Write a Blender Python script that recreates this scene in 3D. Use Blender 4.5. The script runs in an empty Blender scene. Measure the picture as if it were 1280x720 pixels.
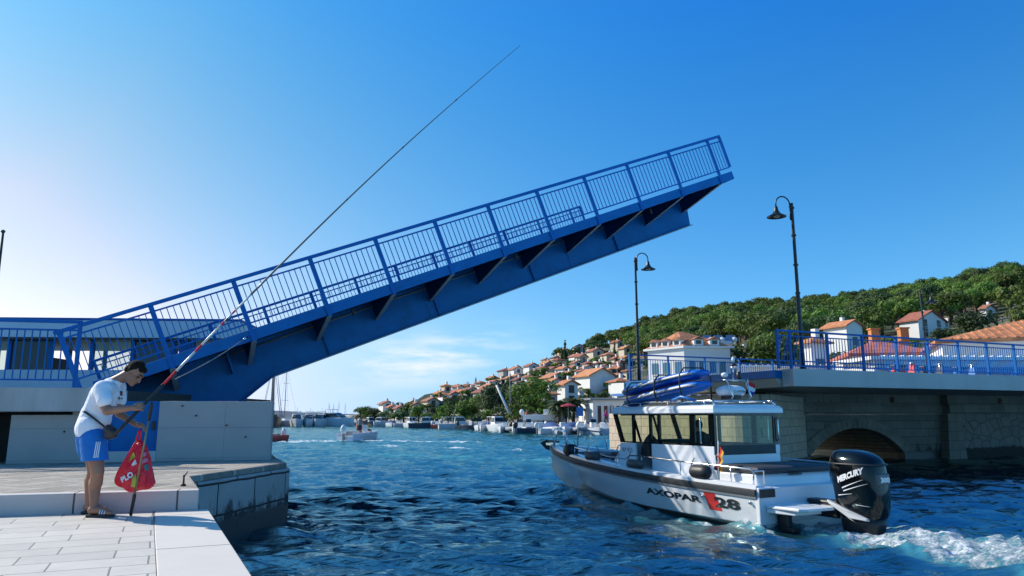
import bpy, bmesh, math, random
import numpy as np
from mathutils import Vector, Matrix, Euler, noise as mnoise
from mathutils.bvhtree import BVHTree
random.seed(7)
NR = np.random.default_rng(11)
sc = bpy.context.scene
col = sc.collection
R_ = math.radians

# ---------------------------------------------------------------- camera
FPX, PIT, ROL, HC = 928.5, 0.1726, 0.0027, 1.85
Fv = Vector((0, math.cos(PIT), math.sin(PIT)))
R0 = Vector((1, 0, 0)); U0 = R0.cross(Fv)
Rv = R0 * math.cos(ROL) - U0 * math.sin(ROL)
Uv = R0 * math.sin(ROL) + U0 * math.cos(ROL)
CAM = Vector((0, 0, HC))
cd = bpy.data.cameras.new('camera'); cam = bpy.data.objects.new('camera', cd); col.objects.link(cam)
cd.sensor_width = 36; cd.lens = 36 * FPX / 1280; cd.clip_start = 0.05; cd.clip_end = 20000
m = Matrix((Rv, Uv, -Fv)).transposed().to_4x4(); m.translation = CAM
cam.matrix_world = m
sc.camera = cam

# ---------------------------------------------------------------- light and sky
SUN_AZ, SUN_EL = R_(-66), R_(35)          # azimuth from +Y, clockwise
w = bpy.data.worlds.new('World'); sc.world = w; w.use_nodes = True
nt = w.node_tree; nt.nodes.clear()
N = nt.nodes.new; K = nt.links.new
out = N('ShaderNodeOutputWorld'); bg = N('ShaderNodeBackground'); sky = N('ShaderNodeTexSky')
sky.sky_type = 'NISHITA'; sky.sun_disc = False; sky.sun_elevation = SUN_EL; sky.sun_rotation = SUN_AZ
sky.altitude = 0; sky.air_density = 1.0; sky.dust_density = 0.6; sky.ozone_density = 2.5
# thin cirrus in the sky, placed by direction in the world
tc = N('ShaderNodeTexCoord'); sep = N('ShaderNodeSeparateXYZ'); K(tc.outputs['Generated'], sep.inputs[0])
def mth(op, a, b=None, c=None, clamp=False):
    n = N('ShaderNodeMath'); n.operation = op; n.use_clamp = clamp
    for i, v in enumerate((a, b, c)):
        if v is None: continue
        if isinstance(v, (int, float)): n.inputs[i].default_value = v
        else: K(v, n.inputs[i])
    return n.outputs[0]
mp = N('ShaderNodeMapping'); mp.inputs['Scale'].default_value = (3.2, 3.2, 17)
mp.inputs['Rotation'].default_value = (0, R_(14), 0)
K(tc.outputs['Generated'], mp.inputs[0])
nz = N('ShaderNodeTexNoise'); nz.inputs['Scale'].default_value = 2.2; nz.inputs['Detail'].default_value = 7; nz.inputs['Roughness'].default_value = .58
K(mp.outputs[0], nz.inputs[0])
svn = N('ShaderNodeCombineXYZ'); K(sep.outputs[0], svn.inputs[0]); K(sep.outputs[1], svn.inputs[1]); K(mth('MAXIMUM', sep.outputs[2], .085), svn.inputs[2])
svz = N('ShaderNodeVectorMath'); svz.operation = 'NORMALIZE'; K(svn.outputs[0], svz.inputs[0]); K(svz.outputs[0], sky.inputs[0])
def band(v, c, wd):
    return mth('SUBTRACT', 1, mth('DIVIDE', mth('ABSOLUTE', mth('SUBTRACT', v, c)), wd), clamp=True)
az_ = mth('DIVIDE', sep.outputs[0], sep.outputs[1])
elv = sep.outputs[2]
elc = mth('ADD', mth('MULTIPLY', az_, -0.10), mth('ADD', elv, 0))
mask = mth('MULTIPLY', band(az_, -0.12, 0.17), band(elc, 0.090, 0.045))
dens = mth('MULTIPLY', mth('SUBTRACT', nz.outputs[0], 0.43, clamp=True), 6.0, clamp=True)
cl = mth('MULTIPLY', mth('MULTIPLY', mask, dens), 1.0, clamp=True)
cl = mth('MULTIPLY', cl, mth('GREATER_THAN', sep.outputs[1], 0.0))
mix = N('ShaderNodeMix'); mix.data_type = 'RGBA'
# colour of the humid summer air: a smooth correction of the clear-sky model by height and by angle from the sun
dt_ = N('ShaderNodeVectorMath'); dt_.operation = 'DOT_PRODUCT'; K(tc.outputs['Generated'], dt_.inputs[0])
dt_.inputs[1].default_value = (math.sin(SUN_AZ) * math.cos(SUN_EL), math.cos(SUN_AZ) * math.cos(SUN_EL), math.sin(SUN_EL))
dd_ = mth('MAXIMUM', mth('MINIMUM', dt_.outputs['Value'], .82), -.1); zz_ = mth('MAXIMUM', mth('MINIMUM', elv, .5), 0)
z2_, d2_, zd_ = mth('MULTIPLY', zz_, zz_), mth('MULTIPLY', dd_, dd_), mth('MULTIPLY', zz_, dd_)
CF = [[-0.7811, -1.2208, -2.4915, -0.5673, 3.1678, -1.9461], [-0.1763, -0.1434, -0.2366, -0.3693, 0.4284, 0.396], [0.2071, -0.9717, 2.2578, -0.0479, -0.7386, 0.7333]]
cc_ = N('ShaderNodeCombineXYZ')
for i_, c_ in enumerate(CF):
    v_ = c_[0]
    for k_, t_ in zip(c_[1:], (zz_, z2_, dd_, d2_, zd_)): v_ = mth('ADD', mth('MULTIPLY', t_, k_), v_)
    K(mth('MINIMUM', mth('EXPONENT', v_), (1.0, 1.2, 1.38)[i_]), cc_.inputs[i_])
cm_ = N('ShaderNodeMix'); cm_.data_type = 'RGBA'; cm_.blend_type = 'MULTIPLY'; cm_.inputs[0].default_value = 1; K(sky.outputs[0], cm_.inputs[6]); K(cc_.outputs[0], cm_.inputs[7])
K(cl, mix.inputs[0]); K(cm_.outputs[2], mix.inputs[6]); mix.inputs[7].default_value = (6.3, 6.35, 6.5, 1)
K(mix.outputs[2], bg.inputs[0]); bg.inputs[1].default_value = 0.15
K(bg.outputs[0], out.inputs[0])

ld = bpy.data.lights.new('sun', 'SUN'); ld.energy = 5.0; ld.angle = R_(0.53); ld.color = (1, .92, .80)
sun = bpy.data.objects.new('sun', ld); col.objects.link(sun)
sd = Vector((math.sin(SUN_AZ) * math.cos(SUN_EL), math.cos(SUN_AZ) * math.cos(SUN_EL), math.sin(SUN_EL)))
sun.rotation_euler = sd.to_track_quat('Z', 'Y').to_euler(); sun.location = (-30, 10, 40)
vs = sc.view_settings
sc.display_settings.display_device = 'sRGB'
vs.view_transform = 'Standard'; vs.look = 'None'; vs.gamma = 1; vs.exposure = 0.12; vs.use_curve_mapping = False
sc.render.engine = 'CYCLES'
sc.cycles.use_denoising = True
sc.cycles.max_bounces = 6; sc.cycles.transparent_max_bounces = 12; sc.cycles.caustics_reflective = False
sc.cycles.caustics_refractive = False

# ---------------------------------------------------------------- geometry helpers
def ray(x, y):
    return Fv + Rv * ((x - 640) / FPX) - Uv * ((y - 360) / FPX)
def atD(x, y, D):
    v = ray(x, y); return CAM + v * (D / v.y)
def atZ(x, y, z):
    v = ray(x, y); return CAM + v * ((z - HC) / v.z)

def V(*a): return Vector(a)

class MB:
    def __init__(s): s.v = []; s.f = []; s.mi = []; s.cur = 0
    def add(s, vs, fs):
        o = len(s.v); s.v += [tuple(q) for q in vs]; s.f += [tuple(i + o for i in f) for f in fs]
        s.mi += [s.cur] * len(fs); return s
    def mat(s, i): s.cur = i; return s
    def hexa(s, p):      # 8 points: bottom ring 0-3 ccw, top ring 4-7
        return s.add(p, [(3, 2, 1, 0), (4, 5, 6, 7), (0, 1, 5, 4), (1, 2, 6, 5), (2, 3, 7, 6), (3, 0, 4, 7)])
    def box(s, c, sz, rot=0.0, tilt=None):
        x, y, z = [q / 2 for q in sz]
        ps = [V(-x, -y, -z), V(x, -y, -z), V(x, y, -z), V(-x, y, -z), V(-x, -y, z), V(x, -y, z), V(x, y, z), V(-x, y, z)]
        Mx = Euler(tilt).to_matrix() if tilt else Matrix.Rotation(rot, 3, 'Z')
        return s.hexa([Mx @ q + Vector(c) for q in ps])
    def obox(s, o, a, b, c):   # corner o and three edge vectors (right handed)
        o, a, b, c = map(Vector, (o, a, b, c))
        return s.hexa([o, o + a, o + a + b, o + b, o + c, o + a + c, o + a + b + c, o + b + c])
    def bar(s, p, q, w, h, up=(0, 0, 1)):
        p, q, up = Vector(p), Vector(q), Vector(up)
        d = (q - p).normalized(); sd_ = d.cross(up)
        if sd_.length < 1e-4: sd_ = d.cross(V(1, 0, 0))
        sd_.normalize(); u2 = sd_.cross(d)
        a = sd_ * w / 2; b = u2 * h / 2
        return s.hexa([p - a - b, p + a - b, q + a - b, q - a - b, p - a + b, p + a + b, q + a + b, q - a + b])
    def tube(s, pts, r, n=8, caps=True):
        pts = [Vector(p) for p in pts]; k = len(pts)
        rs = r if isinstance(r, (list, tuple)) else [r] * k
        vs = []; prev = None
        for i, p in enumerate(pts):
            t = (pts[min(i + 1, k - 1)] - pts[max(i - 1, 0)]).normalized()
            if prev is None:
                a = t.cross(V(0, 0, 1))
                if a.length < .05: a = t.cross(V(1, 0, 0))
            else: a = prev - t * prev.dot(t)
            a.normalize(); prev = a; b = t.cross(a)
            for j in range(n):
                an = 2 * math.pi * j / n
                vs.append(p + (a * math.cos(an) + b * math.sin(an)) * rs[i])
        fs = [(i * n + j, i * n + (j + 1) % n, (i + 1) * n + (j + 1) % n, (i + 1) * n + j) for i in range(k - 1) for j in range(n)]
        if caps: fs += [tuple(range(n))[::-1], tuple((k - 1) * n + j for j in range(n))]
        return s.add(vs, fs)
    def lathe(s, prof, c=(0, 0, 0), n=20, axis=None):
        c = Vector(c); M = Matrix.Identity(3)
        if axis is not None: M = Vector(axis).to_track_quat('Z', 'Y').to_matrix()
        vs = []
        for r, z in prof:
            for j in range(n):
                an = 2 * math.pi * j / n; vs.append(c + M @ V(r * math.cos(an), r * math.sin(an), z))
        k = len(prof)
        fs = [(i * n + j, i * n + (j + 1) % n, (i + 1) * n + (j + 1) % n, (i + 1) * n + j) for i in range(k - 1) for j in range(n)]
        fs += [tuple(range(n))[::-1], tuple((k - 1) * n + j for j in range(n))]
        return s.add(vs, fs)
    def prism(s, poly, ext):   # poly: list of 3d points, extruded along ext
        p = [Vector(q) for q in poly]; e = Vector(ext); n = len(p)
        return s.add(p + [q + e for q in p], [tuple(range(n))[::-1], tuple(range(n, 2 * n))] +
                     [(i, (i + 1) % n, n + (i + 1) % n, n + i) for i in range(n)])
    def loft(s, rings, caps=True, closed=True):
        n = len(rings[0]); k = len(rings); vs = [q for r in rings for q in r]
        m_ = n if closed else n - 1
        fs = [(i * n + j, i * n + (j + 1) % n, (i + 1) * n + (j + 1) % n, (i + 1) * n + j) for i in range(k - 1) for j in range(m_)]
        if caps: fs += [tuple(range(n))[::-1], tuple((k - 1) * n + j for j in range(n))]
        return s.add(vs, fs)
    def ellip(s, c, r, n=14, k=9, rot=None):
        c = Vector(c); vs = []; M = rot or Matrix.Identity(3)
        for i in range(k + 1):
            ph = math.pi * i / k
            for j in range(n):
                th = 2 * math.pi * j / n
                vs.append(c + M @ V(r[0] * math.sin(ph) * math.cos(th), r[1] * math.sin(ph) * math.sin(th), -r[2] * math.cos(ph)))
        fs = [(i * n + j, i * n + (j + 1) % n, (i + 1) * n + (j + 1) % n, (i + 1) * n + j) for i in range(k) for j in range(n)]
        return s.add(vs, fs)
    def mesh(s, name):
        me = bpy.data.meshes.new(name); me.from_pydata(s.v, [], s.f); me.update(); return me
    def build(s, name, mat, parent=None, smooth=False, bevel=0, seg=2, fix=True):
        """vertices are in world space; they are stored relative to the root thing"""
        off = Vector((0, 0, 0)); p = parent
        while p is not None: off = off + p.location; p = p.parent
        me = bpy.data.meshes.new(name)
        me.from_pydata([(a - off.x, b - off.y, c - off.z) for a, b, c in s.v], [], s.f)
        mats = mat if isinstance(mat, (list, tuple)) else [mat]
        for q in mats: me.materials.append(q)
        if len(mats) > 1: me.polygons.foreach_set('material_index', s.mi)
        if fix or bevel:
            bm = bmesh.new(); bm.from_mesh(me)
            bmesh.ops.remove_doubles(bm, verts=bm.verts, dist=1e-5)
            bmesh.ops.recalc_face_normals(bm, faces=bm.faces)
            if bevel:
                ed = [e for e in bm.edges if len(e.link_faces) == 2 and e.calc_face_angle(0) > .6]
                bmesh.ops.bevel(bm, geom=ed, offset=bevel, segments=seg, affect='EDGES', profile=.5)
            bm.to_mesh(me); bm.free()
        if smooth: me.polygons.foreach_set('use_smooth', [True] * len(me.polygons))
        me.update()
        o = bpy.data.objects.new(name, me); col.objects.link(o)
        if smooth == 'auto':
            try:
                me.set_sharp_from_angle(angle=R_(35))
            except Exception: pass
        if parent: o.parent = parent
        return o

def tag(o, label=None, cat=None, group=None, kind=None):
    if label: o['label'] = label
    if cat: o['category'] = cat
    if group: o['group'] = group
    if kind: o['kind'] = kind
    return o
def thing(name, label, cat, loc=(0, 0, 0), group=None):
    o = bpy.data.objects.new(name, None); col.objects.link(o); o.location = loc; o.empty_display_size = .2
    return tag(o, label, cat, group)
def copy_tree(o, parent=None):
    c = o.copy(); col.objects.link(c)
    if parent is not None: c.parent = parent
    for ch in list(o.children): copy_tree(ch, c)
    return c

# ---------------------------------------------------------------- materials
def newmat(name):
    m = bpy.data.materials.new(name); m.use_nodes = True; t = m.node_tree; t.nodes.clear()
    o = t.nodes.new('ShaderNodeOutputMaterial'); b = t.nodes.new('ShaderNodeBsdfPrincipled')
    t.links.new(b.outputs[0], o.inputs[0]); return m, t, b, o
class NT:
    def __init__(s, t): s.t = t
    def n(s, ty, **kw):
        x = s.t.nodes.new(ty)
        for k, v in kw.items(): setattr(x, k, v)
        return x
    def l(s, a, b): s.t.links.new(a, b)
    def math(s, op, a, b=None, clamp=False):
        n = s.n('ShaderNodeMath', operation=op, use_clamp=clamp)
        for i, v in enumerate((a, b)):
            if v is None: continue
            if isinstance(v, (int, float)): n.inputs[i].default_value = v
            else: s.l(v, n.inputs[i])
        return n.outputs[0]
    def mix(s, f, a, b, mode='MIX'):
        n = s.n('ShaderNodeMix', data_type='RGBA', blend_type=mode)
        for i, v in ((0, f), (6, a), (7, b)):
            if isinstance(v, (int, float)): n.inputs[i].default_value = v
            elif isinstance(v, (tuple, list)): n.inputs[i].default_value = (*v[:3], 1)
            else: s.l(v, n.inputs[i])
        return n.outputs[2]
    def noise(s, vec, scale, detail=4, rough=.55):
        n = s.n('ShaderNodeTexNoise'); n.inputs['Scale'].default_value = scale
        n.inputs['Detail'].default_value = detail; n.inputs['Roughness'].default_value = rough
        if vec is not None: s.l(vec, n.inputs[0])
        return n.outputs[0]
    def ramp(s, f, stops):
        n = s.n('ShaderNodeValToRGB'); e = n.color_ramp.elements
        while len(e) < len(stops): e.new(.5)
        for i, (p, c) in enumerate(stops):
            e[i].position = p; e[i].color = (*c, 1) if len(c) == 3 else c
        s.l(f, n.inputs[0]); return n.outputs[0]
    def bump(s, h, b, strength=.3, dist=.02):
        n = s.n('ShaderNodeBump'); n.inputs['Strength'].default_value = strength; n.inputs['Distance'].default_value = dist
        s.l(h, n.inputs['Height']); s.l(n.outputs[0], b.inputs['Normal'])
def pm(name, c, rough=.6, var=.12, scale=3.0, metal=0.0, bump=.0, bscale=30, bdist=.01, dirt=None, damt=.5, dscale=1.5, rnd=0.0, coat=0.0, vstreak=False, spec=None):
    m, t, b, o = newmat(name); g = NT(t)
    tc = g.n('ShaderNodeTexCoord').outputs['Object']
    n1 = g.noise(tc, scale, 5)
    lo = tuple(q * (1 - var) for q in c); hi = tuple(min(1, q * (1 + var)) for q in c)
    cc = g.mix(g.math('MULTIPLY', g.math('SUBTRACT', n1, .3), 2.2, True), lo, hi)
    if dirt:
        mp = g.n('ShaderNodeMapping'); g.l(tc, mp.inputs[0])
        if vstreak: mp.inputs['Scale'].default_value = (1, 1, .12)
        d = g.noise(mp.outputs[0], dscale, 8, .65)
        cc = g.mix(g.math('MULTIPLY', g.math('SUBTRACT', d, .5, True), damt * 6, True), cc, dirt)
    if rnd:
        oi = g.n('ShaderNodeObjectInfo'); h = g.n('ShaderNodeHueSaturation')
        g.l(g.math('ADD', g.math('MULTIPLY', oi.outputs['Random'], rnd), 1 - rnd / 2), h.inputs['Value'])
        g.l(g.math('ADD', g.math('MULTIPLY', oi.outputs['Random'], rnd * .06), .5 - rnd * .03), h.inputs['Hue'])
        g.l(cc, h.inputs['Color']); cc = h.outputs[0]
    g.l(cc, b.inputs['Base Color'])
    b.inputs['Roughness'].default_value = rough; b.inputs['Metallic'].default_value = metal
    if coat: b.inputs['Coat Weight'].default_value = coat
    if spec is not None: b.inputs['Specular IOR Level'].default_value = spec
    if bump: g.bump(g.noise(tc, bscale, 5), b, bump, bdist)
    return m
def emis_free_glass(name, tint=(.5, .6, .55), amt=.55, rough=.03):
    m, t, b, o = newmat(name); g = NT(t); t.nodes.remove(b)
    tr = g.n('ShaderNodeBsdfTransparent'); tr.inputs[0].default_value = (*tint, 1)
    gl = g.n('ShaderNodeBsdfGlossy'); gl.inputs['Roughness'].default_value = rough
    ge = g.n('ShaderNodeNewGeometry'); dp = g.n('ShaderNodeVectorMath', operation='DOT_PRODUCT'); g.l(ge.outputs['Normal'], dp.inputs[0]); g.l(ge.outputs['Incoming'], dp.inputs[1])
    fres = g.math('ADD', .035, g.math('MULTIPLY', g.math('POWER', g.math('SUBTRACT', 1, g.math('ABSOLUTE', dp.outputs['Value']), True), 5), .8))
    mx = g.n('ShaderNodeMixShader'); g.l(fres, mx.inputs[0])
    g.l(tr.outputs[0], mx.inputs[1]); g.l(gl.outputs[0], mx.inputs[2]); g.l(mx.outputs[0], o.inputs[0])
    return m

M = {}
M['blue'] = pm('blue_paint', (.0015, .14, .40), .5, .10, 2.0, spec=.22, dirt=(.008, .07, .16), damt=.35, dscale=3, bump=.05, bscale=40, bdist=.003)
M['bluelight'] = pm('blue_paint_lighter', (.03, .19, .55), .35, .08, 2.0)
M['railblue'] = pm('railing_paint', (.002, .12, .40), .5, .08, 4, spec=.2)
M['steeledge'] = pm('bare_flange_edge', (.30, .33, .36), .5, .2, 6)
M['concrete'] = pm('concrete', (.52, .465, .425), .85, .16, 1.6, bump=.35, bscale=50, bdist=.006, dirt=(.22, .20, .17), damt=.55, dscale=1.4, vstreak=True)
M['concretew'] = pm('concrete_pale', (.58, .53, .485), .8, .08, 1.2, bump=.2, bscale=60, bdist=.003, dirt=(.30, .27, .23), damt=.45, dscale=1.3, vstreak=True)
M['asphalt'] = pm('asphalt', (.06, .06, .06), .9, .2, 8)
M['white'] = pm('white_paint', (.80, .80, .78), .5, .04, 3)
M['gel'] = pm('white_gelcoat', (.80, .82, .84), .22, .03, 2, coat=.15)
M['black'] = pm('black_plastic', (.018, .019, .021), .45, .2, 8)
M['blackg'] = pm('black_gloss', (.003, .0035, .0045), .09, .1, 3)
M['dgrey'] = pm('dark_grey', (.045, .048, .052), .6, .15, 6, bump=.1, bscale=80, bdist=.002)
M['grey'] = pm('mid_grey', (.22, .23, .24), .5, .1, 5)
M['steel'] = pm('stainless_steel', (.62, .63, .65), .18, .05, 4, metal=1.0)
M['lampblack'] = pm('lamp_post_paint', (.012, .014, .016), .4, .15, 6)
M['glass'] = emis_free_glass('tinted_glass', (.78, .84, .82))
M['cabglass'] = emis_free_glass('cabin_glass', (.84, .89, .83))
M['darkglass'] = pm('dark_window_glass', (.02, .028, .035), .06, .2, 3)
M['red'] = pm('red_paint', (.62, .02, .02), .45, .08, 5)
M['textwhite'] = pm('white_lettering', (.8, .8, .8), .4, .02)
M['textblack'] = pm('black_lettering', (.012, .013, .015), .35, .02)
# ---------------------------------------------------------------- stone materials
def ashlar(name, c1, c2, mortar, bw, rh, mort=.012, angle=0.0, vertical=True, rough=.85, stain_shade=None, wet=None, wetz=.35, bumpd=.01, off=.5, var=.5, nscale=2.5):
    """stone blocks: in a vertical face (u along angle, v up) or flat on the ground"""
    m, t, b, o = newmat(name); g = NT(t)
    geo = g.n('ShaderNodeNewGeometry'); mp = g.n('ShaderNodeMapping'); g.l(geo.outputs['Position'], mp.inputs[0])
    mp.inputs['Rotation'].default_value = (0, 0, -angle)
    sp = g.n('ShaderNodeSeparateXYZ'); g.l(mp.outputs[0], sp.inputs[0])
    cb = g.n('ShaderNodeCombineXYZ'); g.l(sp.outputs[0], cb.inputs[0])
    g.l(sp.outputs[2] if vertical else sp.outputs[1], cb.inputs[1])
    wob = g.noise(geo.outputs['Position'], 3, 3); 
    br = g.n('ShaderNodeTexBrick'); br.offset = off; br.squash = 1.0
    ad = g.n('ShaderNodeVectorMath', operation='ADD'); sc_ = g.n('ShaderNodeVectorMath', operation='SCALE')
    wn = g.n('ShaderNodeTexNoise'); wn.inputs['Scale'].default_value = 2.5; g.l(geo.outputs['Position'], wn.inputs[0])
    g.l(wn.outputs['Color'], sc_.inputs[0]); sc_.inputs['Scale'].default_value = mort * 1.6
    g.l(cb.outputs[0], ad.inputs[0]); g.l(sc_.outputs[0], ad.inputs[1]); g.l(ad.outputs[0], br.inputs['Vector'])
    br.inputs['Color1'].default_value = (*c1, 1); br.inputs['Color2'].default_value = (*c2, 1); br.inputs['Mortar'].default_value = (*mortar, 1)
    br.inputs['Scale'].default_value = 1; br.inputs['Brick Width'].default_value = bw; br.inputs['Row Height'].default_value = rh
    br.inputs['Mortar Size'].default_value = mort; br.inputs['Mortar Smooth'].default_value = .3; br.inputs['Bias'].default_value = 0
    n1 = g.noise(geo.outputs['Position'], nscale, 8, .65)
    c = g.mix(g.math('MULTIPLY', g.math('SUBTRACT', n1, .35), 2, True), g.mix(var, br.outputs[0], (0.0, 0.0, 0.0), 'MULTIPLY') if False else g.mix(1.0, br.outputs[0], (1 - var * .5,) * 3, 'MULTIPLY'), br.outputs[0])
    if stain_shade:
        mp2 = g.n('ShaderNodeMapping'); g.l(geo.outputs['Position'], mp2.inputs[0]); mp2.inputs['Scale'].default_value = (1, 1, .55)
        d = g.noise(mp2.outputs[0], 3.2, 10, .72)
        zz = g.n('ShaderNodeSeparateXYZ'); g.l(geo.outputs['Position'], zz.inputs[0])
        lo, hi = stain_shade[1], stain_shade[2]
        k = g.math('DIVIDE', g.math('SUBTRACT', hi, zz.outputs[2]), hi - lo, True)
        f = g.math('MULTIPLY', g.math('SUBTRACT', g.math('ADD', d, g.math('MULTIPLY', k, .5)), .70, True), 8, True)
        c = g.mix(f, c, stain_shade[0])
    if wet:
        zz = g.n('ShaderNodeSeparateXYZ'); g.l(geo.outputs['Position'], zz.inputs[0])
        f = g.math('MULTIPLY', g.math('SUBTRACT', g.math('ADD', wetz, g.math('MULTIPLY', wob, .12)), zz.outputs[2]), 14, True)
        c = g.mix(f, c, wet)
        g.l(g.math('SUBTRACT', rough, g.math('MULTIPLY', f, .45)), b.inputs['Roughness'])
    else: b.inputs['Roughness'].default_value = rough
    g.l(c, b.inputs['Base Color'])
    hgt = g.math('ADD', g.math('MULTIPLY', br.outputs['Fac'], -1.0), g.math('MULTIPLY', g.noise(geo.outputs['Position'], 22, 6, .7), .6))
    g.bump(hgt, b, .6, bumpd)
    return m
AX = R_(90 - 65)      # bridge axis angle in the ground plane
M['paving'] = ashlar('pale_paving', (.72, .66, .575), (.61, .56, .49), (.27, .25, .22), .62, .352, .008, AX, False, .6, bumpd=.004, off=.37, var=.34, nscale=4)
M['kerbstone'] = ashlar('kerb_stone', (.74, .68, .60), (.68, .625, .55), (.15, .14, .13), 2.2, 1.8, .012, AX + R_(90), False, .65, bumpd=.003, var=.16)
M['riser'] = ashlar('step_riser_stone', (.66, .58, .53), (.62, .56, .51), (.12, .11, .10), 1.02, 4, .012, R_(14), True, .7, bumpd=.004, var=.2)
M['cobble'] = ashlar('old_quay_slabs', (.56, .49, .40), (.33, .295, .245), (.66, .60, .52), .95, .62, .045, R_(76), False, .85, bumpd=.03, off=.4, var=.9, nscale=9)
M['quayface'] = ashlar('quay_ashlar', (.58, .54, .50), (.50, .465, .43), (.04, .038, .035), 1.15, .46, .018, R_(80), True, .8, stain_shade=((.04, .037, .033), .1, .92), wet=(.06, .053, .042), wetz=.33, bumpd=.02, var=.5)
M['pier'] = ashlar('pier_ashlar', (.72, .58, .45), (.62, .50, .39), (.30, .26, .21), .46, .30, .012, R_(115), True, .85, wet=(.10, .09, .07), wetz=.28, bumpd=.015, var=.3)
M['archwall'] = ashlar('arch_wall_ashlar', (.27, .245, .21), (.19, .17, .15), (.11, .10, .085), .95, .335, .012, AX, True, .85, stain_shade=((.05, .045, .04), -.4, 1.2), wet=(.035, .033, .03), wetz=.36, bumpd=.015, var=.55)  # dark blotches put deep shade under the deck, and wet, into the stone colour
M['upperwall'] = ashlar('ledge_ashlar', (.33, .29, .24), (.235, .21, .175), (.12, .11, .09), .95, .405, .012, AX, True, .85, bumpd=.012, var=.5)

def voronoi_stone(name, c1, c2, scale=1.7, wetz=.4):
    m, t, b, o = newmat(name); g = NT(t)
    geo = g.n('ShaderNodeNewGeometry'); mp = g.n('ShaderNodeMapping'); g.l(geo.outputs['Position'], mp.inputs[0])
    mp.inputs['Scale'].default_value = (1, 1, 1.35)
    v = g.n('ShaderNodeTexVoronoi', feature='DISTANCE_TO_EDGE'); v.inputs['Scale'].default_value = scale; g.l(mp.outputs[0], v.inputs[0])
    v2 = g.n('ShaderNodeTexVoronoi'); v2.inputs['Scale'].default_value = scale; g.l(mp.outputs[0], v2.inputs[0])
    c = g.mix(v2.outputs['Color'], c1, c2)
    c = g.mix(g.math('MULTIPLY', g.noise(geo.outputs['Position'], 6, 7, .7), 1.0), c, tuple(q * .6 for q in c1))
    c = g.mix(g.math('SUBTRACT', 1, g.math('MULTIPLY', v.outputs[0], 18, True)), c, (.09, .085, .075))
    zz = g.n('ShaderNodeSeparateXYZ'); g.l(geo.outputs['Position'], zz.inputs[0])
    f = g.math('MULTIPLY', g.math('SUBTRACT', g.math('ADD', wetz, g.math('MULTIPLY', g.noise(geo.outputs['Position'], 3), .25)), zz.outputs[2]), 12, True)
    c = g.mix(f, c, (.035, .033, .03))
    g.l(c, b.inputs['Base Color']); b.inputs['Roughness'].default_value = .85
    g.bump(g.math('ADD', g.math('MULTIPLY', v.outputs[0], 6, True), g.noise(geo.outputs['Position'], 20, 5)), b, .7, .03)
    return m
M['rubble'] = voronoi_stone('rubble_masonry', (.33, .305, .27), (.225, .21, .19))
M['vault'] = ashlar('vault_stone', (.52, .41, .28), (.43, .34, .24), (.10, .08, .06), .5, .16, .015, AX + R_(90), True, .8, wet=(.09, .08, .05), wetz=.3, bumpd=.03, var=.6)

# ---------------------------------------------------------------- water
def wave_height(x, y, cell):
    rs = np.random.default_rng(5); z = np.zeros_like(x)
    for i in range(70):
        lam = 0.34 * (1.062 ** i) if i < 62 else 9 + i * .1
        lam = min(lam, 9.5)
        th = R_(262) + rs.normal(0, .42)
        k = 2 * math.pi / lam; a = .0123 * (lam / 1.3) ** .35 if lam < 1.3 else .0123 * (1.3 / lam) ** .5
        ph = rs.uniform(0, 6.28); arg = k * (x * math.cos(th) + y * math.sin(th)) + ph
        wgt = np.clip((lam / cell - 2.2) / 2.0, 0, 1)
        s = np.sin(arg); z += wgt * a * (s + .25 * np.cos(2 * arg))
    return z
BC = np.array([5.22, 13.42]); BF = np.array([-.469, .883]); BP = np.array([-.883, -.469])
def vnoise(x, y, sc_, seed=0):
    """cheap value noise on numpy arrays"""
    r = np.random.default_rng(seed); G = r.random((256, 256)); X = x * sc_; Y = y * sc_
    xi = np.floor(X).astype(int); yi = np.floor(Y).astype(int); fx = X - xi; fy = Y - yi
    fx = fx * fx * (3 - 2 * fx); fy = fy * fy * (3 - 2 * fy)
    g = lambda a, b: G[a % 256, b % 256]
    return (g(xi, yi) * (1 - fx) + g(xi + 1, yi) * fx) * (1 - fy) + (g(xi, yi + 1) * (1 - fx) + g(xi + 1, yi + 1) * fx) * fy
def fbm(x, y, s, o=4, seed=0):
    z = 0; a = .5
    for i in range(o): z = z + a * vnoise(x, y, s * 2 ** i, seed + i); a *= .5
    return z / (1 - .5 ** o)
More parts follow.
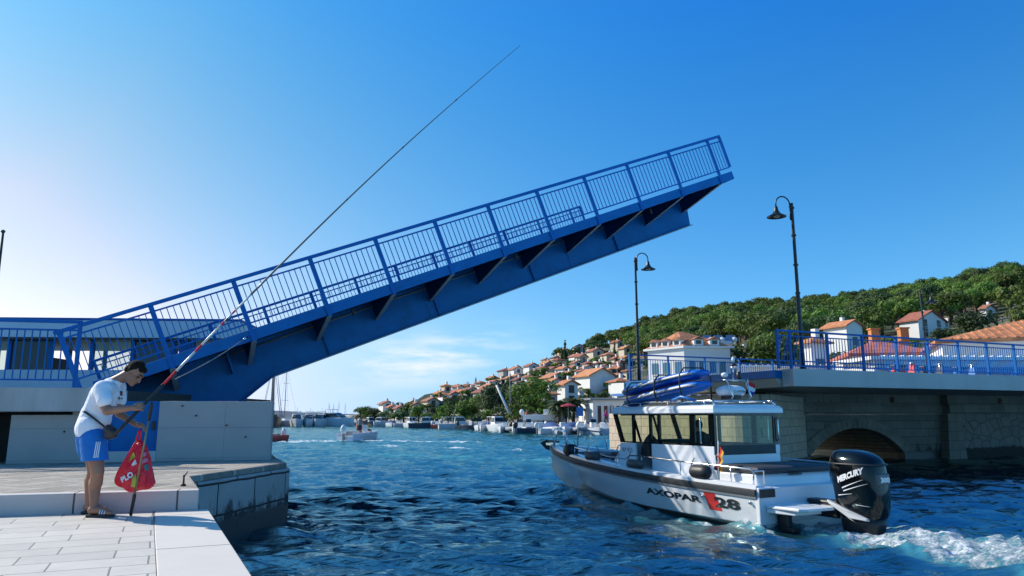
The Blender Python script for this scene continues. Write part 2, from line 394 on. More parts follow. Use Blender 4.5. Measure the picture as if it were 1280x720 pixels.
def foam_field(x, y):
    """white water: wake of the big boat, its bow wave, and the wake of the dinghy"""
    a = (x - BC[0]) * BF[0] + (y - BC[1]) * BF[1]; l = (x - BC[0]) * BP[0] + (y - BC[1]) * BP[1]
    n = fbm(x, y, 1.3, 5, 3); f = np.zeros_like(x)
    d = -a - .1                                  # distance astern
    wv = np.where(d > 0, np.exp(-((np.abs(l) - (.25 + .13 * d)) / (.70 + .10 * d)) ** 2) * np.clip(1.35 - d / 20, 0, 1.3), 0)
    core = np.where(d > -.2, np.exp(-(l / (1.1 + .10 * d)) ** 2) * np.clip(1.35 - d / 11, 0, 1.2), 0)
    f = np.maximum(f, np.maximum(wv, core))
    hb = np.interp(a, [0, 2, 4, 5.5, 7, 8, 8.8], [1.25, 1.3, 1.22, 1.0, .62, .32, .02])
    s = np.abs(l) - hb
    side = np.exp(-((s - (.1 + .10 * (8.6 - a).clip(0))) / .30) ** 2) * np.clip((8.7 - a) / 1.0, 0, 1) * np.clip((a + 1) / 2, 0, 1) * .80
    side2 = np.exp(-(s / .16) ** 2) * (a < 8.6) * (a > -.3) * np.clip(1.15 - a / 7, .62, 1)
    f = np.maximum(f, np.maximum(side * np.where(a > 4.5, 1.3, .8), side2 * 1.1)); near = f.copy()
    # dinghy wake: a long white band running right to left in the channel
    def seg(p, q, w0, amp):
        p = np.array(p); q = np.array(q); dd = q - p; L2 = (dd ** 2).sum()
        t = (((x - p[0]) * dd[0] + (y - p[1]) * dd[1]) / L2).clip(0, 1)
        return amp * np.exp(-((np.hypot(x - p[0] - t * dd[0], y - p[1] - t * dd[1])) / w0) ** 2)
    for p, q, w0, amp in (((-19.5, 58), (-13.2, 62.5), 1.5, 1.6), ((-13, 62.5), (-3, 57), 1.3, 1.15), ((-12, 52), (0, 44), 1.6, .85),
                          ((-25, 57), (-19, 58.5), 1.5, 1.5), ((-8, 40), (1, 33), 2.2, .72), ((2, 38), (7, 45), 2.5, .6)):
        f = np.maximum(f, seg(p, q, w0, amp))
    n2_ = fbm(x, y, 4.3, 5, 17); wide = np.maximum(np.maximum(seg((-10, 44), (3, 31), 5.5, .75), seg((-19, 56), (0, 52), 5, .6)), near)
    return np.clip(wide * (.55 + .9 * (n - .5)), 0, 1), np.clip(f * 1.98 - (1 - n) * 1.35 - (1 - n2_) * .55, 0, .93)
ths = np.linspace(R_(-56), R_(56), 640)
rr = [2.2]
while rr[-1] < 420: rr.append(rr[-1] * 1.0072 + .006)
rr = np.array(rr)
TH, RR = np.meshgrid(ths, rr); X = np.sin(TH) * RR; Y = np.cos(TH) * RR - 0.5
cell = np.maximum(RR * .0035, RR * .0072 * .45 + .004)
CH, FO = foam_field(X, Y)
sh = np.exp(-(X * .45 + Y * .89 - 30).clip(0) / 200)
Z = wave_height(X, Y, cell) * 0.92 * np.clip((RR - 1) / 3, .3, 1)
turb = fbm(X, Y, 4.5, 4, 9) - .5
Z = Z + FO * (.03 + .26 * turb) * np.clip(60 / RR, .3, 1)
# stern trough and bow wave of the big boat
a_ = (X - BC[0]) * BF[0] + (Y - BC[1]) * BF[1]; l_ = (X - BC[0]) * BP[0] + (Y - BC[1]) * BP[1]
Z += .10 * np.exp(-((a_ + 2.6) / 1.6) ** 2 - (l_ / 1.3) ** 2) - .06 * np.exp(-((a_ - 1) / 3.5) ** 2 - (l_ / 2.0) ** 2)
Z += .16 * np.exp(-((a_ - 6.6) / 1.6) ** 2 - ((np.abs(l_) - 1.05) / .35) ** 2)
far = [600, 1000, 2000, 5000, 12000]
n1, n2 = Z.shape
vv = np.stack([X, Y, Z], -1).reshape(-1, 3)
for r in far:
    vv = np.vstack([vv, np.stack([np.sin(ths) * r, np.cos(ths) * r, np.zeros(n2)], -1)])
n1t = n1 + len(far)
i, j = np.meshgrid(np.arange(n1t - 1), np.arange(n2 - 1), indexing='ij'); b0 = (i * n2 + j).ravel()
fc = np.stack([b0, b0 + 1, b0 + n2 + 1, b0 + n2], 1)
me = bpy.data.meshes.new('water')
me.vertices.add(len(vv)); me.vertices.foreach_set('co', vv.ravel())
me.loops.add(len(fc) * 4); me.polygons.add(len(fc))
me.loops.foreach_set('vertex_index', fc[:, ::-1].ravel().astype(np.int32))
me.polygons.foreach_set('loop_start', (np.arange(len(fc)) * 4).astype(np.int32))
me.polygons.foreach_set('use_smooth', np.ones(len(fc), bool))
me.update(calc_edges=True); me.validate()
at = me.attributes.new('foam', 'FLOAT', 'POINT')
fo = np.zeros(len(vv), np.float32); fo[:n1 * n2] = FO.ravel(); at.data.foreach_set('value', fo)
at2 = me.attributes.new('churn', 'FLOAT', 'POINT'); fo[:n1 * n2] = CH.ravel(); at2.data.foreach_set('value', fo)
water = bpy.data.objects.new('water', me); col.objects.link(water); tag(water, 'choppy deep blue channel water with white wakes', None, kind='structure')
m, t, b, o = newmat('sea_water'); g = NT(t)
geo = g.n('ShaderNodeNewGeometry'); fa = g.n('ShaderNodeAttribute', attribute_name='foam')
cdn = g.n('ShaderNodeVectorMath', operation='LENGTH'); g.l(geo.outputs['Position'], cdn.inputs[0])
mp = g.n('ShaderNodeMapping'); g.l(geo.outputs['Position'], mp.inputs[0]); mp.inputs['Rotation'].default_value = (0, 0, R_(8)); mp.inputs['Scale'].default_value = (.8, 2.2, 1)
n_f = g.noise(mp.outputs[0], 5.5, 4, .6); n_m = g.noise(mp.outputs[0], 1.6, 3, .55); n_l = g.noise(mp.outputs[0], .35, 3)
big = g.noise(geo.outputs['Position'], .05, 3)
deep = g.mix(g.math('MULTIPLY', g.math('SUBTRACT', big, .35), 2.2, True), (.001, .016, .030), (.001, .030, .048))
ypos = g.n('ShaderNodeSeparateXYZ'); g.l(geo.outputs['Position'], ypos.inputs[0])
far_teal = g.math('MULTIPLY', g.math('SUBTRACT', g.math('ADD', ypos.outputs[1], g.math('MULTIPLY', big, 24)), 32), .028, True)  # teal mixed in with distance along y
deep = g.mix(far_teal, deep, (.004, .10, .125))
fb_ = g.n('ShaderNodeAttribute', attribute_name='churn'); turbid = g.math('ADD', g.math('MULTIPLY', fa.outputs['Fac'], .8), fb_.outputs['Fac'], True)
deep = g.mix(turbid, deep, (.07, .30, .36))
fn = g.noise(geo.outputs['Position'], 9, 8, .72)
fn3 = g.noise(mp.outputs[0], 3.2, 9, .74); fc_ = g.math('ADD', g.math('MULTIPLY', fn, .5), g.math('MULTIPLY', fn3, .5))
fm = g.math('MULTIPLY', g.math('SUBTRACT', fc_, g.math('SUBTRACT', .91, g.math('MULTIPLY', fa.outputs['Fac'], .52))), 9, True)
g.l(g.mix(fm, deep, (.80, .84, .86)), b.inputs['Base Color'])
g.l(g.math('ADD', g.math('MULTIPLY', fm, .6), .06), b.inputs['Roughness'])
b.inputs['IOR'].default_value = 1.33
h = g.math('ADD', g.math('ADD', g.math('MULTIPLY', n_f, .13), g.math('MULTIPLY', n_m, .40)), g.math('MULTIPLY', g.math('MULTIPLY', fn, fm), .25))
h = g.math('ADD', g.math('ADD', h, g.math('MULTIPLY', n_l, .9)), g.math('MULTIPLY', g.noise(mp.outputs[0], 13, 3), .02))
bn = g.n('ShaderNodeBump'); bn.inputs['Distance'].default_value = .16
g.l(g.math('MULTIPLY', g.math('DIVIDE', 60, g.math('ADD', cdn.outputs['Value'], 50)), .95, True), bn.inputs['Strength'])
g.l(h, bn.inputs['Height']); g.l(bn.outputs[0], b.inputs['Normal'])
b.inputs['Specular IOR Level'].default_value = 0.0
gs = g.n('ShaderNodeBsdfGlossy'); gs.inputs['Color'].default_value = (.46, .62, .64, 1); gs.inputs['Roughness'].default_value = .07; g.l(bn.outputs[0], gs.inputs['Normal'])
fr_w = g.n('ShaderNodeFresnel'); fr_w.inputs['IOR'].default_value = 1.30; g.l(bn.outputs[0], fr_w.inputs['Normal'])
mxw = g.n('ShaderNodeMixShader'); g.l(g.math('MULTIPLY', g.math('MINIMUM', g.math('MULTIPLY', g.math('POWER', fr_w.outputs[0], 1.25), 1.1), .75), g.math('MULTIPLY', g.math('SUBTRACT', 1, g.math('MULTIPLY', fm, .9)), g.math('SUBTRACT', 1, g.math('MULTIPLY', turbid, .5))), True), mxw.inputs[0])
g.l(b.outputs[0], mxw.inputs[1]); g.l(gs.outputs[0], mxw.inputs[2]); g.l(mxw.outputs[0], o.inputs[0])
me.materials.append(m)

# ---------------------------------------------------------------- near quay (pavement, step, old stone quay)
ZP, ZQ = .855, 1.065
def sheet(name, poly, z0, z1, mat, kind='structure', label=None, bevel=.006):
    o = MB().prism([V(x, y, z0) for x, y in poly], (0, 0, z1 - z0)).build(name, mat, bevel=bevel)
    return tag(o, label, None, kind=kind)
ed = Vector((-1.70, 3.52)).normalized()          # direction of the pavement edge, away from the viewer
e0 = Vector((-1.67, 5.0)); nrm = Vector((-ed.y, ed.x))   # left normal
E = lambda s, w_: tuple(e0 + ed * s + nrm * w_)
st1 = Vector((-3.49, 8.525)); sdir = Vector((1.84, .5)).normalized(); sn = Vector((-sdir.y, sdir.x)); st0 = st1 - sdir * 11
def onstep(w_):            # where the line at distance w_ inside the edge meets the step
    p = Vector(E(0, w_)); t = (st1 - p).dot(sn) / ed.dot(sn); return tuple(p + ed * t - ed * .003)
sheet('kerb_strip', [E(-6.5, 0), tuple(onstep(0)), onstep(.545), E(-6.5, .545)], -.8, ZP, M['kerbstone'], label='band of large pale edge slabs along the quay')
sheet('pavement', [E(-6.5, .549), onstep(.549), tuple(st0 - sn * .003), (-14.2, -3.0)], -.8, ZP - .002, M['paving'], label='pale stone paved quay in running bond', bevel=.004)
sheet('step', [tuple(st0), tuple(st1), tuple(st1 + sn * .20 - sdir * .02), tuple(st0 + sn * .20)], -.8, ZQ, M['riser'], label='low stone step up to the old quay', bevel=.012)
top = [tuple(st0 + sn * .204), tuple(st1 + sn * .204 - sdir * .02), (-4.45, 10.55), (-4.05, 13.66), (-4.74, 15.3), (-6.9, 21), (-30, 21), (-30, 5)]
sheet('old_quay_paving', top, ZQ - .10, ZQ, M['cobble'], label='worn slabs of the old quay', bevel=.02)
blk = [(-3.62, 8.75), (-4.42, 10.55), (-4.00, 13.70), (-4.69, 15.33), (-6.84, 21), (-9, 21), (-9, 8.9), (-5, 8.6)]
sheet('quay_wall', blk, -1.2, ZQ - .102, M['quayface'], label='stained ashlar face of the old quay', bevel=.02)
# rusty mooring spike standing at the quay edge
sp = thing('mooring_spike', 'short rusty iron spike standing at the edge of the old quay', 'spike', (-3.87, 9.0, ZQ))
MB().lathe([(.03, -.02), (.03, .02), (.012, .03), (.010, .10), (.014, .12), (.008, .13)], (-3.87, 9.0, ZQ), 10).build('shaft', pm('rust', (.10, .04, .025), .9, .4, 20), sp, True)
MB().tube([(-3.87, 9.0, ZQ + .11), (-3.84, 9.0, ZQ + .15), (-3.835, 9.0, ZQ + .17)], .007, 6).build('hook', M['dgrey'], sp, True)
# ---------------------------------------------------------------- left abutment wall, its railing, the control house
wl0, wl1 = Vector((-9.05, 13.40)), Vector((-4.62, 14.48))
wd = (wl1 - wl0).normalized(); wn_ = Vector((wd.y, -wd.x))     # wn_ points to the viewer
W = lambda s, o_, z: V(*(wl0 + wd * s + wn_ * o_), z)           # s along wall, o_ out of the wall
wlen = (wl1 - wl0).length
ab = thing('bridge_abutment', 'pale concrete abutment wall at the foot of the raised bridge', 'wall', tuple(W(0, 0, ZQ)))
ZT = 2.17
M['formed'] = ashlar('board_marked_concrete', (.52, .465, .425), (.485, .435, .40), (.38, .345, .31), 1.9, .56, .005, R_(13.7), True, .85, bumpd=.006, off=.0, var=.30, nscale=1.6)
def slab(mb, s0, s1, o0, o1, z0, z1, batter=0):
    return mb.hexa([W(s0, o1, z0), W(s1, o1, z0), W(s1, o0, z0), W(s0, o0, z0), W(s0, o1 - batter, z1), W(s1, o1 - batter, z1), W(s1, o0, z1), W(s0, o0, z1)])
mb = MB(); slab(mb, .12, 1.62, -.5, .02, ZQ, ZT - .25, .03); mb.build('wall_panel', M['formed'], ab, bevel=.01)
mb = MB(); slab(mb, 2.545, wlen, -.5, .0, ZQ, ZT, .02); mb.build('wall_panel', M['formed'], ab, bevel=.012)
mb = MB(); slab(mb, 1.62, 2.545, -.5, -.002, ZQ, 1.26, .0); mb.build('hatch_sill', M['concretew'], ab, bevel=.008)
mb = MB(); slab(mb, 1.1, 1.72, -.52, -.02, 1.262, ZT, .0); mb.build('wall_pier', M['concrete'], ab, bevel=.008)
hatch = MB(); slab(hatch, 1.725, 2.541, -.12, -.05, 1.262, ZT - .004); hatch = hatch.build('hatch', M['blue'], ab, bevel=.004)
fr = MB()
slab(fr, 1.725, 2.541, -.05, -.03, 1.262, 1.292); slab(fr, 1.725, 1.755, -.05, -.031, 1.292, ZT - .006); slab(fr, 2.511, 2.541, -.05, -.031, 1.292, ZT - .006)
fr.build('frame', M['railblue'], hatch)
lt = MB(); slab(lt, 2.44, 2.50, -.03, -.012, 1.64, 1.80); lt.build('latch', M['black'], hatch, bevel=.003)
mb = MB(); slab(mb, -9, 1.70, -1.2, .26, 1.975, 2.40); mb.build('coping_beam', M['concretew'], ab, bevel=.015)
mb = MB(); slab(mb, -9, -.60, -.5, -.02, ZQ, 1.97); mb.build('wall_panel', M['concrete'], ab)
mb = MB(); slab(mb, -.60, .12, -1.5, -1.2, ZQ, 1.97); mb.build('niche_back', M['dgrey'], ab)
mb = MB()
for s_, z_ in ((3.2, 1.9), (3.75, 1.72), (2.95, 2.08), (1.0, 1.62), (4.1, 1.5)):
    mb.lathe([(.018, -.01), (.018, .012), (.006, .014)], W(s_, .0, z_), 8, axis=(wn_.x, wn_.y, 0))
mb.build('rusty_stud', pm('rust_stud', (.09, .04, .03), .9), ab)
# ground the railing stands on behind the wall
dk = MB().prism([W(-9, -1.2, 1.9), W(1.7, -1.2, 1.9), V(-7.4, 23, 1.9), V(-40, 23, 1.9)], (0, 0, .495)).build('road', M['asphalt']); tag(dk, 'road behind the abutment wall', kind='structure')
mb = MB(); mb.prism([W(1.75, -.55, -1), W(wlen - .02, -.55, -1), V(-7.3, 20.8, -1), V(-8.5, 23, -1), W(1.75, -4, -1)], (0, 0, 3.1)); tag(mb.build('bridge_pit', M['concrete']), 'dark concrete pit below the raised bridge', 'foundation')

def railing(name, label, p0, p1, npan, zb, zt, base, group=None, post=.09, end_posts=True, nb=11, up=V(0, 0, 1), gap=.155, low=.12, mat=None, pts=None, label_part=None, first_parent=None, halfpost=None):
    """railing between p0 and p1; pts = explicit post positions"""
    mat = mat or M['railblue']
    root = first_parent or thing(name, label, 'railing', tuple(base), group)
    pts = pts or [Vector(p0).lerp(Vector(p1), i / npan) for i in range(npan + 1)]
    H = zt
    d_ = (pts[-1] - pts[0]).normalized()
    for i, p in enumerate(pts):
        MB().bar(p, p + up * (H - .03), post, post * .62, d_).build('post', mat, root, bevel=.004)
    MB().bar(pts[0] - d_ * .035 + up * H, pts[-1] + d_ * .035 + up * H, .075, .055, up).build('handrail', mat, root, bevel=.006)
    for a, b in zip(pts[:-1], pts[1:]):
        mb = MB(); dd = (b - a).normalized(); A_, B_ = a + dd * post * .32, b - dd * post * .32
        mb.bar(A_ + up * (H - gap), B_ + up * (H - gap), .042, .032, up)
        mb.bar(A_ + up * low, B_ + up * low, .042, .032, up)
        n_ = max(2, round(nb * (b - a).length / 1.6))
        for k in range(1, n_ + 1):
            q = A_.lerp(B_, k / (n_ + 1)); mb.bar(q + up * (low + .016), q + up * (H - gap - .016), .018, .018, dd)
        mb.build('baluster_panel', mat, root)
    return root
# level railing on the abutment
ra = W(1.12, .10, 2.40); rb_ = W(-7.0, .10, 2.40)
railing('quay_railing', 'level blue railing standing on the concrete abutment at the left', None, None, 0, 0, 1.20, rb_, pts=[rb_.lerp(ra, i / 4.0) for i in range(5)], nb=12, low=.14)

# bascule bridge -----------------------------------------------------------
BAZ, BEL, BL = 1.1344, .3832, 1.5936
BP0 = V(6.4397, 21.9649, 8.9316)
bd = V(math.sin(BAZ) * math.cos(BEL), math.cos(BAZ) * math.cos(BEL), math.sin(BEL))
bu = V(-math.sin(BAZ) * math.sin(BEL), -math.cos(BAZ) * math.sin(BEL), math.cos(BEL))
bt = V(-math.cos(BAZ), math.sin(BAZ), 0)
offs = [0, .0064, .0111, -.0177, -.0184, -.0555, -.0805, -.0697, -.0474, .0478, .1259, .2]
SS = [BL * (k + o_) for k, o_ in enumerate(offs)]
BPt = lambda s, v, w_: BP0 - bd * s + bu * v + bt * w_
WID = 8.47
bas = thing('bascule_bridge', 'blue steel drawbridge leaf raised over the channel', 'bridge', tuple(BPt(16.5, -1.2, 4.2)))
def bbox(mb, s0, s1, v0, v1, w0, w1):
    return mb.hexa([BPt(s1, v0, w0), BPt(s0, v0, w0), BPt(s0, v0, w1), BPt(s1, v0, w1), BPt(s1, v1, w0), BPt(s0, v1, w0), BPt(s0, v1, w1), BPt(s1, v1, w1)])
SE, ST = 17.6, -.56
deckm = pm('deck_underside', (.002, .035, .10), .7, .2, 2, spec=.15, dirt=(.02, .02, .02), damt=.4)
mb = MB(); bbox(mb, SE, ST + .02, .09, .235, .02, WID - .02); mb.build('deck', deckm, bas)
for w0, w1 in ((-.03, .018), (WID - .018, WID + .03)):
    mb = MB(); bbox(mb, SE, ST, -.0, .25, w0, w1)
    mb.build('fascia', M['blue'], bas, bevel=.006)
mb = MB(); bbox(mb, ST + .04, ST, .0, .25, .02, WID - .02); mb.build('end_plate', M['blue'], bas)
for gi, w_ in enumerate((2.1, 6.15)):
    poly = [(-.2, -.42), (-.10, -.88), (14.05, -.88), (15.0, -1.22), (17.4, -1.75), (18.0, -1.2), (17.8, .088), (-.35, .088)]
    if gi: poly[0] = (-.2, -.42)
    mb = MB().prism([BPt(s, v, w_ - .02) for s, v in poly], bt * .04); gd = mb.build('girder', M['blue'], bas)
    fl = MB()
    def strip(a, b, wd_=.16, th=.03):
        pa, pb = BPt(a[0], a[1], w_), BPt(b[0], b[1], w_)
        fl.obox(pa - bt * wd_ - bu * th, pb - pa, bt * 2 * wd_, bu * th)
    strip((14.05, -.881), (-.08, -.881)); strip((15.0, -1.222), (14.06, -.884)); strip((17.4, -1.752), (15.01, -1.224))
    fl.build('bottom_flange', M['steeledge'] if gi == 1 else M['blue'], gd)
    ed_ = MB(); pa, pb = BPt(14.0, -.913, w_ - .164), BPt(-.07, -.913, w_ - .164)
    ed_.obox(pa, pb - pa, bt * .012, bu * .03); ed_.build('flange_edge', M['steeledge'], gd)
    for s in [3.0 + 3.18 * i for i in range(4)]:
        MB().obox(BPt(s, -.875, w_ - .10), -bd * .012, bt * .078, bu * .95).build('stiffener', M['blue'], gd)
bolt = pm('bolt_steel', (.05, .10, .20), .5, .2, 10)
for s in (4.6, 9.4):
    spl = MB().obox(BPt(s + .22, -.84, 2.077), bd * .44, bu * .80, -bt * .010).build('splice_plate', M['blue'], bas, bevel=.002)
    mb = MB()
    for i_ in range(4):
        for j_ in range(7): mb.lathe([(.013, 0), (.013, .010), (.008, .013)], BPt(s + .17 - i_ * .113, -.79 + j_ * .115, 2.066), 6, axis=-bt)
    tag(mb.build('bolts', bolt, spl), None, None, kind='stuff')
MB().tube([BPt(s, -.04, 2.02) for s in (.4, 4, 8, 12, 15)], .022, 8).build('conduit', M['grey'], bas, True)
for s in (2.2, 7.1, 11.9): MB().tube([BPt(s, .09, .9), BPt(s, -.16, .9)], .035, 8).build('drain_pipe', M['dgrey'], bas, True)
# cross brackets under the cantilevered footways, and floor beams between the girders
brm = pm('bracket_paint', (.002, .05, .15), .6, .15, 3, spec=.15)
for k, s in enumerate(SS[:11]):
    for side in (0, 1):
        wa, wb_ = (.02, 2.078) if side == 0 else (WID - .02, 6.172)
        th = -bd * .014
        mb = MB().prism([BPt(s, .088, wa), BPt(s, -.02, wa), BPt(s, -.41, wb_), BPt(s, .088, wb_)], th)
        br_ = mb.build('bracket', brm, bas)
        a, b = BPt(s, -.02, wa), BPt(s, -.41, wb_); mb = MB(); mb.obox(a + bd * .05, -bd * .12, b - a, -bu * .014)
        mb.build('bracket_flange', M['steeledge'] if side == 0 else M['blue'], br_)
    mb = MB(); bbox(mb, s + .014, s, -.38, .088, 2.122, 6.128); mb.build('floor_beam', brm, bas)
mb = MB(); bbox(mb, 17.5, 16.2, -1.6, -.3, 2.2, 6.05); mb.build('counterweight', brm, bas, bevel=.01)
mb = MB(); bbox(mb, 14.9, 14.85, -.5, .0, 1.7, 2.07); mb.build('pivot_rib', M['blue'], bas)
# railings of the leaf (part: bridge_railing > posts and panels)
for w_, nm in ((-.05, 'near'), (WID + .05, 'far')):
    base = BPt(0, .0, w_)
    rr_ = MB().bar(BPt(SS[11] + .1, 1.4, w_), BPt(-.54, 1.4, w_), .085, .075, bu).build('handrail', M['railblue'], bas, bevel=.006)
    ps = [(-.52, .385)] + [(s, -.02) for s in SS]
    for s, v in ps:
        MB().bar(BPt(s, v, w_), BPt(s, 1.37, w_), .045, .10, bd).build('rail_post', M['railblue'], bas, bevel=.004)
    for (sa, _), (sb, _) in zip(ps[:-1], ps[1:]):
        mb = MB()
        for v in (1.245, .385): mb.bar(BPt(sb - .04, v, w_), BPt(sa + .04, v, w_), .034, .034, bu)
        n_ = max(2, round((sb - sa) / .133) - 1)
        for q in range(1, n_ + 1):
            s = sa + .02 + (sb - sa - .04) * q / (n_ + 1); mb.bar(BPt(s, .40, w_), BPt(s, 1.23, w_), .018, .018, bt)
        mb.build('baluster_panel', M['railblue'], bas)
# slack cable with a shackle
cb = thing('slack_cable', 'thin steel cable hanging from the edge of the raised deck to the abutment', 'cable', tuple(BPt(SS[9], .1, -.06)))
p0, p1 = BPt(SS[9] + .1, .12, -.07), atD(219, 474, 13.4)
pts = [p0.lerp(p1, i / 12) + V(0, 0, -.05 * math.sin(math.pi * i / 12)) for i in range(13)]
MB().tube(pts, .009, 6).build('wire', M['grey'], cb, True)
MB().tube([pts[0].lerp(pts[1], .2), pts[0].lerp(pts[1], .9)], .028, 8).build('shackle', M['steel'], cb, True)

# control house behind the left end ------------------------------------------
c0, c1 = Vector((-27.5, 26.4)), Vector((-10.55, 27.9)); cdv = (c1 - c0).normalized(); cn = Vector((cdv.y, -cdv.x)); cl_ = (c1 - c0).length
Cc = lambda s, o_, z: V(*(c0 + cdv * s + cn * o_), z)
ch = thing('terrace_pavilion', 'long low white pavilion with blue mullions behind the railing at the left', 'building', tuple(Cc(cl_ / 2, 0, 2.3)))
def cbx(s0, s1, o0, o1, z0, z1, name, mat, bev=0, par=None):
    mb = MB(); mb.hexa([Cc(s0, o1, z0), Cc(s1, o1, z0), Cc(s1, o0, z0), Cc(s0, o0, z0), Cc(s0, o1, z1), Cc(s1, o1, z1), Cc(s1, o0, z1), Cc(s0, o0, z1)])
    return mb.build(name, mat, par or ch, bevel=bev)
pavm = pm('pavilion_panel', (.62, .66, .72), .4, .05, 2)
cbx(-.3, cl_ + .35, -4.6, .35, 4.78, 5.42, 'roof_band', pavm, .01)
cbx(-.32, cl_ + .37, -4.65, .37, 5.424, 5.50, 'roof_trim', M['railblue'])
cbx(-.32, cl_ + .33, -4.5, .33, 4.70, 4.776, 'soffit_trim', M['black'])
cbx(0, cl_ - 1.6, -.1, 0, 2.3, 3.62, 'lower_wall', pavm)
cbx(0, cl_ - 1.6, -4.5, -4.4, 2.3, 3.4, 'rear_wall', pavm)
cbx(-.1, cl_ - 1.5, -4.4, -.1, 2.3, 2.42, 'floor', M['concrete'])
i = 0
for s in np.arange(.4, cl_ - 1.5, 1.45):
    cbx(s - .07, s + .07, -.12, .015, 3.622, 4.70, 'mullion', M['railblue'] if i % 2 == 0 else M['blue'])
    cbx(s - .07, s + .07, -4.5, -4.38, 3.4, 4.70, 'mullion', M['railblue']); i += 1
cbx(cl_ - 1.9, cl_ - 1.4, -.3, .03, 2.3, 4.70, 'corner_column', M['railblue'])
for k, s in enumerate(np.arange(.4, cl_ - 3.0, 1.45)):
    if k % 3 != 1: cbx(s + .08, s + 1.37, -.07, -.05, 3.625, 4.695, 'window_pane', M['glass'] if k % 3 else M['darkglass'])
for s in (3.1, 8.9, 13.2): cbx(s, s + .9, -3.2, -1.4, 2.42, 4.2, 'cupboard', M['dgrey'])
# flagpole far left
fp = thing('flagpole', 'thin dark pole rising at the left edge of the picture', 'pole', tuple(atD(-1, 350, 20)))
fp.location.z = 2.3
a = atD(3.6, 291, 20); MB().tube([V(a.x, a.y, 2.3), a], [.05, .035], 8).build('pole', M['dgrey'], fp, True)
MB().ellip(a + V(0, 0, .04), (.06, .06, .05), 8, 6).build('finial', M['dgrey'], fp, True)

# right bridge ------------------------------------------------------------
q0 = V(8.378, 22.273, 0); da = V(.9063, .4226, 0); dw = V(-.4226, .9063, 0)
A = lambda a, w_, z: q0 + da * a + dw * w_ + V(0, 0, z)
rb = thing('fixed_bridge', 'stone arch bridge with wide concrete deck on the right bank', 'bridge', tuple(A(5, 6, 0)))
LEN, ZD = 46, 3.24
def abx(mb, a0, a1, w0, w1, z0, z1):
    return mb.hexa([A(a0, w0, z0), A(a1, w0, z0), A(a1, w1, z0), A(a0, w1, z0), A(a0, w0, z1), A(a1, w0, z1), A(a1, w1, z1), A(a0, w1, z1)])
fasm = pm('fascia_concrete', (.52, .48, .45), .7, .06, 1.5, bump=.15, bscale=40, bdist=.003, dirt=(.30, .30, .30), damt=.3, dscale=1.1, vstreak=True)
mb = MB(); abx(mb, -.1, LEN, -.10, .35, 2.74, 3.26); mb.build('deck_edge_beam', fasm, rb, bevel=.012)
mb = MB(); abx(mb, .02, LEN, .353, 8.3, 2.78, 3.10); mb.build('deck_slab', M['concrete'], rb)
mb = MB(); abx(mb, .05, LEN, 1.5, 7.2, 3.103, 3.11); mb.build('carriageway', M['asphalt'], rb)
mb = MB(); abx(mb, .05, LEN, .36, 1.496, 3.103, 3.22); abx(mb, .05, LEN, 7.204, 8.28, 3.103, 3.22); mb.build('footway', M['concretew'], rb, bevel=.01)
mb = MB(); abx(mb, -.35, -.003, .36, 8.45, 3.0, 3.235); mb.build('end_plate', M['blue'], rb, bevel=.006)
mb = MB(); mb.hexa([A(-.12, .4, 2.74), A(.015, .4, 2.74), A(.015, 8.4, 2.60), A(-.12, 8.4, 2.60), A(-.3, .4, 2.995), A(.015, .4, 2.995), A(.015, 8.4, 2.995), A(-.3, 8.4, 2.995)])
mb.build('seat_beam', pm('seat_beam_concrete', (.5, .46, .38), .8, .1, 2, dirt=(.3, .25, .2), damt=.3, vstreak=True), rb, bevel=.01)
mb = MB(); abx(mb, -.4, 1.4, 8.46, 9.4, 2.78, 3.2); mb.build('side_platform', M['white'], rb, bevel=.01)
mb = MB(); abx(mb, -.42, 1.42, 8.455, 9.42, 2.70, 2.776); mb.build('platform_trim', M['bluelight'], rb)
# pier with rounded nose
pp = [(5.55, 5.60), (3.3, 3.9), (1.7, 2.75)]
for i in range(7):
    an = R_(-55 - 125 * i / 6 * 1.0); 
cx, cw, rn = 1.15, 3.25, .85
nose = [(cx + rn * math.cos(R_(-62 - 118 * i / 7)), cw + rn * math.sin(R_(-62 - 118 * i / 7))) for i in range(8)]
foot = [(6.2, 5.6), (4.0, 4.2)] + nose + [(.3, 8.35), (6.2, 8.35)]
mb = MB().prism([A(a, w_, -.6) for a, w_ in foot][::-1], V(0, 0, 3.195)); mb.build('pier', M['pier'], rb, bevel=.02)
mb = MB(); abx(mb, .302, 5.6, 8.36, 10.75, -.6, 2.0); mb.build('pier_extension', M['pier'], rb, bevel=.02)
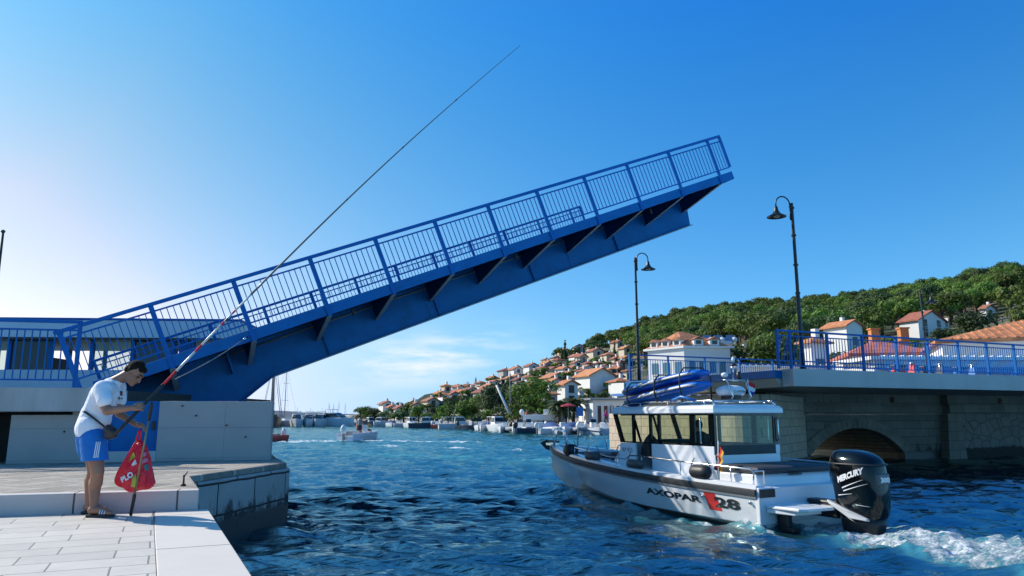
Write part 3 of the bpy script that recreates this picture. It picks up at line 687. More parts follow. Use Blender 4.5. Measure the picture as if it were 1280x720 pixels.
# arch wall
def arch_pts(ac, zc, hs, rise, n=22):
    Rr = (hs * hs + rise * rise) / (2 * rise); out_ = []
    t0 = math.asin(hs / Rr)
    for i in range(n + 1):
        t = -t0 + 2 * t0 * i / n; out_.append((ac + Rr * math.sin(t), zc + Rr * math.cos(t) - Rr))
    return out_
ac, zc, hs, rise = 9.05, 1.38, 2.72, 1.06
ap = arch_pts(ac, zc, hs, rise)
wallz = 1.92
fl = [(5.4, -.6), (ap[0][0], -.6)] + ap + [(ap[-1][0], -.6), (14.3, -.6), (14.3, wallz), (5.4, wallz)]
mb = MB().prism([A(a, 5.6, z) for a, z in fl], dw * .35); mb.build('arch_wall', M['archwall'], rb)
vs_ = M['archwall']
vous = MB()
ao = arch_pts(ac, zc + .40, hs + .42, rise + .14)
for i in range(22):
    (x0, z0), (x1, z1), (X0, Z0), (X1, Z1) = ap[i], ap[i + 1], ao[i], ao[i + 1]
    g_ = .008
    vous.hexa([A(x0 + g_, 5.57, z0 + .003), A(x1 - g_, 5.57, z1 + .003), A(x1 - g_, 5.94, z1 + .003), A(x0 + g_, 5.94, z0 + .003),
               A(X0 + g_, 5.57, Z0), A(X1 - g_, 5.57, Z1), A(X1 - g_, 5.94, Z1), A(X0 + g_, 5.94, Z0)])
vous.build('arch_ring', pm('voussoir_stone', (.24, .21, .175), .85, .35, 1.2, bump=.4, bscale=25, bdist=.01, dirt=(.12, .105, .09), damt=.5), rb)
vault = MB()
for i in range(22):
    (x0, z0), (x1, z1) = ap[i], ap[i + 1]
    vault.hexa([A(x0, 5.945, z0), A(x1, 5.945, z1), A(x1, 11.5, z1), A(x0, 11.5, z0), A(x0, 5.945, z0 + .2), A(x1, 5.945, z1 + .2), A(x1, 11.5, z1 + .2), A(x0, 11.5, z0 + .2)])
for x0 in (ap[0][0] - .3, ap[-1][0] + .0): abx(vault, x0, x0 + .3, 5.951, 11.5, -.6, ap[0][1] + .1)
vault.build('vault', M['vault'], rb)
mb = MB(); abx(mb, 4.2, 14.6, 5.50, 5.95, wallz + .002, 2.32); mb.build('ledge_course', M['upperwall'], rb, bevel=.015)
mb = MB(); abx(mb, 4.2, 14.5, 5.54, 5.95, 2.324, 2.775); mb.build('ledge_course', M['upperwall'], rb, bevel=.015)
mb = MB(); abx(mb, 14.32, LEN, 5.25, 5.95, -.6, 1.98); mb.build('rubble_wall', M['rubble'], rb, bevel=.02)
mb = MB(); abx(mb, 14.32, LEN, 5.16, 5.95, 1.985, 2.36); abx(mb, 14.30, LEN, 5.2, 5.95, 2.364, 2.776); mb.build('ledge_course', M['concrete'] if 0 else M['upperwall'], rb, bevel=.015)
mb = MB(); mb.hexa([A(14.0, 5.2, -.6), A(15.3, 5.2, -.6), A(15.3, 5.6, -.6), A(14.0, 5.6, -.6), A(14.28, 5.235, 1.98), A(15.1, 5.235, 1.98), A(15.1, 5.6, 1.98), A(14.28, 5.6, 1.98)])
mb.build('quoin', M['upperwall'], rb, bevel=.01)
mb = MB()
for a in (6.2, 6.9, 7.6, 8.3, 9.1): mb.lathe([(.03, -.01), (.03, .02), (.01, .02)], A(a, 5.535, 2.5), 8, axis=-dw)
mb.build('wall_stud', M['black'], rb)
rustp = pm('rust_plate', (.10, .05, .03), .9, .4, 12)
for a in (11.2, 17.9): MB().lathe([(.13, -.01), (.13, .02), (.05, .03)], A(a, 5.535 if a < 12 else 5.19, 2.55), 12, axis=-dw).build('rusty_plate', rustp, rb, True)
# fill behind the wall: bank and road
mb = MB(); abx(mb, 14.6, 80, 5.96, 8.4, -.6, 2.77); tag(mb.build('bank', M['concrete']), 'solid bank below the bridge approach', kind='structure')
mb = MB(); abx(mb, LEN + .01, 80, -.1, 8.3, -.6, 3.1); tag(mb.build('approach_road', M['asphalt']), 'road beyond the bridge', kind='structure')

n_ = 28
near = [A(-.52 + .02, .05, 3.26)] + [A(1.5432 * k, .05, 3.26) for k in range(n_)]
nr = thing('bridge_railing', 'blue railing along the near concrete edge of the stone bridge', 'railing', tuple(A(0, .05, 3.26)))
railing('', '', None, None, 0, 0, 1.14, None, pts=near, first_parent=nr, low=.09, gap=.15)
farr = [A(.1 - .25 + 1.5432 * 1.22 * k, 8.38, 3.20) for k in range(22)]
fr_ = thing('bridge_railing', 'blue railing along the far edge of the stone bridge beside the open end', 'railing', tuple(farr[0]))
railing('', '', None, None, 0, 0, 1.12, None, pts=farr, first_parent=fr_, low=.09, gap=.17, nb=12)

# street lamps --------------------------------------------------------------
def lamp(label, base, top, side, r=.05):
    root = thing('street_lamp', label, 'street lamp', tuple(base), 'black street lamps on the stone bridge')
    base, top = Vector(base), Vector(top); Hh = (top - base).length; up = (top - base).normalized()
    MB().lathe([(.11, 0), (.11, .04), (.08, .07), (.075, .5), (.062, .54)], base, 14).build('base', M['lampblack'], root, True)
    MB().tube([base + up * .5, base + up * Hh * .45, base + up * Hh * .452, base + up * Hh], [r * 1.15, r, r * .85, r * .75], 12).build('pole', M['lampblack'], root, 'auto')
    mb = MB()
    for f in (.45, .62, .8, .97): mb.lathe([(r * 1.25, -.025), (r * 1.25, .025)], base + up * Hh * f, 12)
    mb.build('collar', M['lampblack'], root)
    arm = []
    s = Vector(side); o_ = top - up * .55 + s * .07
    hh = .62
    arm.append(o_); arm.append(o_ + up * .5)
    for i in range(13):
        t = math.pi * i / 12; arm.append(o_ + up * (.5 + .25 * math.sin(t)) + s * (.24 - .24 * math.cos(t)))
    arm.append(arm[-1] - up * .10)
    MB().tube(arm, .022, 8).build('arm', M['lampblack'], root, True)
    mb = MB()
    for f in (.08, .42): mb.bar(o_ + up * f - s * .08, o_ + up * f + s * .03, .03, .05)
    mb.build('arm_bracket', M['lampblack'], root)
    e = arm[-1]
    sh = MB().lathe([(.02, .03), (.05, .0), (.065, -.10), (.09, -.16), (.15, -.24), (.29, -.31), (.30, -.33), (.28, -.325), (.10, -.24)], e, 22).build('lamp_shade', M['lampblack'], root, True)
    MB().ellip(e + V(0, 0, -.30), (.10, .10, .06), 12, 6).build('bulb_glass', pm('lamp_lens', (.45, .36, .25), .3), sh, True)
    return root
def vtop(bx, by, D, ytop):     # vertical post: base pixel -> point, and the height where the picture row is reached
    b_ = atD(bx, by, D); k = ray(bx - 10, ytop); z = 0
    lo, hi = b_.z, b_.z + 20
    for _ in range(50):
        mid = (lo + hi) / 2; p = V(b_.x, b_.y, mid) - CAM; yy = 360 - FPX * p.dot(Uv) / p.dot(Fv)
        if yy > ytop: lo = mid
        else: hi = mid
    return b_, V(b_.x, b_.y, mid)
b_ = A(.30, -.16, 2.95); b1 = V(b_.x, b_.y, 3.26)
def ztop(b_, ytop):
    lo, hi = b_.z, b_.z + 20
    for _ in range(50):
        mid = (lo + hi) / 2; p = V(b_.x, b_.y, mid) - CAM
        if 360 - FPX * p.dot(Uv) / p.dot(Fv) > ytop: lo = mid
        else: hi = mid
    return V(b_.x, b_.y, mid)
b1 = A(.55, .13, 3.262); lamp('tall black lamp post on the near concrete edge, its bell shade reaching left', b1, ztop(b1, 254), (-.98, -.2, 0), .062)
b2 = A(.15, 8.2, 3.222); lamp('black lamp post at the far corner of the bridge end, its shade reaching right', b2, ztop(b2, 322), (.98, .2, 0), .058)
b3 = A(17.35, 8.2, 3.222); lamp('farther black lamp post with bell shade seen against the wooded hill', b3, ztop(b3, 367), (.98, .1, 0), .055)
# ---------------------------------------------------------------- lettering
def text_mesh(s, size, space=1.0, bold=0.0):
    cu = bpy.data.curves.new('txt', 'FONT'); cu.body = s; cu.size = size; cu.space_character = space; cu.offset = bold
    cu.resolution_u = 3
    o = bpy.data.objects.new('txt', cu); col.objects.link(o)
    dg = bpy.context.evaluated_depsgraph_get(); me = bpy.data.meshes.new_from_object(o.evaluated_get(dg))
    bpy.data.objects.remove(o); bpy.data.curves.remove(cu)
    bm = bmesh.new(); bm.from_mesh(me)
    bmesh.ops.subdivide_edges(bm, edges=[e for e in bm.edges if e.calc_length() > size * .25], cuts=2)
    bmesh.ops.triangulate(bm, faces=bm.faces)
    vs = [v.co.copy() for v in bm.verts]; fs = [tuple(v.index for v in f.verts) for f in bm.faces]; bm.free(); bpy.data.meshes.remove(me)
    xs = [v.x for v in vs]; ys = [v.y for v in vs]
    return [V(v.x - min(xs), v.y - min(ys), 0) for v in vs], fs, max(xs) - min(xs), max(ys) - min(ys)
def tree_of(o):      # BVH in world space of a mesh object (things are not rotated)
    off = V(0, 0, 0); p = o
    while p is not None: off += p.location; p = p.parent
    me = o.data
    return BVHTree.FromPolygons([v.co + off for v in me.vertices], [tuple(p.vertices) for p in me.polygons])
def project(bv, pts, fs, direction, name, mat, parent, lift=.004, thick=False):
    d = Vector(direction).normalized(); mb = MB(); vs = []; ok = []
    for p in pts:
        h = bv.ray_cast(p - d * 3, d)
        if h[0] is None: vs.append(None)
        else: vs.append(h[0] - d * lift)
    idx = {}; out_ = []
    for i, v in enumerate(vs):
        if v is not None: idx[i] = len(out_); out_.append(v)
    f2 = [tuple(idx[i] for i in f) for f in fs if all(i in idx for i in f)]
    mb.add(out_, f2)
    return mb.build(name, mat, parent, fix=False)
def letter(bv, s, size, o, right, up, direction, name, mat, parent, shear=0, sx=1, lift=.004, bold=0, space=1.0, width=None):
    v, f, w_, h_ = text_mesh(s, size, space, bold)
    if width: sx = width / w_
    right, up, o = Vector(right), Vector(up), Vector(o)
    return project(bv, [o + right * ((q.x + shear * q.y) * sx) + up * q.y for q in v], f, direction, name, mat, parent, lift)
def patch(bv, poly2, o, right, up, direction, name, mat, parent, lift=.003, n=10):
    """filled quad strip patch: poly2 = 4 corners (x, y)"""
    a, b, c, d = [Vector(q) for q in poly2]; pts = []; fs = []
    for i in range(n + 1):
        for j in range(3):
            p = a.lerp(b, i / n).lerp(d.lerp(c, i / n), j / 2); pts.append(Vector(o) + Vector(right) * p.x + Vector(up) * p.y)
    for i in range(n):
        for j in range(2): k = i * 3 + j; fs.append((k, k + 3, k + 4, k + 1))
    return project(bv, pts, fs, direction, name, mat, parent, lift)

# ---------------------------------------------------------------- implicit-looking bodies: primitives fused by voxel remesh
def blob(name, prims, mat, parent, voxel=.009, smooth=6, factor=.5, clip=None):
    mb = MB()
    for p in prims:
        if p[0] == 'c':
            _, a, b, ra, rb_ = p; a, b = Vector(a), Vector(b); d = (b - a); L = d.length; d.normalize()
            rings = 8; prof = []
            for i in range(rings + 1):
                t = -math.pi / 2 + math.pi / 2 * i / rings; prof.append((max(ra * math.cos(t), 1e-4), ra * math.sin(t)))
            for i in range(rings + 1):
                t = math.pi / 2 * i / rings; prof.append((max(rb_ * math.cos(t), 1e-4), L + rb_ * math.sin(t)))
            mb.lathe(prof, a, 16, axis=d)
        elif p[0] == 'e':
            _, c, r, rot = p; mb.ellip(c, r, 18, 12, rot)
        elif p[0] == 'l':      # loft of rings
            mb.loft(p[1])
    off = V(0, 0, 0); q = parent
    while q is not None: off += q.location; q = q.parent
    me = bpy.data.meshes.new(name); me.from_pydata([Vector(v) - off for v in mb.v], [], mb.f)
    bm = bmesh.new(); bm.from_mesh(me); bmesh.ops.remove_doubles(bm, verts=bm.verts, dist=1e-5); bmesh.ops.recalc_face_normals(bm, faces=bm.faces); bm.to_mesh(me); bm.free()
    o = bpy.data.objects.new(name, me); col.objects.link(o)
    r = o.modifiers.new('r', 'REMESH'); r.mode = 'VOXEL'; r.voxel_size = voxel; r.adaptivity = 0
    s = o.modifiers.new('s', 'SMOOTH'); s.iterations = smooth; s.factor = factor
    dg = bpy.context.evaluated_depsgraph_get(); me2 = bpy.data.meshes.new_from_object(o.evaluated_get(dg))
    o.modifiers.clear(); o.data = me2; me2.name = name; bpy.data.meshes.remove(me)
    if clip:
        bm = bmesh.new(); bm.from_mesh(me2)
        for co, no in clip: bmesh.ops.bisect_plane(bm, geom=bm.verts[:] + bm.edges[:] + bm.faces[:], plane_co=Vector(co) - off, plane_no=no, clear_outer=True)
        bm.to_mesh(me2); bm.free()
    me2.materials.clear(); me2.materials.append(mat)
    me2.polygons.foreach_set('use_smooth', [True] * len(me2.polygons))
    if parent: o.parent = parent
    return o

# ---------------------------------------------------------------- cabin motor boat
bo = V(5.22, 13.42, 0); bfw = V(-.469, .883, 0); bpt = V(-.883, -.469, 0); UZ = V(0, 0, 1)
G = lambda x, y, z: bo + bfw * x + bpt * y + UZ * z
boat = thing('motor_boat', 'white cabin motor boat with large black outboard and blue boards on its roof', 'motor boat', tuple(bo))
XS = [0, 1, 2, 3, 4, 5, 6, 7, 7.8, 8.3, 8.62, 8.78]
sheer_b = lambda x: float(np.interp(x, [0, 2, 4, 5, 6, 7, 7.8, 8.3, 8.62, 8.78], [1.30, 1.36, 1.33, 1.24, 1.07, .79, .50, .27, .11, .03]))
sheer_z = lambda x: float(np.interp(x, [0, 1.65, 3.2, 4.4, 6, 8, 8.78], [.66, .70, .755, .82, .91, 1.03, 1.08]))
ch_b = lambda x: float(np.interp(x, [0, 2, 4, 5, 6, 7, 7.8, 8.3, 8.62, 8.78], [1.19, 1.22, 1.15, 1.02, .80, .50, .27, .12, .05, .012]))
ch_z = lambda x: float(np.interp(x, [0, 3, 4.5, 6, 7.5, 8.78], [.06, .08, .14, .28, .50, .70]))
kl_z = lambda x: float(np.interp(x, [0, 5.5, 7, 8, 8.5, 8.78], [-.42, -.40, -.22, .05, .25, .45]))
XF = np.linspace(0, 8.78, 34)
rings = []
for x in XF:
    b_, z_, c_, cz, kz = sheer_b(x), sheer_z(x), ch_b(x), ch_z(x), kl_z(x)
    half = [(0, kz), (c_ * .5, kz + (cz - kz) * .48), (c_, cz), (c_ + .015, cz + .03), (c_ + (b_ - c_) * .55, cz + (z_ - cz) * .45), (b_, z_ - .16), (b_, z_)]
    ring = [G(x, y, z) for y, z in half] + [G(x, -y, z) for y, z in half[::-1][:-1]]
    rings.append(ring)
mb = MB(); mb.loft(rings, caps=False, closed=False)
n_r = len(rings[0])
mb.add([*rings[0]], [tuple(range(n_r))]); mb.loft([[r[0], r[-1]] for r in rings], caps=False, closed=False)
hull = mb.build('hull', M['gel'], boat, 'auto')
hb = tree_of(hull)
# gunwale cap and rubbing strake
for sgn in (1, -1):
    cap = MB(); cap.loft([[G(x, sgn * (sheer_b(x) + .012), sheer_z(x) - .01), G(x, sgn * (sheer_b(x) + .004), sheer_z(x) + .045), G(x, sgn * (sheer_b(x) - .05), sheer_z(x) + .06),
              G(x, sgn * max(sheer_b(x) - .20, .005), sheer_z(x) + .05), G(x, sgn * max(sheer_b(x) - .20, .004), sheer_z(x) - .02)] for x in XF])
    cap.build('gunwale', M['gel'], boat, 'auto')
    st = MB(); st.loft([[G(x, sgn * (sheer_b(x) + .0), sheer_z(x) - .012), G(x, sgn * (sheer_b(x) + .042), sheer_z(x) - .02), G(x, sgn * (sheer_b(x) + .045), sheer_z(x) - .07),
              G(x, sgn * (sheer_b(x) + .028), sheer_z(x) - .12), G(x, sgn * (sheer_b(x) - .01), sheer_z(x) - .125)] for x in XF])
    st.build('rubbing_strake', M['dgrey'], boat, 'auto')
    gr = MB(); gr.loft([[G(x, sgn * (sheer_b(x) + .004), sheer_z(x) - .128), G(x, sgn * (sheer_b(x) + .020), sheer_z(x) - .132), G(x, sgn * (sheer_b(x) + .014), sheer_z(x) - .165), G(x, sgn * (sheer_b(x) - .004), sheer_z(x) - .168)] for x in XF[:-1]])
    gr.build('grey_moulding', M['grey'], boat, 'auto')
# deck sole
mb = MB(); mb.loft([[G(x, max(sheer_b(x) - .14, .003), sheer_z(x) - (.30 if x < 6.8 else .1)), G(x, -max(sheer_b(x) - .14, .003), sheer_z(x) - (.30 if x < 6.8 else .1))] for x in XF], caps=False, closed=False)
mb.build('deck_sole', pm('deck_teak_grey', (.16, .14, .12), .8, .2, 8), boat)
mb = MB()
for sgn in (1, -1):
    mb.loft([[G(x, sgn * max(sheer_b(x) - .16, .002), sheer_z(x) - .32), G(x, sgn * max(sheer_b(x) - .16, .002), sheer_z(x) + .0)] for x in XF], caps=False, closed=False)
mb.build('bulwark_liner', M['gel'], boat)
def gbox(mb, x0, x1, y0, y1, z0, z1, rx=0):
    return mb.hexa([G(x0, y0, z0), G(x0, y1, z0), G(x1, y1, z0), G(x1, y0, z0), G(x0, y0, z1), G(x0, y1, z1), G(x1, y1, z1), G(x1, y0, z1)][:4][::-1] + [G(x0, y0, z1), G(x0, y1, z1), G(x1, y1, z1), G(x1, y0, z1)][::-1])
# stern: transom corners with black pads, platforms
for sgn in (1, -1):
    y0, y1 = (.95, 1.30) if sgn > 0 else (-1.30, -.95)
    mb = MB(); gbox(mb, -.06, .02, y0, y1, .08, .68); mb.build('transom_corner', M['gel'], boat, bevel=.015)
    mb = MB(); gbox(mb, -.085, -.062, y0 + .0, y1 + .0, .52, .655); mb.build('black_pad', M['black'], boat, bevel=.008)
    # swim platform, tapering aft
    z0, z1 = .30, .40
    ya, yb = sgn * 1.18, sgn * .34
    mb = MB(); mb.prism([G(-.07, ya, z1), G(-.72, ya - sgn * .04, z1), G(-.80, ya - sgn * .16, z1), G(-.82, yb + sgn * .1, z1), G(-.66, yb, z1), G(-.07, yb, z1)], V(0, 0, -.05))
    mb.prism([G(-.07, ya - sgn * .01, z1 - .052), G(-.62, ya - sgn * .08, z1 - .052), G(-.64, yb + sgn * .18, z1 - .052), G(-.07, yb + sgn * .1, z1 - .052)], V(0, 0, -.07))
    mb.build('swim_platform', M['gel'], boat, bevel=.014)
    mb = MB(); gbox(mb, -.30, -.07, sgn * .88 - .05, sgn * .88 + .05, .04, .275); gbox(mb, -.42, -.07, sgn * .88 - .09, sgn * .88 + .06, -.02, .05)
    mb.build('trim_tab_ram', M['black'], boat, bevel=.012)
mb = MB(); mb.hexa([G(-.05, .95, .1), G(.18, .95, .1), G(.18, -.95, .1), G(-.05, -.95, .1), G(-.05, .95, .40), G(.30, .95, .40), G(.30, -.95, .40), G(-.05, -.95, .40)])
mb.build('transom', M['gel'], boat, bevel=.02)
mb = MB(); mb.loft([[G(x0, .93, z), G(x0, -.93, z), G(1.25, -.93, z), G(1.25, .93, z)] for x0, z in ((.26, .36), (.30, .52), (.33, .80), (.36, .86))]); mb.build('aft_module', M['gel'], boat, bevel=.03)
mb = MB(); mb.loft([[G(x0, w_, z), G(x0, -w_, z), G(1.32, -w_, z), G(1.32, w_, z)] for x0, w_, z in ((.34, .90, .862), (.27, .95, .90), (.27, .95, .95), (.33, .91, .99))]); mb.build('sun_pad', M['dgrey'], boat, 'auto', bevel=.012)
mb = MB(); gbox(mb, .295, .325, -.16, .16, .83, .852); mb.build('module_handle', M['black'], boat, bevel=.006)
# cabin
WN = (.60, .78, .68)
zs, zr = 1.30, 1.91      # sill and roof underside
xr, xf, hw = 1.44, 4.36, .85
cabm = M['gel']
for sgn in (1, -1):
    y = sgn * hw; yi = sgn * (hw - .05)
    def side(poly, name, mat):
        return MB().prism([G(a, y, z) for a, z in poly], (-bpt * sgn * .05)).build(name, mat, boat, bevel=.004)
    side([(xr, .45), (2.02, .45), (2.02, zs), (xr, zs)], 'side_panel', cabm)
    side([(2.035, .45), (3.30, .45), (3.30, zs), (2.035, zs)], 'side_door', cabm)
    if sgn > 0:
        side([(3.86, .5), (4.52, .5), (4.40, zs - .01), (3.86, zs)], 'side_panel', cabm)
    else:
        side([(3.30, .5), (4.52, .5), (4.40, zs - .01), (3.30, zs)], 'side_panel', cabm)
    # mullions
    mb = MB()
    for x0, x1 in ((xr, xr + .07), (1.96, 2.10), (3.02, 3.09), (3.30, 3.37), (3.88, 3.96)):
        mb.obox(G(x0, y, zs), bfw * (x1 - x0), -bpt * sgn * .045, UZ * (zr - zs))
    mb.obox(G(xr, y, zs), bfw * (xf - xr), -bpt * sgn * .04, UZ * .025)
    mb.obox(G(xr, y, zr - .025), bfw * (xf - xr), -bpt * sgn * .04, UZ * .025)
    mb.prism([G(4.28, y, zs), G(4.36, y, zs), G(4.62, y, zr), G(4.54, y, zr)], -bpt * sgn * .05)
    mb.build('window_frame', M['blackg'], boat)
    for x0, x1 in ((xr + .07, 1.96), (2.10, 3.02), (3.09, 3.30), (3.96, 4.28)) + (((3.37, 3.88),) if sgn < 0 else ()):
        mb = MB()
        xt = x1 + .26 if x1 > 4.2 else x1
        mb.prism([G(x0 + .002, y - sgn * .015, zs + .027), G(x1 - .002, y - sgn * .015, zs + .027), G(xt - .002, y - sgn * .015, zr - .027), G(x0 + .002, y - sgn * .015, zr - .027)], -bpt * sgn * .006)
        mb.build('side_window', M['cabglass'], boat)
    mb = MB(); mb.tube([G(xr + .30, y + sgn * .03, zs + .05), G(xr + .30, y + sgn * .05, zs + .10), G(xr + .30, y + sgn * .05, zr - .12), G(xr + .30, y + sgn * .03, zr - .07)], .014, 8)
    mb.build('grab_rail', M['steel'], boat, True)
# front screen
mb = MB(); mb.obox(G(4.36, -.84, zs + .001), bpt * 1.68, bfw * .02, (G(4.62, 0, zr) - G(4.36, 0, zs))); mb.build('windscreen', M['cabglass'], boat)
for y in (-.85, -.30, .27, .80): MB().obox(G(4.365, y, zs + .001), bpt * .045, bfw * .035, (G(4.62, 0, zr) - G(4.36, 0, zs))).build('windscreen_frame', M['blackg'], boat)
mb = MB(); mb.hexa([G(4.30, .86, .5), G(5.4, .55, .5), G(5.4, -.55, .5), G(4.30, -.86, .5), G(4.30, .86, zs - .01), G(5.0, .5, 1.0), G(5.0, -.5, 1.0), G(4.30, -.86, zs - .01)]); mb.build('cabin_front', cabm, boat, bevel=.03)
# rear wall
mb = MB(); mb.hexa([G(xr - .06, -hw, .5), G(xr - .06, hw, .5), G(xr + .02, hw, .5), G(xr + .02, -hw, .5), G(xr - .02, -hw, zs - .16), G(xr - .02, hw, zs - .16), G(xr + .03, hw, zs - .16), G(xr + .03, -hw, zs - .16)][0:8]); mb.build('rear_wall', cabm, boat, bevel=.006)
mb = MB(); gbox(mb, xr - .035, xr + .02, -hw + .12, hw - .02, zs - .155, zs + .01); mb.build('rear_panel', M['dgrey'], boat, bevel=.006)
mb = MB(); gbox(mb, xr - .03, xr + .02, -hw, -hw + .115, zs - .158, zs + .01); mb.build('rear_corner', cabm, boat, bevel=.006)
mb = MB()
for y0, y1 in ((-hw + .02, -hw + .13), (hw - .07, hw - .01)): gbox(mb, xr - .02, xr + .02, y0, y1, zs + .012, zr)
gbox(mb, xr - .02, xr + .02, -hw + .13, hw - .07, zs + .012, zs + .04); gbox(mb, xr - .02, xr + .02, -hw + .13, hw - .07, zr - .04, zr)
mb.build('rear_window_frame', M['blackg'], boat)
mb = MB(); gbox(mb, xr - .006, xr + .0, -hw + .131, hw - .071, zs + .041, zr - .041); mb.build('rear_window', M['cabglass'], boat)
mb = MB(); mb.tube([G(xr - .04, -hw + .05, zs + .08), G(xr - .06, -hw + .05, zs + .12), G(xr - .06, -hw + .05, zr - .12), G(xr - .04, -hw + .05, zr - .08)], .014, 8); mb.build('grab_rail', M['steel'], boat, True)
# roof
rf = []
for z, e in ((zr, .03), (zr + .02, .0), (zr + .10, .005), (zr + .155, .05), (zr + .175, .14)):
    rf.append([G(xr - .10 + e, hw + .07 - e, z), G(4.60 - e, hw + .07 - e, z), G(4.86 - e * 2, .72 - e, z), G(4.96 - e * 2, .3, z), G(4.96 - e * 2, -.3, z), G(4.86 - e * 2, -.72 + e, z), G(4.60 - e, -hw - .07 + e, z), G(xr - .10 + e, -hw - .07 + e, z)])
mb = MB(); mb.loft(rf); roof = mb.build('cabin_roof', M['gel'], boat, 'auto')
# roof rack
mb = MB()
for sgn in (1, -1):
    y = sgn * .80
    pts = [G(1.42, y, zr + .16), G(1.46, y, zr + .235), G(1.55, y, zr + .25)] + [G(x, y, zr + .25) for x in (2, 3, 3.9)] + [G(4.3, y, zr + .22), G(4.45, y, zr + .15)]
    mb.tube(pts, .018, 8)
for x in (1.6, 2.4, 3.3): mb.tube([G(x, -.80, zr + .25), G(x, .80, zr + .25)], .014, 8)
for x in (1.7, 2.8, 3.7):
    for y in (-.8, .8): mb.tube([G(x, y, zr + .14), G(x, y, zr + .25)], .012, 6)
mb.build('roof_rack', M['steel'], boat, True)
mb = MB(); mb.tube([G(1.44, .75, zr + .17), G(1.44, -.72, zr + .17), G(1.47, -.78, zr + .25), G(1.55, -.78, zr + .255)], .016, 8); mb.build('rear_roof_rail', M['steel'], boat, True)
# radar mast and dome
mb = MB()
rad = []
for z, a_, b_ in ((0, .20, .24), (.02, .25, .29), (.10, .27, .31), (.17, .22, .25), (.20, .10, .12)):
    rad.append([G(1.78 + a_ * math.cos(t), .02 + b_ * math.sin(t), zr + .36 + z) for t in [2 * math.pi * k / 24 for k in range(24)]])
mb.loft(rad); rd = mb.build('radar_dome', M['gel'], boat, True)
mb = MB(); mb.lathe([(.20, 0), (.20, .07)], G(1.78, .02, zr + .285), 16); mb.build('radar_base', M['black'], boat)
letter(tree_of(rd), 'GARMIN', .075, G(1.95, .10, zr + .415) , -bfw * 0 + V(.92, .39, 0) * 1, UZ, V(-.39, .92, 0), 'radar_lettering', M['textblack'], rd, lift=.004) if 0 else letter(tree_of(rd), 'GARMIN', .07, G(1.52, .17, zr + .41), -bpt, UZ, bfw, 'radar_lettering', M['textblack'], rd, lift=.004, width=.30)
mb = MB()
for y in (-.22, .26):
    mb.tube([G(1.55, y, zr + .25), G(1.48, y, zr + .33), G(1.60, y, zr + .62), G(1.66, y, zr + .66), G(1.95, y, zr + .66)], .016, 8)
mb.tube([G(1.64, -.24, zr + .66), G(1.64, .28, zr + .66)], .016, 8)
mb.tube([G(1.66, .06, zr + .66), G(1.64, .05, zr + 1.02)], .013, 8)
mb.build('radar_mast', M['steel'], boat, True)
mb = MB(); mb.lathe([(.03, 0), (.035, .05), (.02, .10)], G(1.64, .05, zr + 1.02), 12); mb.ellip(G(1.70, .24, zr + .76), (.07, .07, .05), 12, 8); mb.build('navigation_light', M['gel'], boat, True)
mb = MB(); mb.tube([G(1.66, -.1, zr + .68), G(1.66, -.1, zr + .83)], .045, 10); mb.lathe([(.09, -.02), (.03, .03)], G(1.64, .05, zr + .96), 12); mb.build('mast_fitting', M['black'], boat, True)
# cabin interior
mb = MB(); gbox(mb, xr + .06, 4.3, -.80, .80, .46, .60); mb.build('cabin_floor', M['dgrey'], boat)
mb = MB(); gbox(mb, 3.9, 4.28, -.80, .10, .6, 1.36); mb.build('helm_console', M['black'], boat, bevel=.03)
for x, y in ((2.25, -.62), (3.35, -.35)):
    mb = MB(); mb.loft([[G(x + a_, y + b_, z) for a_, b_ in ((-.02, 0), (c_, 0), (c_, .45), (-.02, .45))] for z, c_ in ((.6, .42), (1.02, .42), (1.03, .10), (1.34, .08))])
    mb.build('cabin_seat', M['black'], boat, bevel=.03)
mb = MB(); mb.loft([[G(3.74 + a_, .52 + b_, z) for a_, b_ in ((-.13 * k, -.17 * k), (.13 * k, -.17 * k), (.13 * k, .17 * k), (-.13 * k, .17 * k))] for z, k in ((.98, 1.1), (1.25, 1.0), (1.42, .5), (1.50, .15))])
bagd = mb.build('jacket_bundle', M['black'], None, True, bevel=.02); tag(bagd, 'dark bundle piled in the open side door of the cabin', 'bag')
# helmsman seen through the side window
skin = pm('skin', (.42, .235, .155), .55, .10, 8, bump=.05, bscale=120, bdist=.002)
skin_tan = pm('tanned_skin', (.34, .165, .10), .5, .2, 5, bump=.08, bscale=90, bdist=.002)
navy = pm('navy_cloth', (.02, .028, .05), .9, .2, 12)
hm = thing('person', 'person in dark top at the helm, seen through the cabin window of the motor boat', 'person', tuple(G(2.75, .0, .6)))
blob('body', [('e', G(2.78, .02, 1.66), (.085, .095, .115), None), ('c', G(2.76, .02, 1.52), G(2.77, .02, 1.62), .06, .055), ('c', G(2.72, -.17, 1.42), G(2.72, .21, 1.42), .075, .075),
              ('c', G(2.72, .02, 1.38), G(2.70, .02, 1.05), .17, .16), ('c', G(2.72, .22, 1.40), G(2.85, .30, 1.15), .055, .045), ('c', G(2.85, .30, 1.15), G(3.15, .2, 1.22), .042, .032),
              ('c', G(2.72, -.18, 1.40), G(2.85, -.26, 1.15), .055, .045), ('c', G(2.85, -.26, 1.15), G(3.15, -.18, 1.22), .042, .032), ('e', G(3.2, .19, 1.22), (.05, .045, .025), None), ('e', G(3.2, -.18, 1.22), (.05, .045, .025), None),
              ('c', G(2.70, .10, 1.02), G(3.12, .12, 1.0), .09, .07), ('c', G(2.70, -.06, 1.02), G(3.12, -.1, 1.0), .09, .07), ('c', G(3.12, .12, 1.0), G(3.15, .12, .62), .06, .045), ('c', G(3.12, -.1, 1.0), G(3.15, -.1, .62), .06, .045),
              ('e', G(2.87, .02, 1.65), (.02, .018, .022), None)], skin, hm, .014, 4)
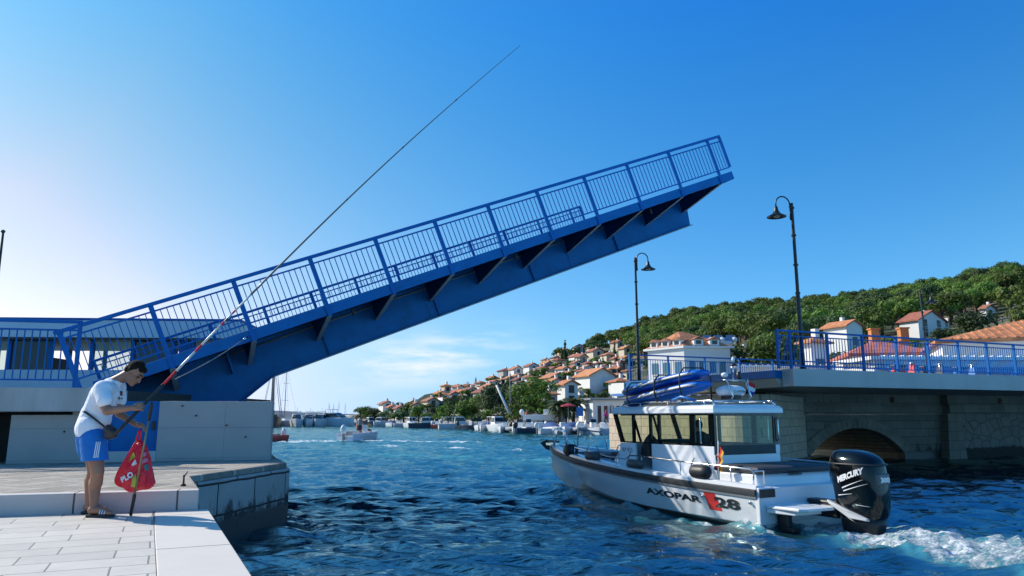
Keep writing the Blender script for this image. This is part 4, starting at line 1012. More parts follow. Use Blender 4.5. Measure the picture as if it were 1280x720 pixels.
blob('shirt', [('c', G(2.72, -.17, 1.42), G(2.72, .21, 1.42), .088, .088), ('c', G(2.72, .02, 1.38), G(2.70, .02, 1.02), .185, .18), ('c', G(2.72, .22, 1.40), G(2.82, .28, 1.2), .068, .06), ('c', G(2.72, -.18, 1.40), G(2.82, -.24, 1.2), .068, .06)], navy, hm, .014, 4)
blob('hair', [('e', G(2.765, .02, 1.69), (.09, .10, .11), None)], M['black'], hm, .014, 3)
# side rails, stanchions
mb = MB()
for sgn in (1, -1):
    gz = lambda x, h: G(x, sgn * (sheer_b(x) - .07), sheer_z(x) + h)
    mb.tube([gz(.12, .05), gz(.10, .26), gz(.16, .31)] + [gz(x, .31) for x in (1, 1.8, 2.6, 3.2)] + [gz(3.5, .29), gz(3.66, .20), gz(4.4, .19)] + [gz(x, .22) for x in (5.2, 6.0, 6.6)] + [gz(6.75, .16), gz(6.8, .05)], .015, 8)
    for x, h in ((.62, .31), (1.9, .31), (3.1, .31), (4.0, .19), (5.2, .22), (6.1, .22)): mb.tube([gz(x, .05), gz(x, h)], .012, 6)
    mb.tube([gz(.12, .28), G(.12, sgn * .98, sheer_z(0) + .28), G(.12, sgn * .98, sheer_z(0) + .05)], .013, 8)
mb.build('side_rail', M['steel'], boat, True)
for pts in ([(7.0, .62, .03), (7.05, .60, .42), (7.12, .56, .48), (7.85, .34, .50), (7.93, .32, .45), (8.05, .38, .03)], [(7.0, -.62, .03), (7.05, -.60, .42), (7.12, -.56, .48), (7.85, -.34, .50), (7.93, -.32, .45), (8.05, -.38, .03)],
            [(8.35, .20, .0), (8.38, .18, .42), (8.40, .12, .48), (8.40, -.12, .48), (8.38, -.18, .42), (8.35, -.20, .0)]):
    MB().tube([G(x, y, sheer_z(x) + z) for x, y, z in pts], .018, 8).build('bow_rail', M['steel'], boat, True)
# bow roller and anchor
mb = MB(); gbox(mb, 8.5, 9.0, -.07, .07, 1.08, 1.15); mb.build('bow_roller', M['steel'], boat, bevel=.01)
mb = MB(); mb.bar(G(8.4, 0, 1.19), G(9.05, 0, 1.20), .04, .05); mb.prism([G(9.02, .0, 1.24), G(9.14, .16, 1.14), G(9.02, .05, .98), G(8.86, .0, .93), G(9.02, -.05, .98), G(9.14, -.16, 1.14)], bfw * .03)
mb.build('anchor', M['dgrey'], boat, bevel=.006)
# foredeck cushions
mb = MB(); gbox(mb, 5.5, 7.3, -.45, .45, .70, .98); mb.build('foredeck_cushion', M['dgrey'], boat, bevel=.05)
mb = MB(); gbox(mb, 4.75, 5.3, -.5, .5, .62, 1.05); mb.build('foredeck_seat', M['dgrey'], boat, bevel=.04)
# registration on the cabin side
letter(BVHTree.FromPolygons([G(3.8, hw, .4), G(4.6, hw, .4), G(4.6, hw, 1.4), G(3.8, hw, 1.4)], [(0, 1, 2, 3)]), 'RP 915', .13, G(4.32, hw, 1.10), -bfw, UZ, -bpt, 'registration_lettering', M['textblack'], boat, width=.36)
# hull lettering
def hletter(s, x, z, size, name, mat, **k):
    return letter(hb, s, size, G(x, 1.35, z), (-bfw + UZ * k.pop('slope', -.02)), UZ, -bpt, name, mat, hull, **k)
patch(hb, [(-.02, .27), (.26, .27), (.36, -.04), (.04, -.04)][::-1], G(1.235, 1.35, .245), -bfw, UZ, -bpt, 'red_emblem', M['red'], hull, lift=.004)
hletter('AXOPAR', 2.98, .34, .160, 'hull_lettering', M['textblack'], width=1.62, bold=.006, slope=-.025, lift=.006)
hletter('28', 1.02, .27, .235, 'hull_number', M['textblack'], width=.60, bold=.010, slope=-.02, lift=.008)
mb = MB()
for x, z in ((1.28, .44), (.16, .42)): mb.lathe([(.03, 0), (.028, .012), (.01, .014)], G(x, sheer_b(x) - .01, z), 12, axis=bpt)
mb.build('drain_fitting', M['steel'], boat, True)
# fenders: things of their own, hung on the rail
def fender(label, x, z, L, r, mat, ax=None, out=.05):
    c = G(x, sheer_b(x) + out - .10, z); ax = (ax or bfw)
    f_ = thing('fender', label, 'fender', tuple(c), 'fenders hung along the port rail')
    prof = [(.015, -L / 2 - .05), (.03, -L / 2 - .02), (r * .55, -L / 2 + .01), (r * .9, -L / 2 + r * .45), (r, -L / 2 + r), (r, L / 2 - r), (r * .9, L / 2 - r * .45), (r * .55, L / 2 - .01), (.03, L / 2 + .02), (.015, L / 2 + .05)]
    MB().lathe(prof, c, 18, axis=ax).build('bladder', mat, f_, True)
    mb = MB()
    for e in (-1, 1): mb.tube([c + ax * e * (L / 2 + .04), c + ax * e * (L / 2 - .02) + UZ * (r + .03), c + ax * e * L * .3 + UZ * .24], .008, 6)
    mb.build('rope', M['black'], f_, True)
fm1 = pm('fender_black', (.02, .02, .022), .5, .2, 8); fm2 = pm('fender_grey', (.07, .08, .085), .5, .2, 6)
fender('fat dark fender on the rail just behind the flagstaff', 1.35, .86, .48, .125, fm1)
fender('slim grey fender on the rail below the open side door', 3.28, .90, .52, .09, fm2)
fender('grey fender on the rail ahead of the cabin', 5.0, .98, .50, .10, fm2)
fender('round black fender on the rail nearest the bow', 6.35, 1.06, .42, .15, fm1)
# flags
flm = newmat('ensign_cloth'); t = flm[1]; g = NT(t)
def flag_mat(name, stops, axis):
    m, t, b, o = newmat(name); g = NT(t); uv = g.n('ShaderNodeTexCoord'); s = g.n('ShaderNodeSeparateXYZ'); g.l(uv.outputs['Generated'], s.inputs[0])
    r = g.n('ShaderNodeValToRGB'); r.color_ramp.interpolation = 'CONSTANT'; e = r.color_ramp.elements
    while len(e) < len(stops): e.new(.5)
    for i, (p, c) in enumerate(stops): e[i].position = p; e[i].color = (*c, 1)
    g.l(s.outputs[axis], r.inputs[0]); g.l(r.outputs[0], b.inputs['Base Color']); b.inputs['Roughness'].default_value = .8; return m
def cloth(name, o, right, down, w_, h_, cols, parent, n=14, wave=.03):
    """striped cloth hanging in folds: one quad grid, a material per stripe"""
    mb = MB(); o, right, down = Vector(o), Vector(right), Vector(down); nn = right.cross(down).normalized()
    P_ = lambda i, j: o + right * w_ * i / n * (1 - .25 * j / 9) + down * h_ * j / 9 + right * .12 * w_ * (j / 9) + nn * wave * math.sin(i * 1.1 + j * .5) * (i / n + .15)
    pts = [P_(i, j) for i in range(n + 1) for j in range(10)]
    k = len(cols)
    for j in range(9):
        mb.mat(min(k - 1, j * k // 9))
        mb.add([P_(i, j) for i in range(n + 1)] + [P_(i, j + 1) for i in range(n + 1)], [(i, i + 1, n + 2 + i, n + 1 + i) for i in range(n)])
    return mb.build(name, cols, parent, True)
gold = pm('gold_cloth', (.75, .42, .03), .8); redc = pm('red_cloth', (.68, .02, .03), .8, .1); whitec = pm('white_cloth', (.78, .78, .76), .8, .05); bluec = pm('blue_cloth', (.02, .06, .35), .8, .1)
en = thing('ensign_flag', 'black red and gold flag drooping on a short staff at the stern rail', 'flag', tuple(G(1.05, 1.12, .75)))
MB().tube([G(1.05, 1.14, .75), G(1.02, 1.13, 1.42)], .010, 8).build('staff', M['white'], en, True)
cloth('cloth', G(1.02, 1.13, 1.38), -UZ * .96 + bfw * .25, -bfw * .62 + bpt * .0 - UZ * .45, .50, .22, [M['black'], redc, gold], en)
cr = thing('courtesy_flag', 'small red white and blue flag tied to the radar mast', 'flag', tuple(G(1.56, -.24, zr + .6)))
MB().tube([G(1.56, -.24, zr + .35), G(1.56, -.24, zr + .68)], .006, 6).build('halyard', M['white'], cr, True)
cloth('cloth', G(1.56, -.24, zr + .64), -bpt * .8 - UZ * .25, -UZ * .9 + bpt * .15, .24, .27, [redc, whitec, bluec], cr, wave=.02)
# paddle boards strapped on the roof
def board(label, z, dx, tilt, grp):
    c = G(3.3 + dx, .52, z)
    bdg = thing('paddle_board', label, 'paddle board', tuple(c), grp)
    ax = (bfw * math.cos(tilt) - UZ * math.sin(tilt)); rings = []
    for i in range(25):
        t = i / 24; x = -1.35 + 2.7 * t; w_ = .37 * max(0.02, math.sin(math.pi * min(1, max(0, (t * .93 + .035))))) ** .42; th = .10 * (1 if .05 < t < .92 else .55)
        w_ *= 1.0 if t < .9 else (1 - t) / .1 * .6 + .4
        cc = c + ax * x + UZ * (.30 * (t - .78) ** 2 * 4 if t > .78 else 0) * .6
        rings.append([cc + bpt * (w_ * math.copysign(abs(math.cos(a)) ** .7, math.cos(a))) + UZ * (th * math.copysign(abs(math.sin(a)) ** .8, math.sin(a))) for a in [2 * math.pi * k / 20 for k in range(20)]])
    hullb = MB().loft(rings).build('board', pm('board_blue', (.006, .14, .56), .35, .08, 2), bdg, True)
    st = MB()
    for sgn in (1, -1):
        st.tube([r[0 if sgn > 0 else 10] + bpt * sgn * .004 for r in rings[1:-1]], .022, 6)
    st.build('edge_stripe', pm('board_grey_edge', (.30, .32, .34), .5), hullb, True)
    bv = tree_of(hullb)
    for x in (-.1, .28):
        o = c + ax * x; pts = [o + bfw * (.11 * math.cos(a)) + UZ * (.05 * math.sin(a) + .02) + bpt * .5 for a in [2 * math.pi * k / 12 for k in range(12)]] + [o + UZ * .03 + bpt * .5]
        project(bv, pts, [(i, (i + 1) % 12, 12) for i in range(12)], -bpt, 'flower_print', M['textwhite'], hullb, .014)
    return bdg
tl = R_(7.5)
board('lower of two blue inflatable boards strapped on the cabin roof', zr + .41, -.05, tl, 'blue boards stacked on the cabin roof')
board('upper of two blue inflatable boards strapped on the cabin roof', zr + .64, .0, tl, 'blue boards stacked on the cabin roof')
sr = thing('lashing_strap', 'dark and blue straps holding the boards on the roof rack', 'strap', tuple(G(3.0, .8, zr + .3)))
for x in (4.0, 3.05, 2.25):
    tz = -(x - 3.3) * math.tan(tl)
    MB().tube([G(x, .86, zr + .24), G(x, .93, zr + .42 + tz), G(x, .92, zr + .66 + tz), G(x, .80, zr + .78 + tz), G(x, .3, zr + .79 + tz), G(x, .10, zr + .6 + tz), G(x, .10, zr + .25)], .016, 6).build('strap', M['black'], sr, True)
if 0: mb = MB()
for i in range(0): mb.tube([G(2.5 - i * .1, .90, zr + .30), G(2.2 - i * .1, .98, zr + .15 - i * .02), G(2.05 - i * .06, .99, zr + .06 + i * .03)], .012, 6)
MB().tube([G(2.6, .88, zr + .26), G(2.25, .90, zr + .34), G(1.9, .86, zr + .26)], .03, 8).build('buckle', M['bluelight'], sr, True)

# outboard engine (moves with the boat: one thing of its own, bolted on)
eng = boat
def ering(z, xc, hx, hy, e=2.6, n=28):
    r = []
    for k in range(n):
        t = 2 * math.pi * k / n; c_, s_ = math.cos(t), math.sin(t)
        r.append(G(xc + hx * math.copysign(abs(c_) ** (2 / e), c_), hy * math.copysign(abs(s_) ** (2 / e), s_), z))
    return r
secs = [(.19, -1.00, .24, .15), (.21, -1.01, .34, .22), (.24, -1.02, .385, .255), (.36, -1.03, .415, .28), (.50, -1.03, .435, .295), (.66, -1.02, .445, .305), (.86, -1.0, .455, .315), (1.02, -.98, .45, .31), (1.12, -.97, .44, .305), (1.20, -.95, .40, .27), (1.27, -.90, .31, .21), (1.305, -.86, .20, .14), (1.312, -.84, .08, .06)]
cowl = MB().loft([ering(*s_) for s_ in secs]).build('outboard_cowling', M['blackg'], eng, True)
sub = cowl.modifiers.new('sub', 'SUBSURF'); sub.levels = 1; sub.render_levels = 2
cbv = tree_of(cowl)
MB().loft([ering(1.075, -.985, .462, .322), ering(1.085, -.985, .468, .328), ering(1.10, -.985, .464, .324)], caps=True).build('cowl_seam', M['black'], cowl, True)
mb = MB(); mb.loft([ering(-.5, -.95, .20, .06), ering(-.1, -1.01, .32, .19), ering(.12, -1.01, .35, .225), ering(.24, -1.02, .37, .24)]); mb.build('outboard_leg', M['black'], eng, True)
mb = MB(); gbox(mb, -.62, -.0, -.13, .13, .18, .46); gbox(mb, -.66, -.2, -.2, .2, .30, .40); mb.build('outboard_bracket', M['black'], eng, bevel=.03)
mb = MB(); mb.prism([G(-.58, .32, .50), G(-.62, .335, .44), G(-1.0, .34, .24), G(-1.32, .30, .22), G(-1.30, .30, .26), G(-1.0, .335, .36)], -bpt * .07); mb.build('steering_cover', pm('silver_grey', (.50, .51, .52), .35, .05), eng, bevel=.015)
mb = MB(); mb.loft([[G(-1.462, .14, .78), G(-1.462, -.14, .78), G(-1.455, -.13, .95), G(-1.455, .13, .95)], [G(-1.40, .17, .77), G(-1.40, -.17, .77), G(-1.38, -.16, .96), G(-1.38, .16, .96)]]); badge = mb.build('rear_badge', pm('badge_grey', (.09, .10, .11), .3), eng, bevel=.02)
er = (-bfw * .985 + UZ * .17).normalized(); eu = (UZ * .985 + bfw * .17).normalized()
letter(cbv, 'MERCURY', .12, G(-.83, .6, .80) - UZ * .02, er + UZ * .20, eu, -bpt, 'engine_lettering', M['textwhite'], cowl, width=.47, bold=.007, lift=.014, shear=.15)
for k, (a, b, th) in enumerate((((-.90, .70), (-1.28, .86), .020), ((-.92, .655), (-1.34, .80), .016), ((-.80, .58), (-1.08, .63), .012), ((-1.12, .46), (-1.34, .445), .010))):
    pts = [(a[0], a[1] - .002), (b[0], b[1] - .002), (b[0], b[1] + .002), (a[0], a[1] + th)]
    patch(cbv, [(-(p[0] + .5), p[1]) for p in pts], G(-.5, .6, 0), -bfw, UZ, -bpt, 'swoosh_stripe', M['textwhite'], cowl, lift=.013)
dirn = (bfw * .55 - bpt * .83).normalized()
letter(tree_of(badge), '300', .10, G(-1.60, .115, .815), -bpt, UZ, bfw, 'engine_number', M['textwhite'], badge, width=.22, bold=.006, lift=.012)
# ---------------------------------------------------------------- man with the fishing pole
mz = ZP
man = thing('person', 'man in white T-shirt and blue shorts bending over on the quay with a fishing rod', 'person', tuple(V(-4.2, 8.0, mz)))
a_ = atD
def rotm(ax, ang): return Matrix.Rotation(ang, 3, ax)
c = lambda p, q, r1, r2: ('c', a_(*p), a_(*q), r1, r2)
hip_n, hip_f = (116, 549, 7.90), (113, 549, 8.12)
kn_n, kn_f = (122, 590, 7.88), (117, 588, 8.14)
an_n, an_f = (117, 636, 7.92), (111, 631, 8.18)
foot = lambda an, zf, fx: [('c', V(a_(*an).x - .015, a_(*an).y, zf + .045), V(a_(*an).x + .02, a_(*an).y, zf + .05), .043, .048),
      ('c', V(a_(*an).x + .0, a_(*an).y, zf + .055), V(a_(*an).x + .13, a_(*an).y - .015, zf + .038), .042, .036),
      ('c', V(a_(*an).x + .12, a_(*an).y - .015, zf + .035), V(a_(*an).x + .185, a_(*an).y - .02, zf + .028), .036, .026)] + \
      [('c', V(a_(*an).x + .165, a_(*an).y - .055 + .024 * k, zf + .026), V(a_(*an).x + .215 - .010 * k, a_(*an).y - .06 + .026 * k, zf + .022), .014 if k else .018, .012 if k else .016) for k in range(5)]
SZ = mz + .022
sh_n, sh_f = (127, 486, 7.80), (147, 484, 8.17)
el_n, wr_n = (134, 513.5, 7.72), (168, 509.5, 7.78)
el_f, wr_f = (149, 517, 8.20), (171, 531, 8.06)
hc = a_(168, 466, 8.0)
th = R_(-46)       # face direction, down to the right
fx_ = V(math.cos(th), -.10, math.sin(th)).normalized(); ux_ = V(-math.sin(th), 0, math.cos(th)); ux_ = (ux_ - fx_ * ux_.dot(fx_)).normalized(); sx_ = ux_.cross(fx_)   # sx_: his left
HM = Matrix((fx_, sx_, ux_)).transposed()
hp = lambda f, s, u: hc + fx_ * f + sx_ * s + ux_ * u
head = [('e', hp(-.012, 0, .028), (.098, .076, .092), HM), ('e', hp(.028, 0, -.035), (.068, .060, .078), HM), ('c', hp(.03, .028, -.082), hp(.078, .0, -.092), .030, .026), ('c', hp(.03, -.028, -.082), hp(.078, 0, -.092), .030, .026),
        ('c', hp(.088, 0, .02), hp(.113, 0, -.022), .010, .016), ('e', hp(.108, .011, -.026), (.010, .010, .009), HM), ('e', hp(.108, -.011, -.026), (.010, .010, .009), HM),
        ('c', hp(.083, .05, .032), hp(.092, .012, .036), .010, .012), ('c', hp(.083, -.05, .032), hp(.092, -.012, .036), .010, .012),
        ('c', hp(.094, .022, -.054), hp(.094, -.022, -.054), .009, .009), ('c', hp(.090, .02, -.064), hp(.090, -.02, -.064), .009, .009),
        ('e', hp(.058, .042, -.022), (.03, .024, .03), HM), ('e', hp(.058, -.042, -.022), (.03, .024, .03), HM),
        ('e', hp(-.005, .078, -.012), (.017, .010, .030), HM), ('e', hp(-.005, -.078, -.012), (.017, .010, .030), HM)]
def hand(w_, axis, palm, curl, thumb, sc_=1.0, spread=.0):
    """palm plus five separately bent fingers; axis = direction of the fingers, palm = palm normal (curl side)"""
    w_ = Vector(w_); ax = Vector(axis).normalized(); pn = Vector(palm); pn = (pn - ax * pn.dot(ax)).normalized(); sd_ = ax.cross(pn)
    pr = [('c', w_ + ax * .01 + sd_ * .018, w_ + ax * .078 + sd_ * .026, .019, .016), ('c', w_ + ax * .01, w_ + ax * .082, .020, .016), ('c', w_ + ax * .01 - sd_ * .018, w_ + ax * .075 - sd_ * .028, .019, .015)]
    for k, (off, L) in enumerate(((.033, .068), (.011, .078), (-.011, .074), (-.032, .058))):
        b_ = w_ + ax * (.082 - abs(off) * .12) + sd_ * off; an = 0; rr_ = .0098 if k < 3 else .0085; d_ = ax
        for j, f in enumerate((.44, .31, .25)):
            an += curl[j] + spread * k; d_ = ax * math.cos(an) + pn * math.sin(an); e_ = b_ + d_ * L * f
            pr.append(('c', b_, e_, rr_, rr_ * .9)); b_ = e_; rr_ *= .93
    b_ = w_ + ax * .022 + sd_ * .026 * thumb; d1 = (ax * .62 + sd_ * .62 * thumb + pn * .42).normalized(); m1 = b_ + d1 * .042; d2 = (ax * .75 + sd_ * .05 * thumb + pn * .62).normalized(); m2 = m1 + d2 * .03
    d3 = (ax * .5 - sd_ * .3 * thumb + pn * .8).normalized()
    pr += [('c', b_, m1, .015, .0125), ('c', m1, m2, .0125, .011), ('c', m2, m2 + d3 * .024, .011, .009)]
    return pr
rod0, rod1 = a_(144, 543, 7.74), a_(650, 57, 10.6)
rdir = (rod1 - rod0).normalized()
# near (right) hand closes around the rod, far (left) hand hangs the bag on the rest
hn0 = a_(*wr_n); hf0 = a_(*wr_f)
neck = [c((139, 481, 7.99), (153, 472, 8.0), .075, .058), ('c', a_(153, 472, 8.0), hp(-.03, 0, -.03), .058, .058)]
limbs = [c(sh_n, el_n, .058, .046), c(el_n, wr_n, .047, .028), c(sh_f, el_f, .056, .045), c(el_f, wr_f, .045, .028), c((126, 496, 7.78), el_n, .056, .046),
         c(hip_n, kn_n, .098, .064), c(kn_n, (120, 604, 7.92), .060, .064), c((119, 603, 7.94), an_n, .064, .036), c(hip_f, kn_f, .096, .062), c(kn_f, (114, 601, 8.17), .058, .060), c((113, 600, 8.18), an_f, .060, .036)]
torso = [c((115, 541, 8.0), (120, 520, 8.0), .135, .132), c((120, 520, 8.0), (131, 494, 7.99), .132, .135), c((130, 487, 7.83), (146, 485, 8.14), .080, .078), ('e', a_(134, 490, 7.99), (.125, .17, .118), None)]
fz = a_(*an_n); 
body = blob('body', head + neck + limbs + torso + foot(an_n, SZ, 0) + foot(an_f, SZ, 0) +
     hand(hn0 - (a_(*wr_n) - a_(*el_n)).normalized() * .012, (a_(*wr_n) - a_(*el_n)).normalized() + V(0, 0, .05), V(.1, .95, -.25), (1.0, 1.25, .9), 1) +
     hand(hf0 - (a_(*wr_f) - a_(*el_f)).normalized() * .010, V(.93, -.12, -.12), V(.0, -.55, -.85), (.55, .7, .5), -1), skin_tan, man, .0062, 4, .5)
# clothes
shm = pm('white_tshirt', (.78, .80, .84), .85, .03, 6, bump=.6, bscale=7, bdist=.04)
blob('shirt', [c((114, 536, 8.0), (120, 518, 8.0), .158, .150), c((120, 520, 8.0), (131, 494, 7.99), .150, .150), c((129, 487, 7.82), (146, 485, 8.15), .100, .096), ('e', a_(134, 491, 7.99), (.14, .19, .13), None),
               c(sh_n, (131, 501, 7.74), .080, .078), c(sh_f, (149, 500, 8.20), .078, .075), c((138, 482, 7.99), (147, 477, 8.0), .088, .070),
               c((113, 540, 7.93), (113, 534, 7.93), .138, .138), c((114, 540, 8.07), (115, 534, 8.07), .138, .138), c((124, 518, 7.97), (127, 524, 7.97), .115, .10)], shm, man, .008, 5, clip=[(a_(112, 547, 8), V(-.1, 0, -1))])
shb = pm('blue_shorts', (.001, .16, .52), .75, .08, 6, bump=.6, bscale=8, bdist=.04)
shorts = blob('shorts', [c((114, 543, 7.95), (115, 549, 7.95), .148, .148), c((114, 543, 8.07), (114, 549, 8.07), .145, .145), c((116, 548, 7.90), (121, 590, 7.87), .128, .122), c((114, 548, 8.11), (118, 589, 8.13), .125, .118),
              c((112, 551, 7.95), (112, 560, 7.95), .13, .12)], shb, man, .008, 5, clip=[(a_(120, 575.5, 7.9), V(.05, 0, -1))])
bvs = tree_of(shorts)
for k in range(3):
    x = 117.6 + k * 2.4; p0, p1 = a_(x + 2.4, 552, 7.6), a_(x - 1.0, 572.5, 7.6)
    pts = []; n_ = 10
    for i in range(n_ + 1):
        q = p0.lerp(p1, i / n_); pts += [q, q + V(.011, 0, 0)]
    project(bvs, pts, [(2 * i, 2 * i + 1, 2 * i + 3, 2 * i + 2) for i in range(n_)], (a_(120, 562, 8) - CAM).normalized(), 'white_stripe', M['textwhite'], shorts, .004)
# hair, eyebrows, eyes
hairm = pm('dark_brown_hair', (.022, .013, .008), .85, .6, 60, bump=1.0, bscale=160, bdist=.012, spec=.15)
blob('hair', [('e', hp(-.028, 0, .040), (.092, .080, .088), HM), ('e', hp(-.062, 0, -.012), (.052, .070, .060), HM), ('e', hp(.022, .01, .088), (.062, .055, .034), HM), ('e', hp(.045, -.03, .078), (.03, .03, .022), HM), ('e', hp(-.03, .03, .118), (.04, .03, .016), HM), ('c', hp(-.03, .072, .01), hp(-.02, .074, -.018), .018, .012), ('c', hp(-.03, -.072, .01), hp(-.02, -.074, -.018), .018, .012)], hairm, man, .006, 3)
mb = MB()
for s in (-1, 1):
    mb.tube([hp(.088, s * .048, .040), hp(.100, s * .030, .048), hp(.103, s * .012, .044)], .005, 6)
    mb.ellip(hp(.084, s * .031, .016), (.013, .013, .008), 10, 6, HM)
mb.build('eyebrows_and_eyes', hairm, man, True)
# slide sandals
sol = M['black']
for an in (an_n, an_f):
    p = a_(*an); out_ = [(-.07, .0), (-.05, .042), (.05, .05), (.16, .052), (.225, .03), (.235, -.01), (.20, -.05), (.05, -.045), (-.05, -.04)]
    sd_ = MB().prism([V(p.x + x, p.y + y - .012, mz + .0015) for x, y in out_], V(0, 0, .024)).build('sandal', sol, man, bevel=.006)
    mb = MB()
    rg = []
    for x in (.085, .125, .165):
        rg.append([V(p.x + x, p.y - .012 + .054 * math.cos(t), mz + .02 + (.066 - (x - .085) * .22) * math.sin(t)) for t in [math.pi * k / 12 for k in range(13)]])
    mb.loft(rg, caps=False, closed=False); stp = mb.build('sandal_strap', pm('navy_strap', (.012, .018, .05), .5, .1), sd_, True)
    so = stp.modifiers.new('t', 'SOLIDIFY'); so.thickness = .006
    mb = MB()
    for k in range(3):
        x = .092 + k * .024
        mb.loft([[V(p.x + x + dx + t * .004, p.y - .012 + .0565 * math.cos(t), mz + .0215 + (.068 - (x + dx - .085) * .22) * math.sin(t)) for t in [math.pi + .15 + (math.pi - .3) * -1 * q / 10 for q in range(4, 11)]] for dx in (0, .012)][:2], caps=False, closed=False)
    mb2 = MB()
    for k in range(3):
        x = .092 + k * .024
        mb2.loft([[V(p.x + x + dx, p.y - .012 - .057 * math.cos(t), mz + .021 + (.069 - (x + dx - .085) * .22) * math.sin(t)) for t in [R_(15) + R_(75) * q / 8 for q in range(9)]] for dx in (0, .012)], caps=False, closed=False)
    mb2.build('strap_stripe', M['textwhite'], sd_)
# waist pouch (worn: its own thing)
po = thing('waist_pouch', 'small black pouch on a thin belt slung round the waist of the man', 'pouch', tuple(a_(138, 541, 7.86)))
ps = []
bvsh = tree_of([o for o in man.children if o.name.startswith('shirt')][0])
for i in range(15):
    t = i / 14; x, y = 104 + 33 * t, 514 + 25 * t ** 1.15
    q = a_(x, y, 7.2); h = bvsh.ray_cast(q, V(0, 1, 0))
    ps.append((h[0] - V(0, .008, 0)) if h[0] else a_(x, y, 7.84))
MB().tube(ps, .011, 6).build('belt', M['black'], po, True)
blob('bag', [c((136, 537, 7.84), (141, 540, 7.82), .055, .05), c((136, 544, 7.84), (142, 543, 7.82), .048, .042)], M['black'], po, .007, 4)
# chest print on the T-shirt
bvt = bvsh
for (x, y), s, mt_ in (((148.5, 490.5), .045, 'textblack'), ((147, 497), .034, 'textblack')):
    letter(bvt, 'IT' if s > .04 else 'A', s, a_(x, y, 7.5), V(.25, -.97, 0), V(.45, .1, .9), V(-.85, .5, 0), 'shirt_print', M[mt_], [o for o in man.children if o.name.startswith('shirt')][0], lift=.003) if 0 else None
sht = [o for o in man.children if o.name.startswith('shirt')][0]
for (x, y, w_, h_, mt_) in ((149.5, 488.5, .030, .050, navy), (151.5, 488.5, .018, .05, redc), (147.5, 496.5, .02, .03, M['textblack']), (150.5, 497.5, .024, .016, M['textblack'])):
    o = a_(x, y, 7.5); pts = []; n_ = 5
    for i in range(n_ + 1):
        for j in range(n_ + 1): pts.append(o + V(w_ * i / n_ * 1.0, 0, 0) + V(.25, 0, -1) * (h_ * j / n_))
    project(bvt, pts, [(i * (n_ + 1) + j, (i + 1) * (n_ + 1) + j, (i + 1) * (n_ + 1) + j + 1, i * (n_ + 1) + j + 1) for i in range(n_) for j in range(n_)], (a_(149, 492, 8) - CAM).normalized(), 'shirt_print', mt_, sht, .003)

# long fishing rod
rod = thing('fishing_rod', 'very long telescopic fishing rod with red and white butt section pointing up over the bridge', 'fishing rod', tuple(rod0))
RP = lambda t: rod0.lerp(rod1, t) + V(.30, 0, -.55) * (t * (t - 1)) * -.0 + V(0, 0, .30) * math.sin(math.pi * t) * .55
Lr = (rod1 - rod0).length
def rseg(name, t0, t1, r0, r1, mat, n_=8):
    MB().tube([RP(t0 + (t1 - t0) * i / n_) for i in range(n_ + 1)], [r0 + (r1 - r0) * i / n_ for i in range(n_ + 1)], 8).build(name, mat, rod, True)
rseg('grip', 0, .082, .017, .016, M['black'])
stripes = [.082, .105, .140, .152, .190, .196, .212, .218, .25]
for i, (t0, t1) in enumerate(zip(stripes[:-1], stripes[1:])):
    rseg('red_band' if i % 2 == 0 else 'white_band', t0, t1, .0155 - t0 * .02, .0155 - t1 * .02, redc if i % 2 == 0 else pm('rod_white', (.62, .60, .57), .35), 3)
rseg('blank', .25, 1.0, .0125, .0035, pm('rod_blank', (.10, .11, .11), .35, .1), 30)
mb = MB()
for t in (.2, .33, .47, .62, .78): mb.lathe([(.013 - t * .006, -.02), (.013 - t * .006, .02)], RP(t), 8, axis=rdir)
mb.build('ferrule', M['black'], rod)
# landing pole held upright
pole0 = V(*a_(163.5, 643, 8.0)); pole0.z = mz + .003; pole1 = a_(190, 503, 7.80)
pl = thing('landing_pole', 'upright pole standing on the paving in front of the man, black foot and gold shaft', 'pole', tuple(pole0))
pd = pole1 - pole0; PP = lambda t: pole0 + pd * t
MB().tube([PP(0), PP(.02), PP(.18), PP(.19)], [.014, .018, .018, .015], 10).build('foot_sleeve', M['black'], pl, True)
MB().tube([PP(.19), PP(.5), PP(.86)], [.012, .011, .0105], 8).build('shaft', pm('gold_brown', (.30, .23, .12), .35, .15, 12, metal=.4), pl, True)
MB().tube([PP(.84), PP(.86), PP(.97), PP(1.0)], [.016, .019, .019, .012], 10).build('top_sleeve', M['black'], pl, True)
# red plastic bag
bg_ = thing('plastic_bag', 'full red plastic shopping bag hanging from the left hand of the man beside the pole', 'bag', tuple(a_(171, 598, 7.92)))
redbag = pm('red_plastic_film', (.86, .012, .035), .3, .12, 6, bump=.9, bscale=14, bdist=.04)
cen = [(174, 551, .030, .030), (174, 557, .062, .05), (174, 565, .085, .065), (173, 575, .125, .085), (171, 586, .165, .105), (169, 597, .198, .115), (169, 605, .205, .11), (170, 610, .170, .085), (172, 612.5, .10, .045)]
rings = []
for i, (x, y, rx, ry) in enumerate(cen):
    o = a_(x, y, 8.06); rr_ = []
    for k in range(48):
        t = 2 * math.pi * k / 48; f = 1 + (.12 * math.sin(7 * t + i * .35) + .07 * math.sin(13 * t + i * .9)) * (1.2 - i * .07) + .07 * math.sin(3 * t + i) + .10 * mnoise.noise(Vector((math.cos(t) * 2.2, math.sin(t) * 2.2, i * .9)))
        rr_.append(o + V(rx * f * math.cos(t), ry * f * math.sin(t), .012 * math.sin(5 * t + i) + (.02 * math.cos(2 * t) if i > 5 else 0)))
    rings.append(rr_)
bagb = MB().loft(rings).build('bag_body', redbag, bg_, True)
sm = bagb.modifiers.new('sub', 'SUBSURF'); sm.levels = 1; sm.render_levels = 2
mb = MB()
hb_ = a_(175, 538.5, 8.0)
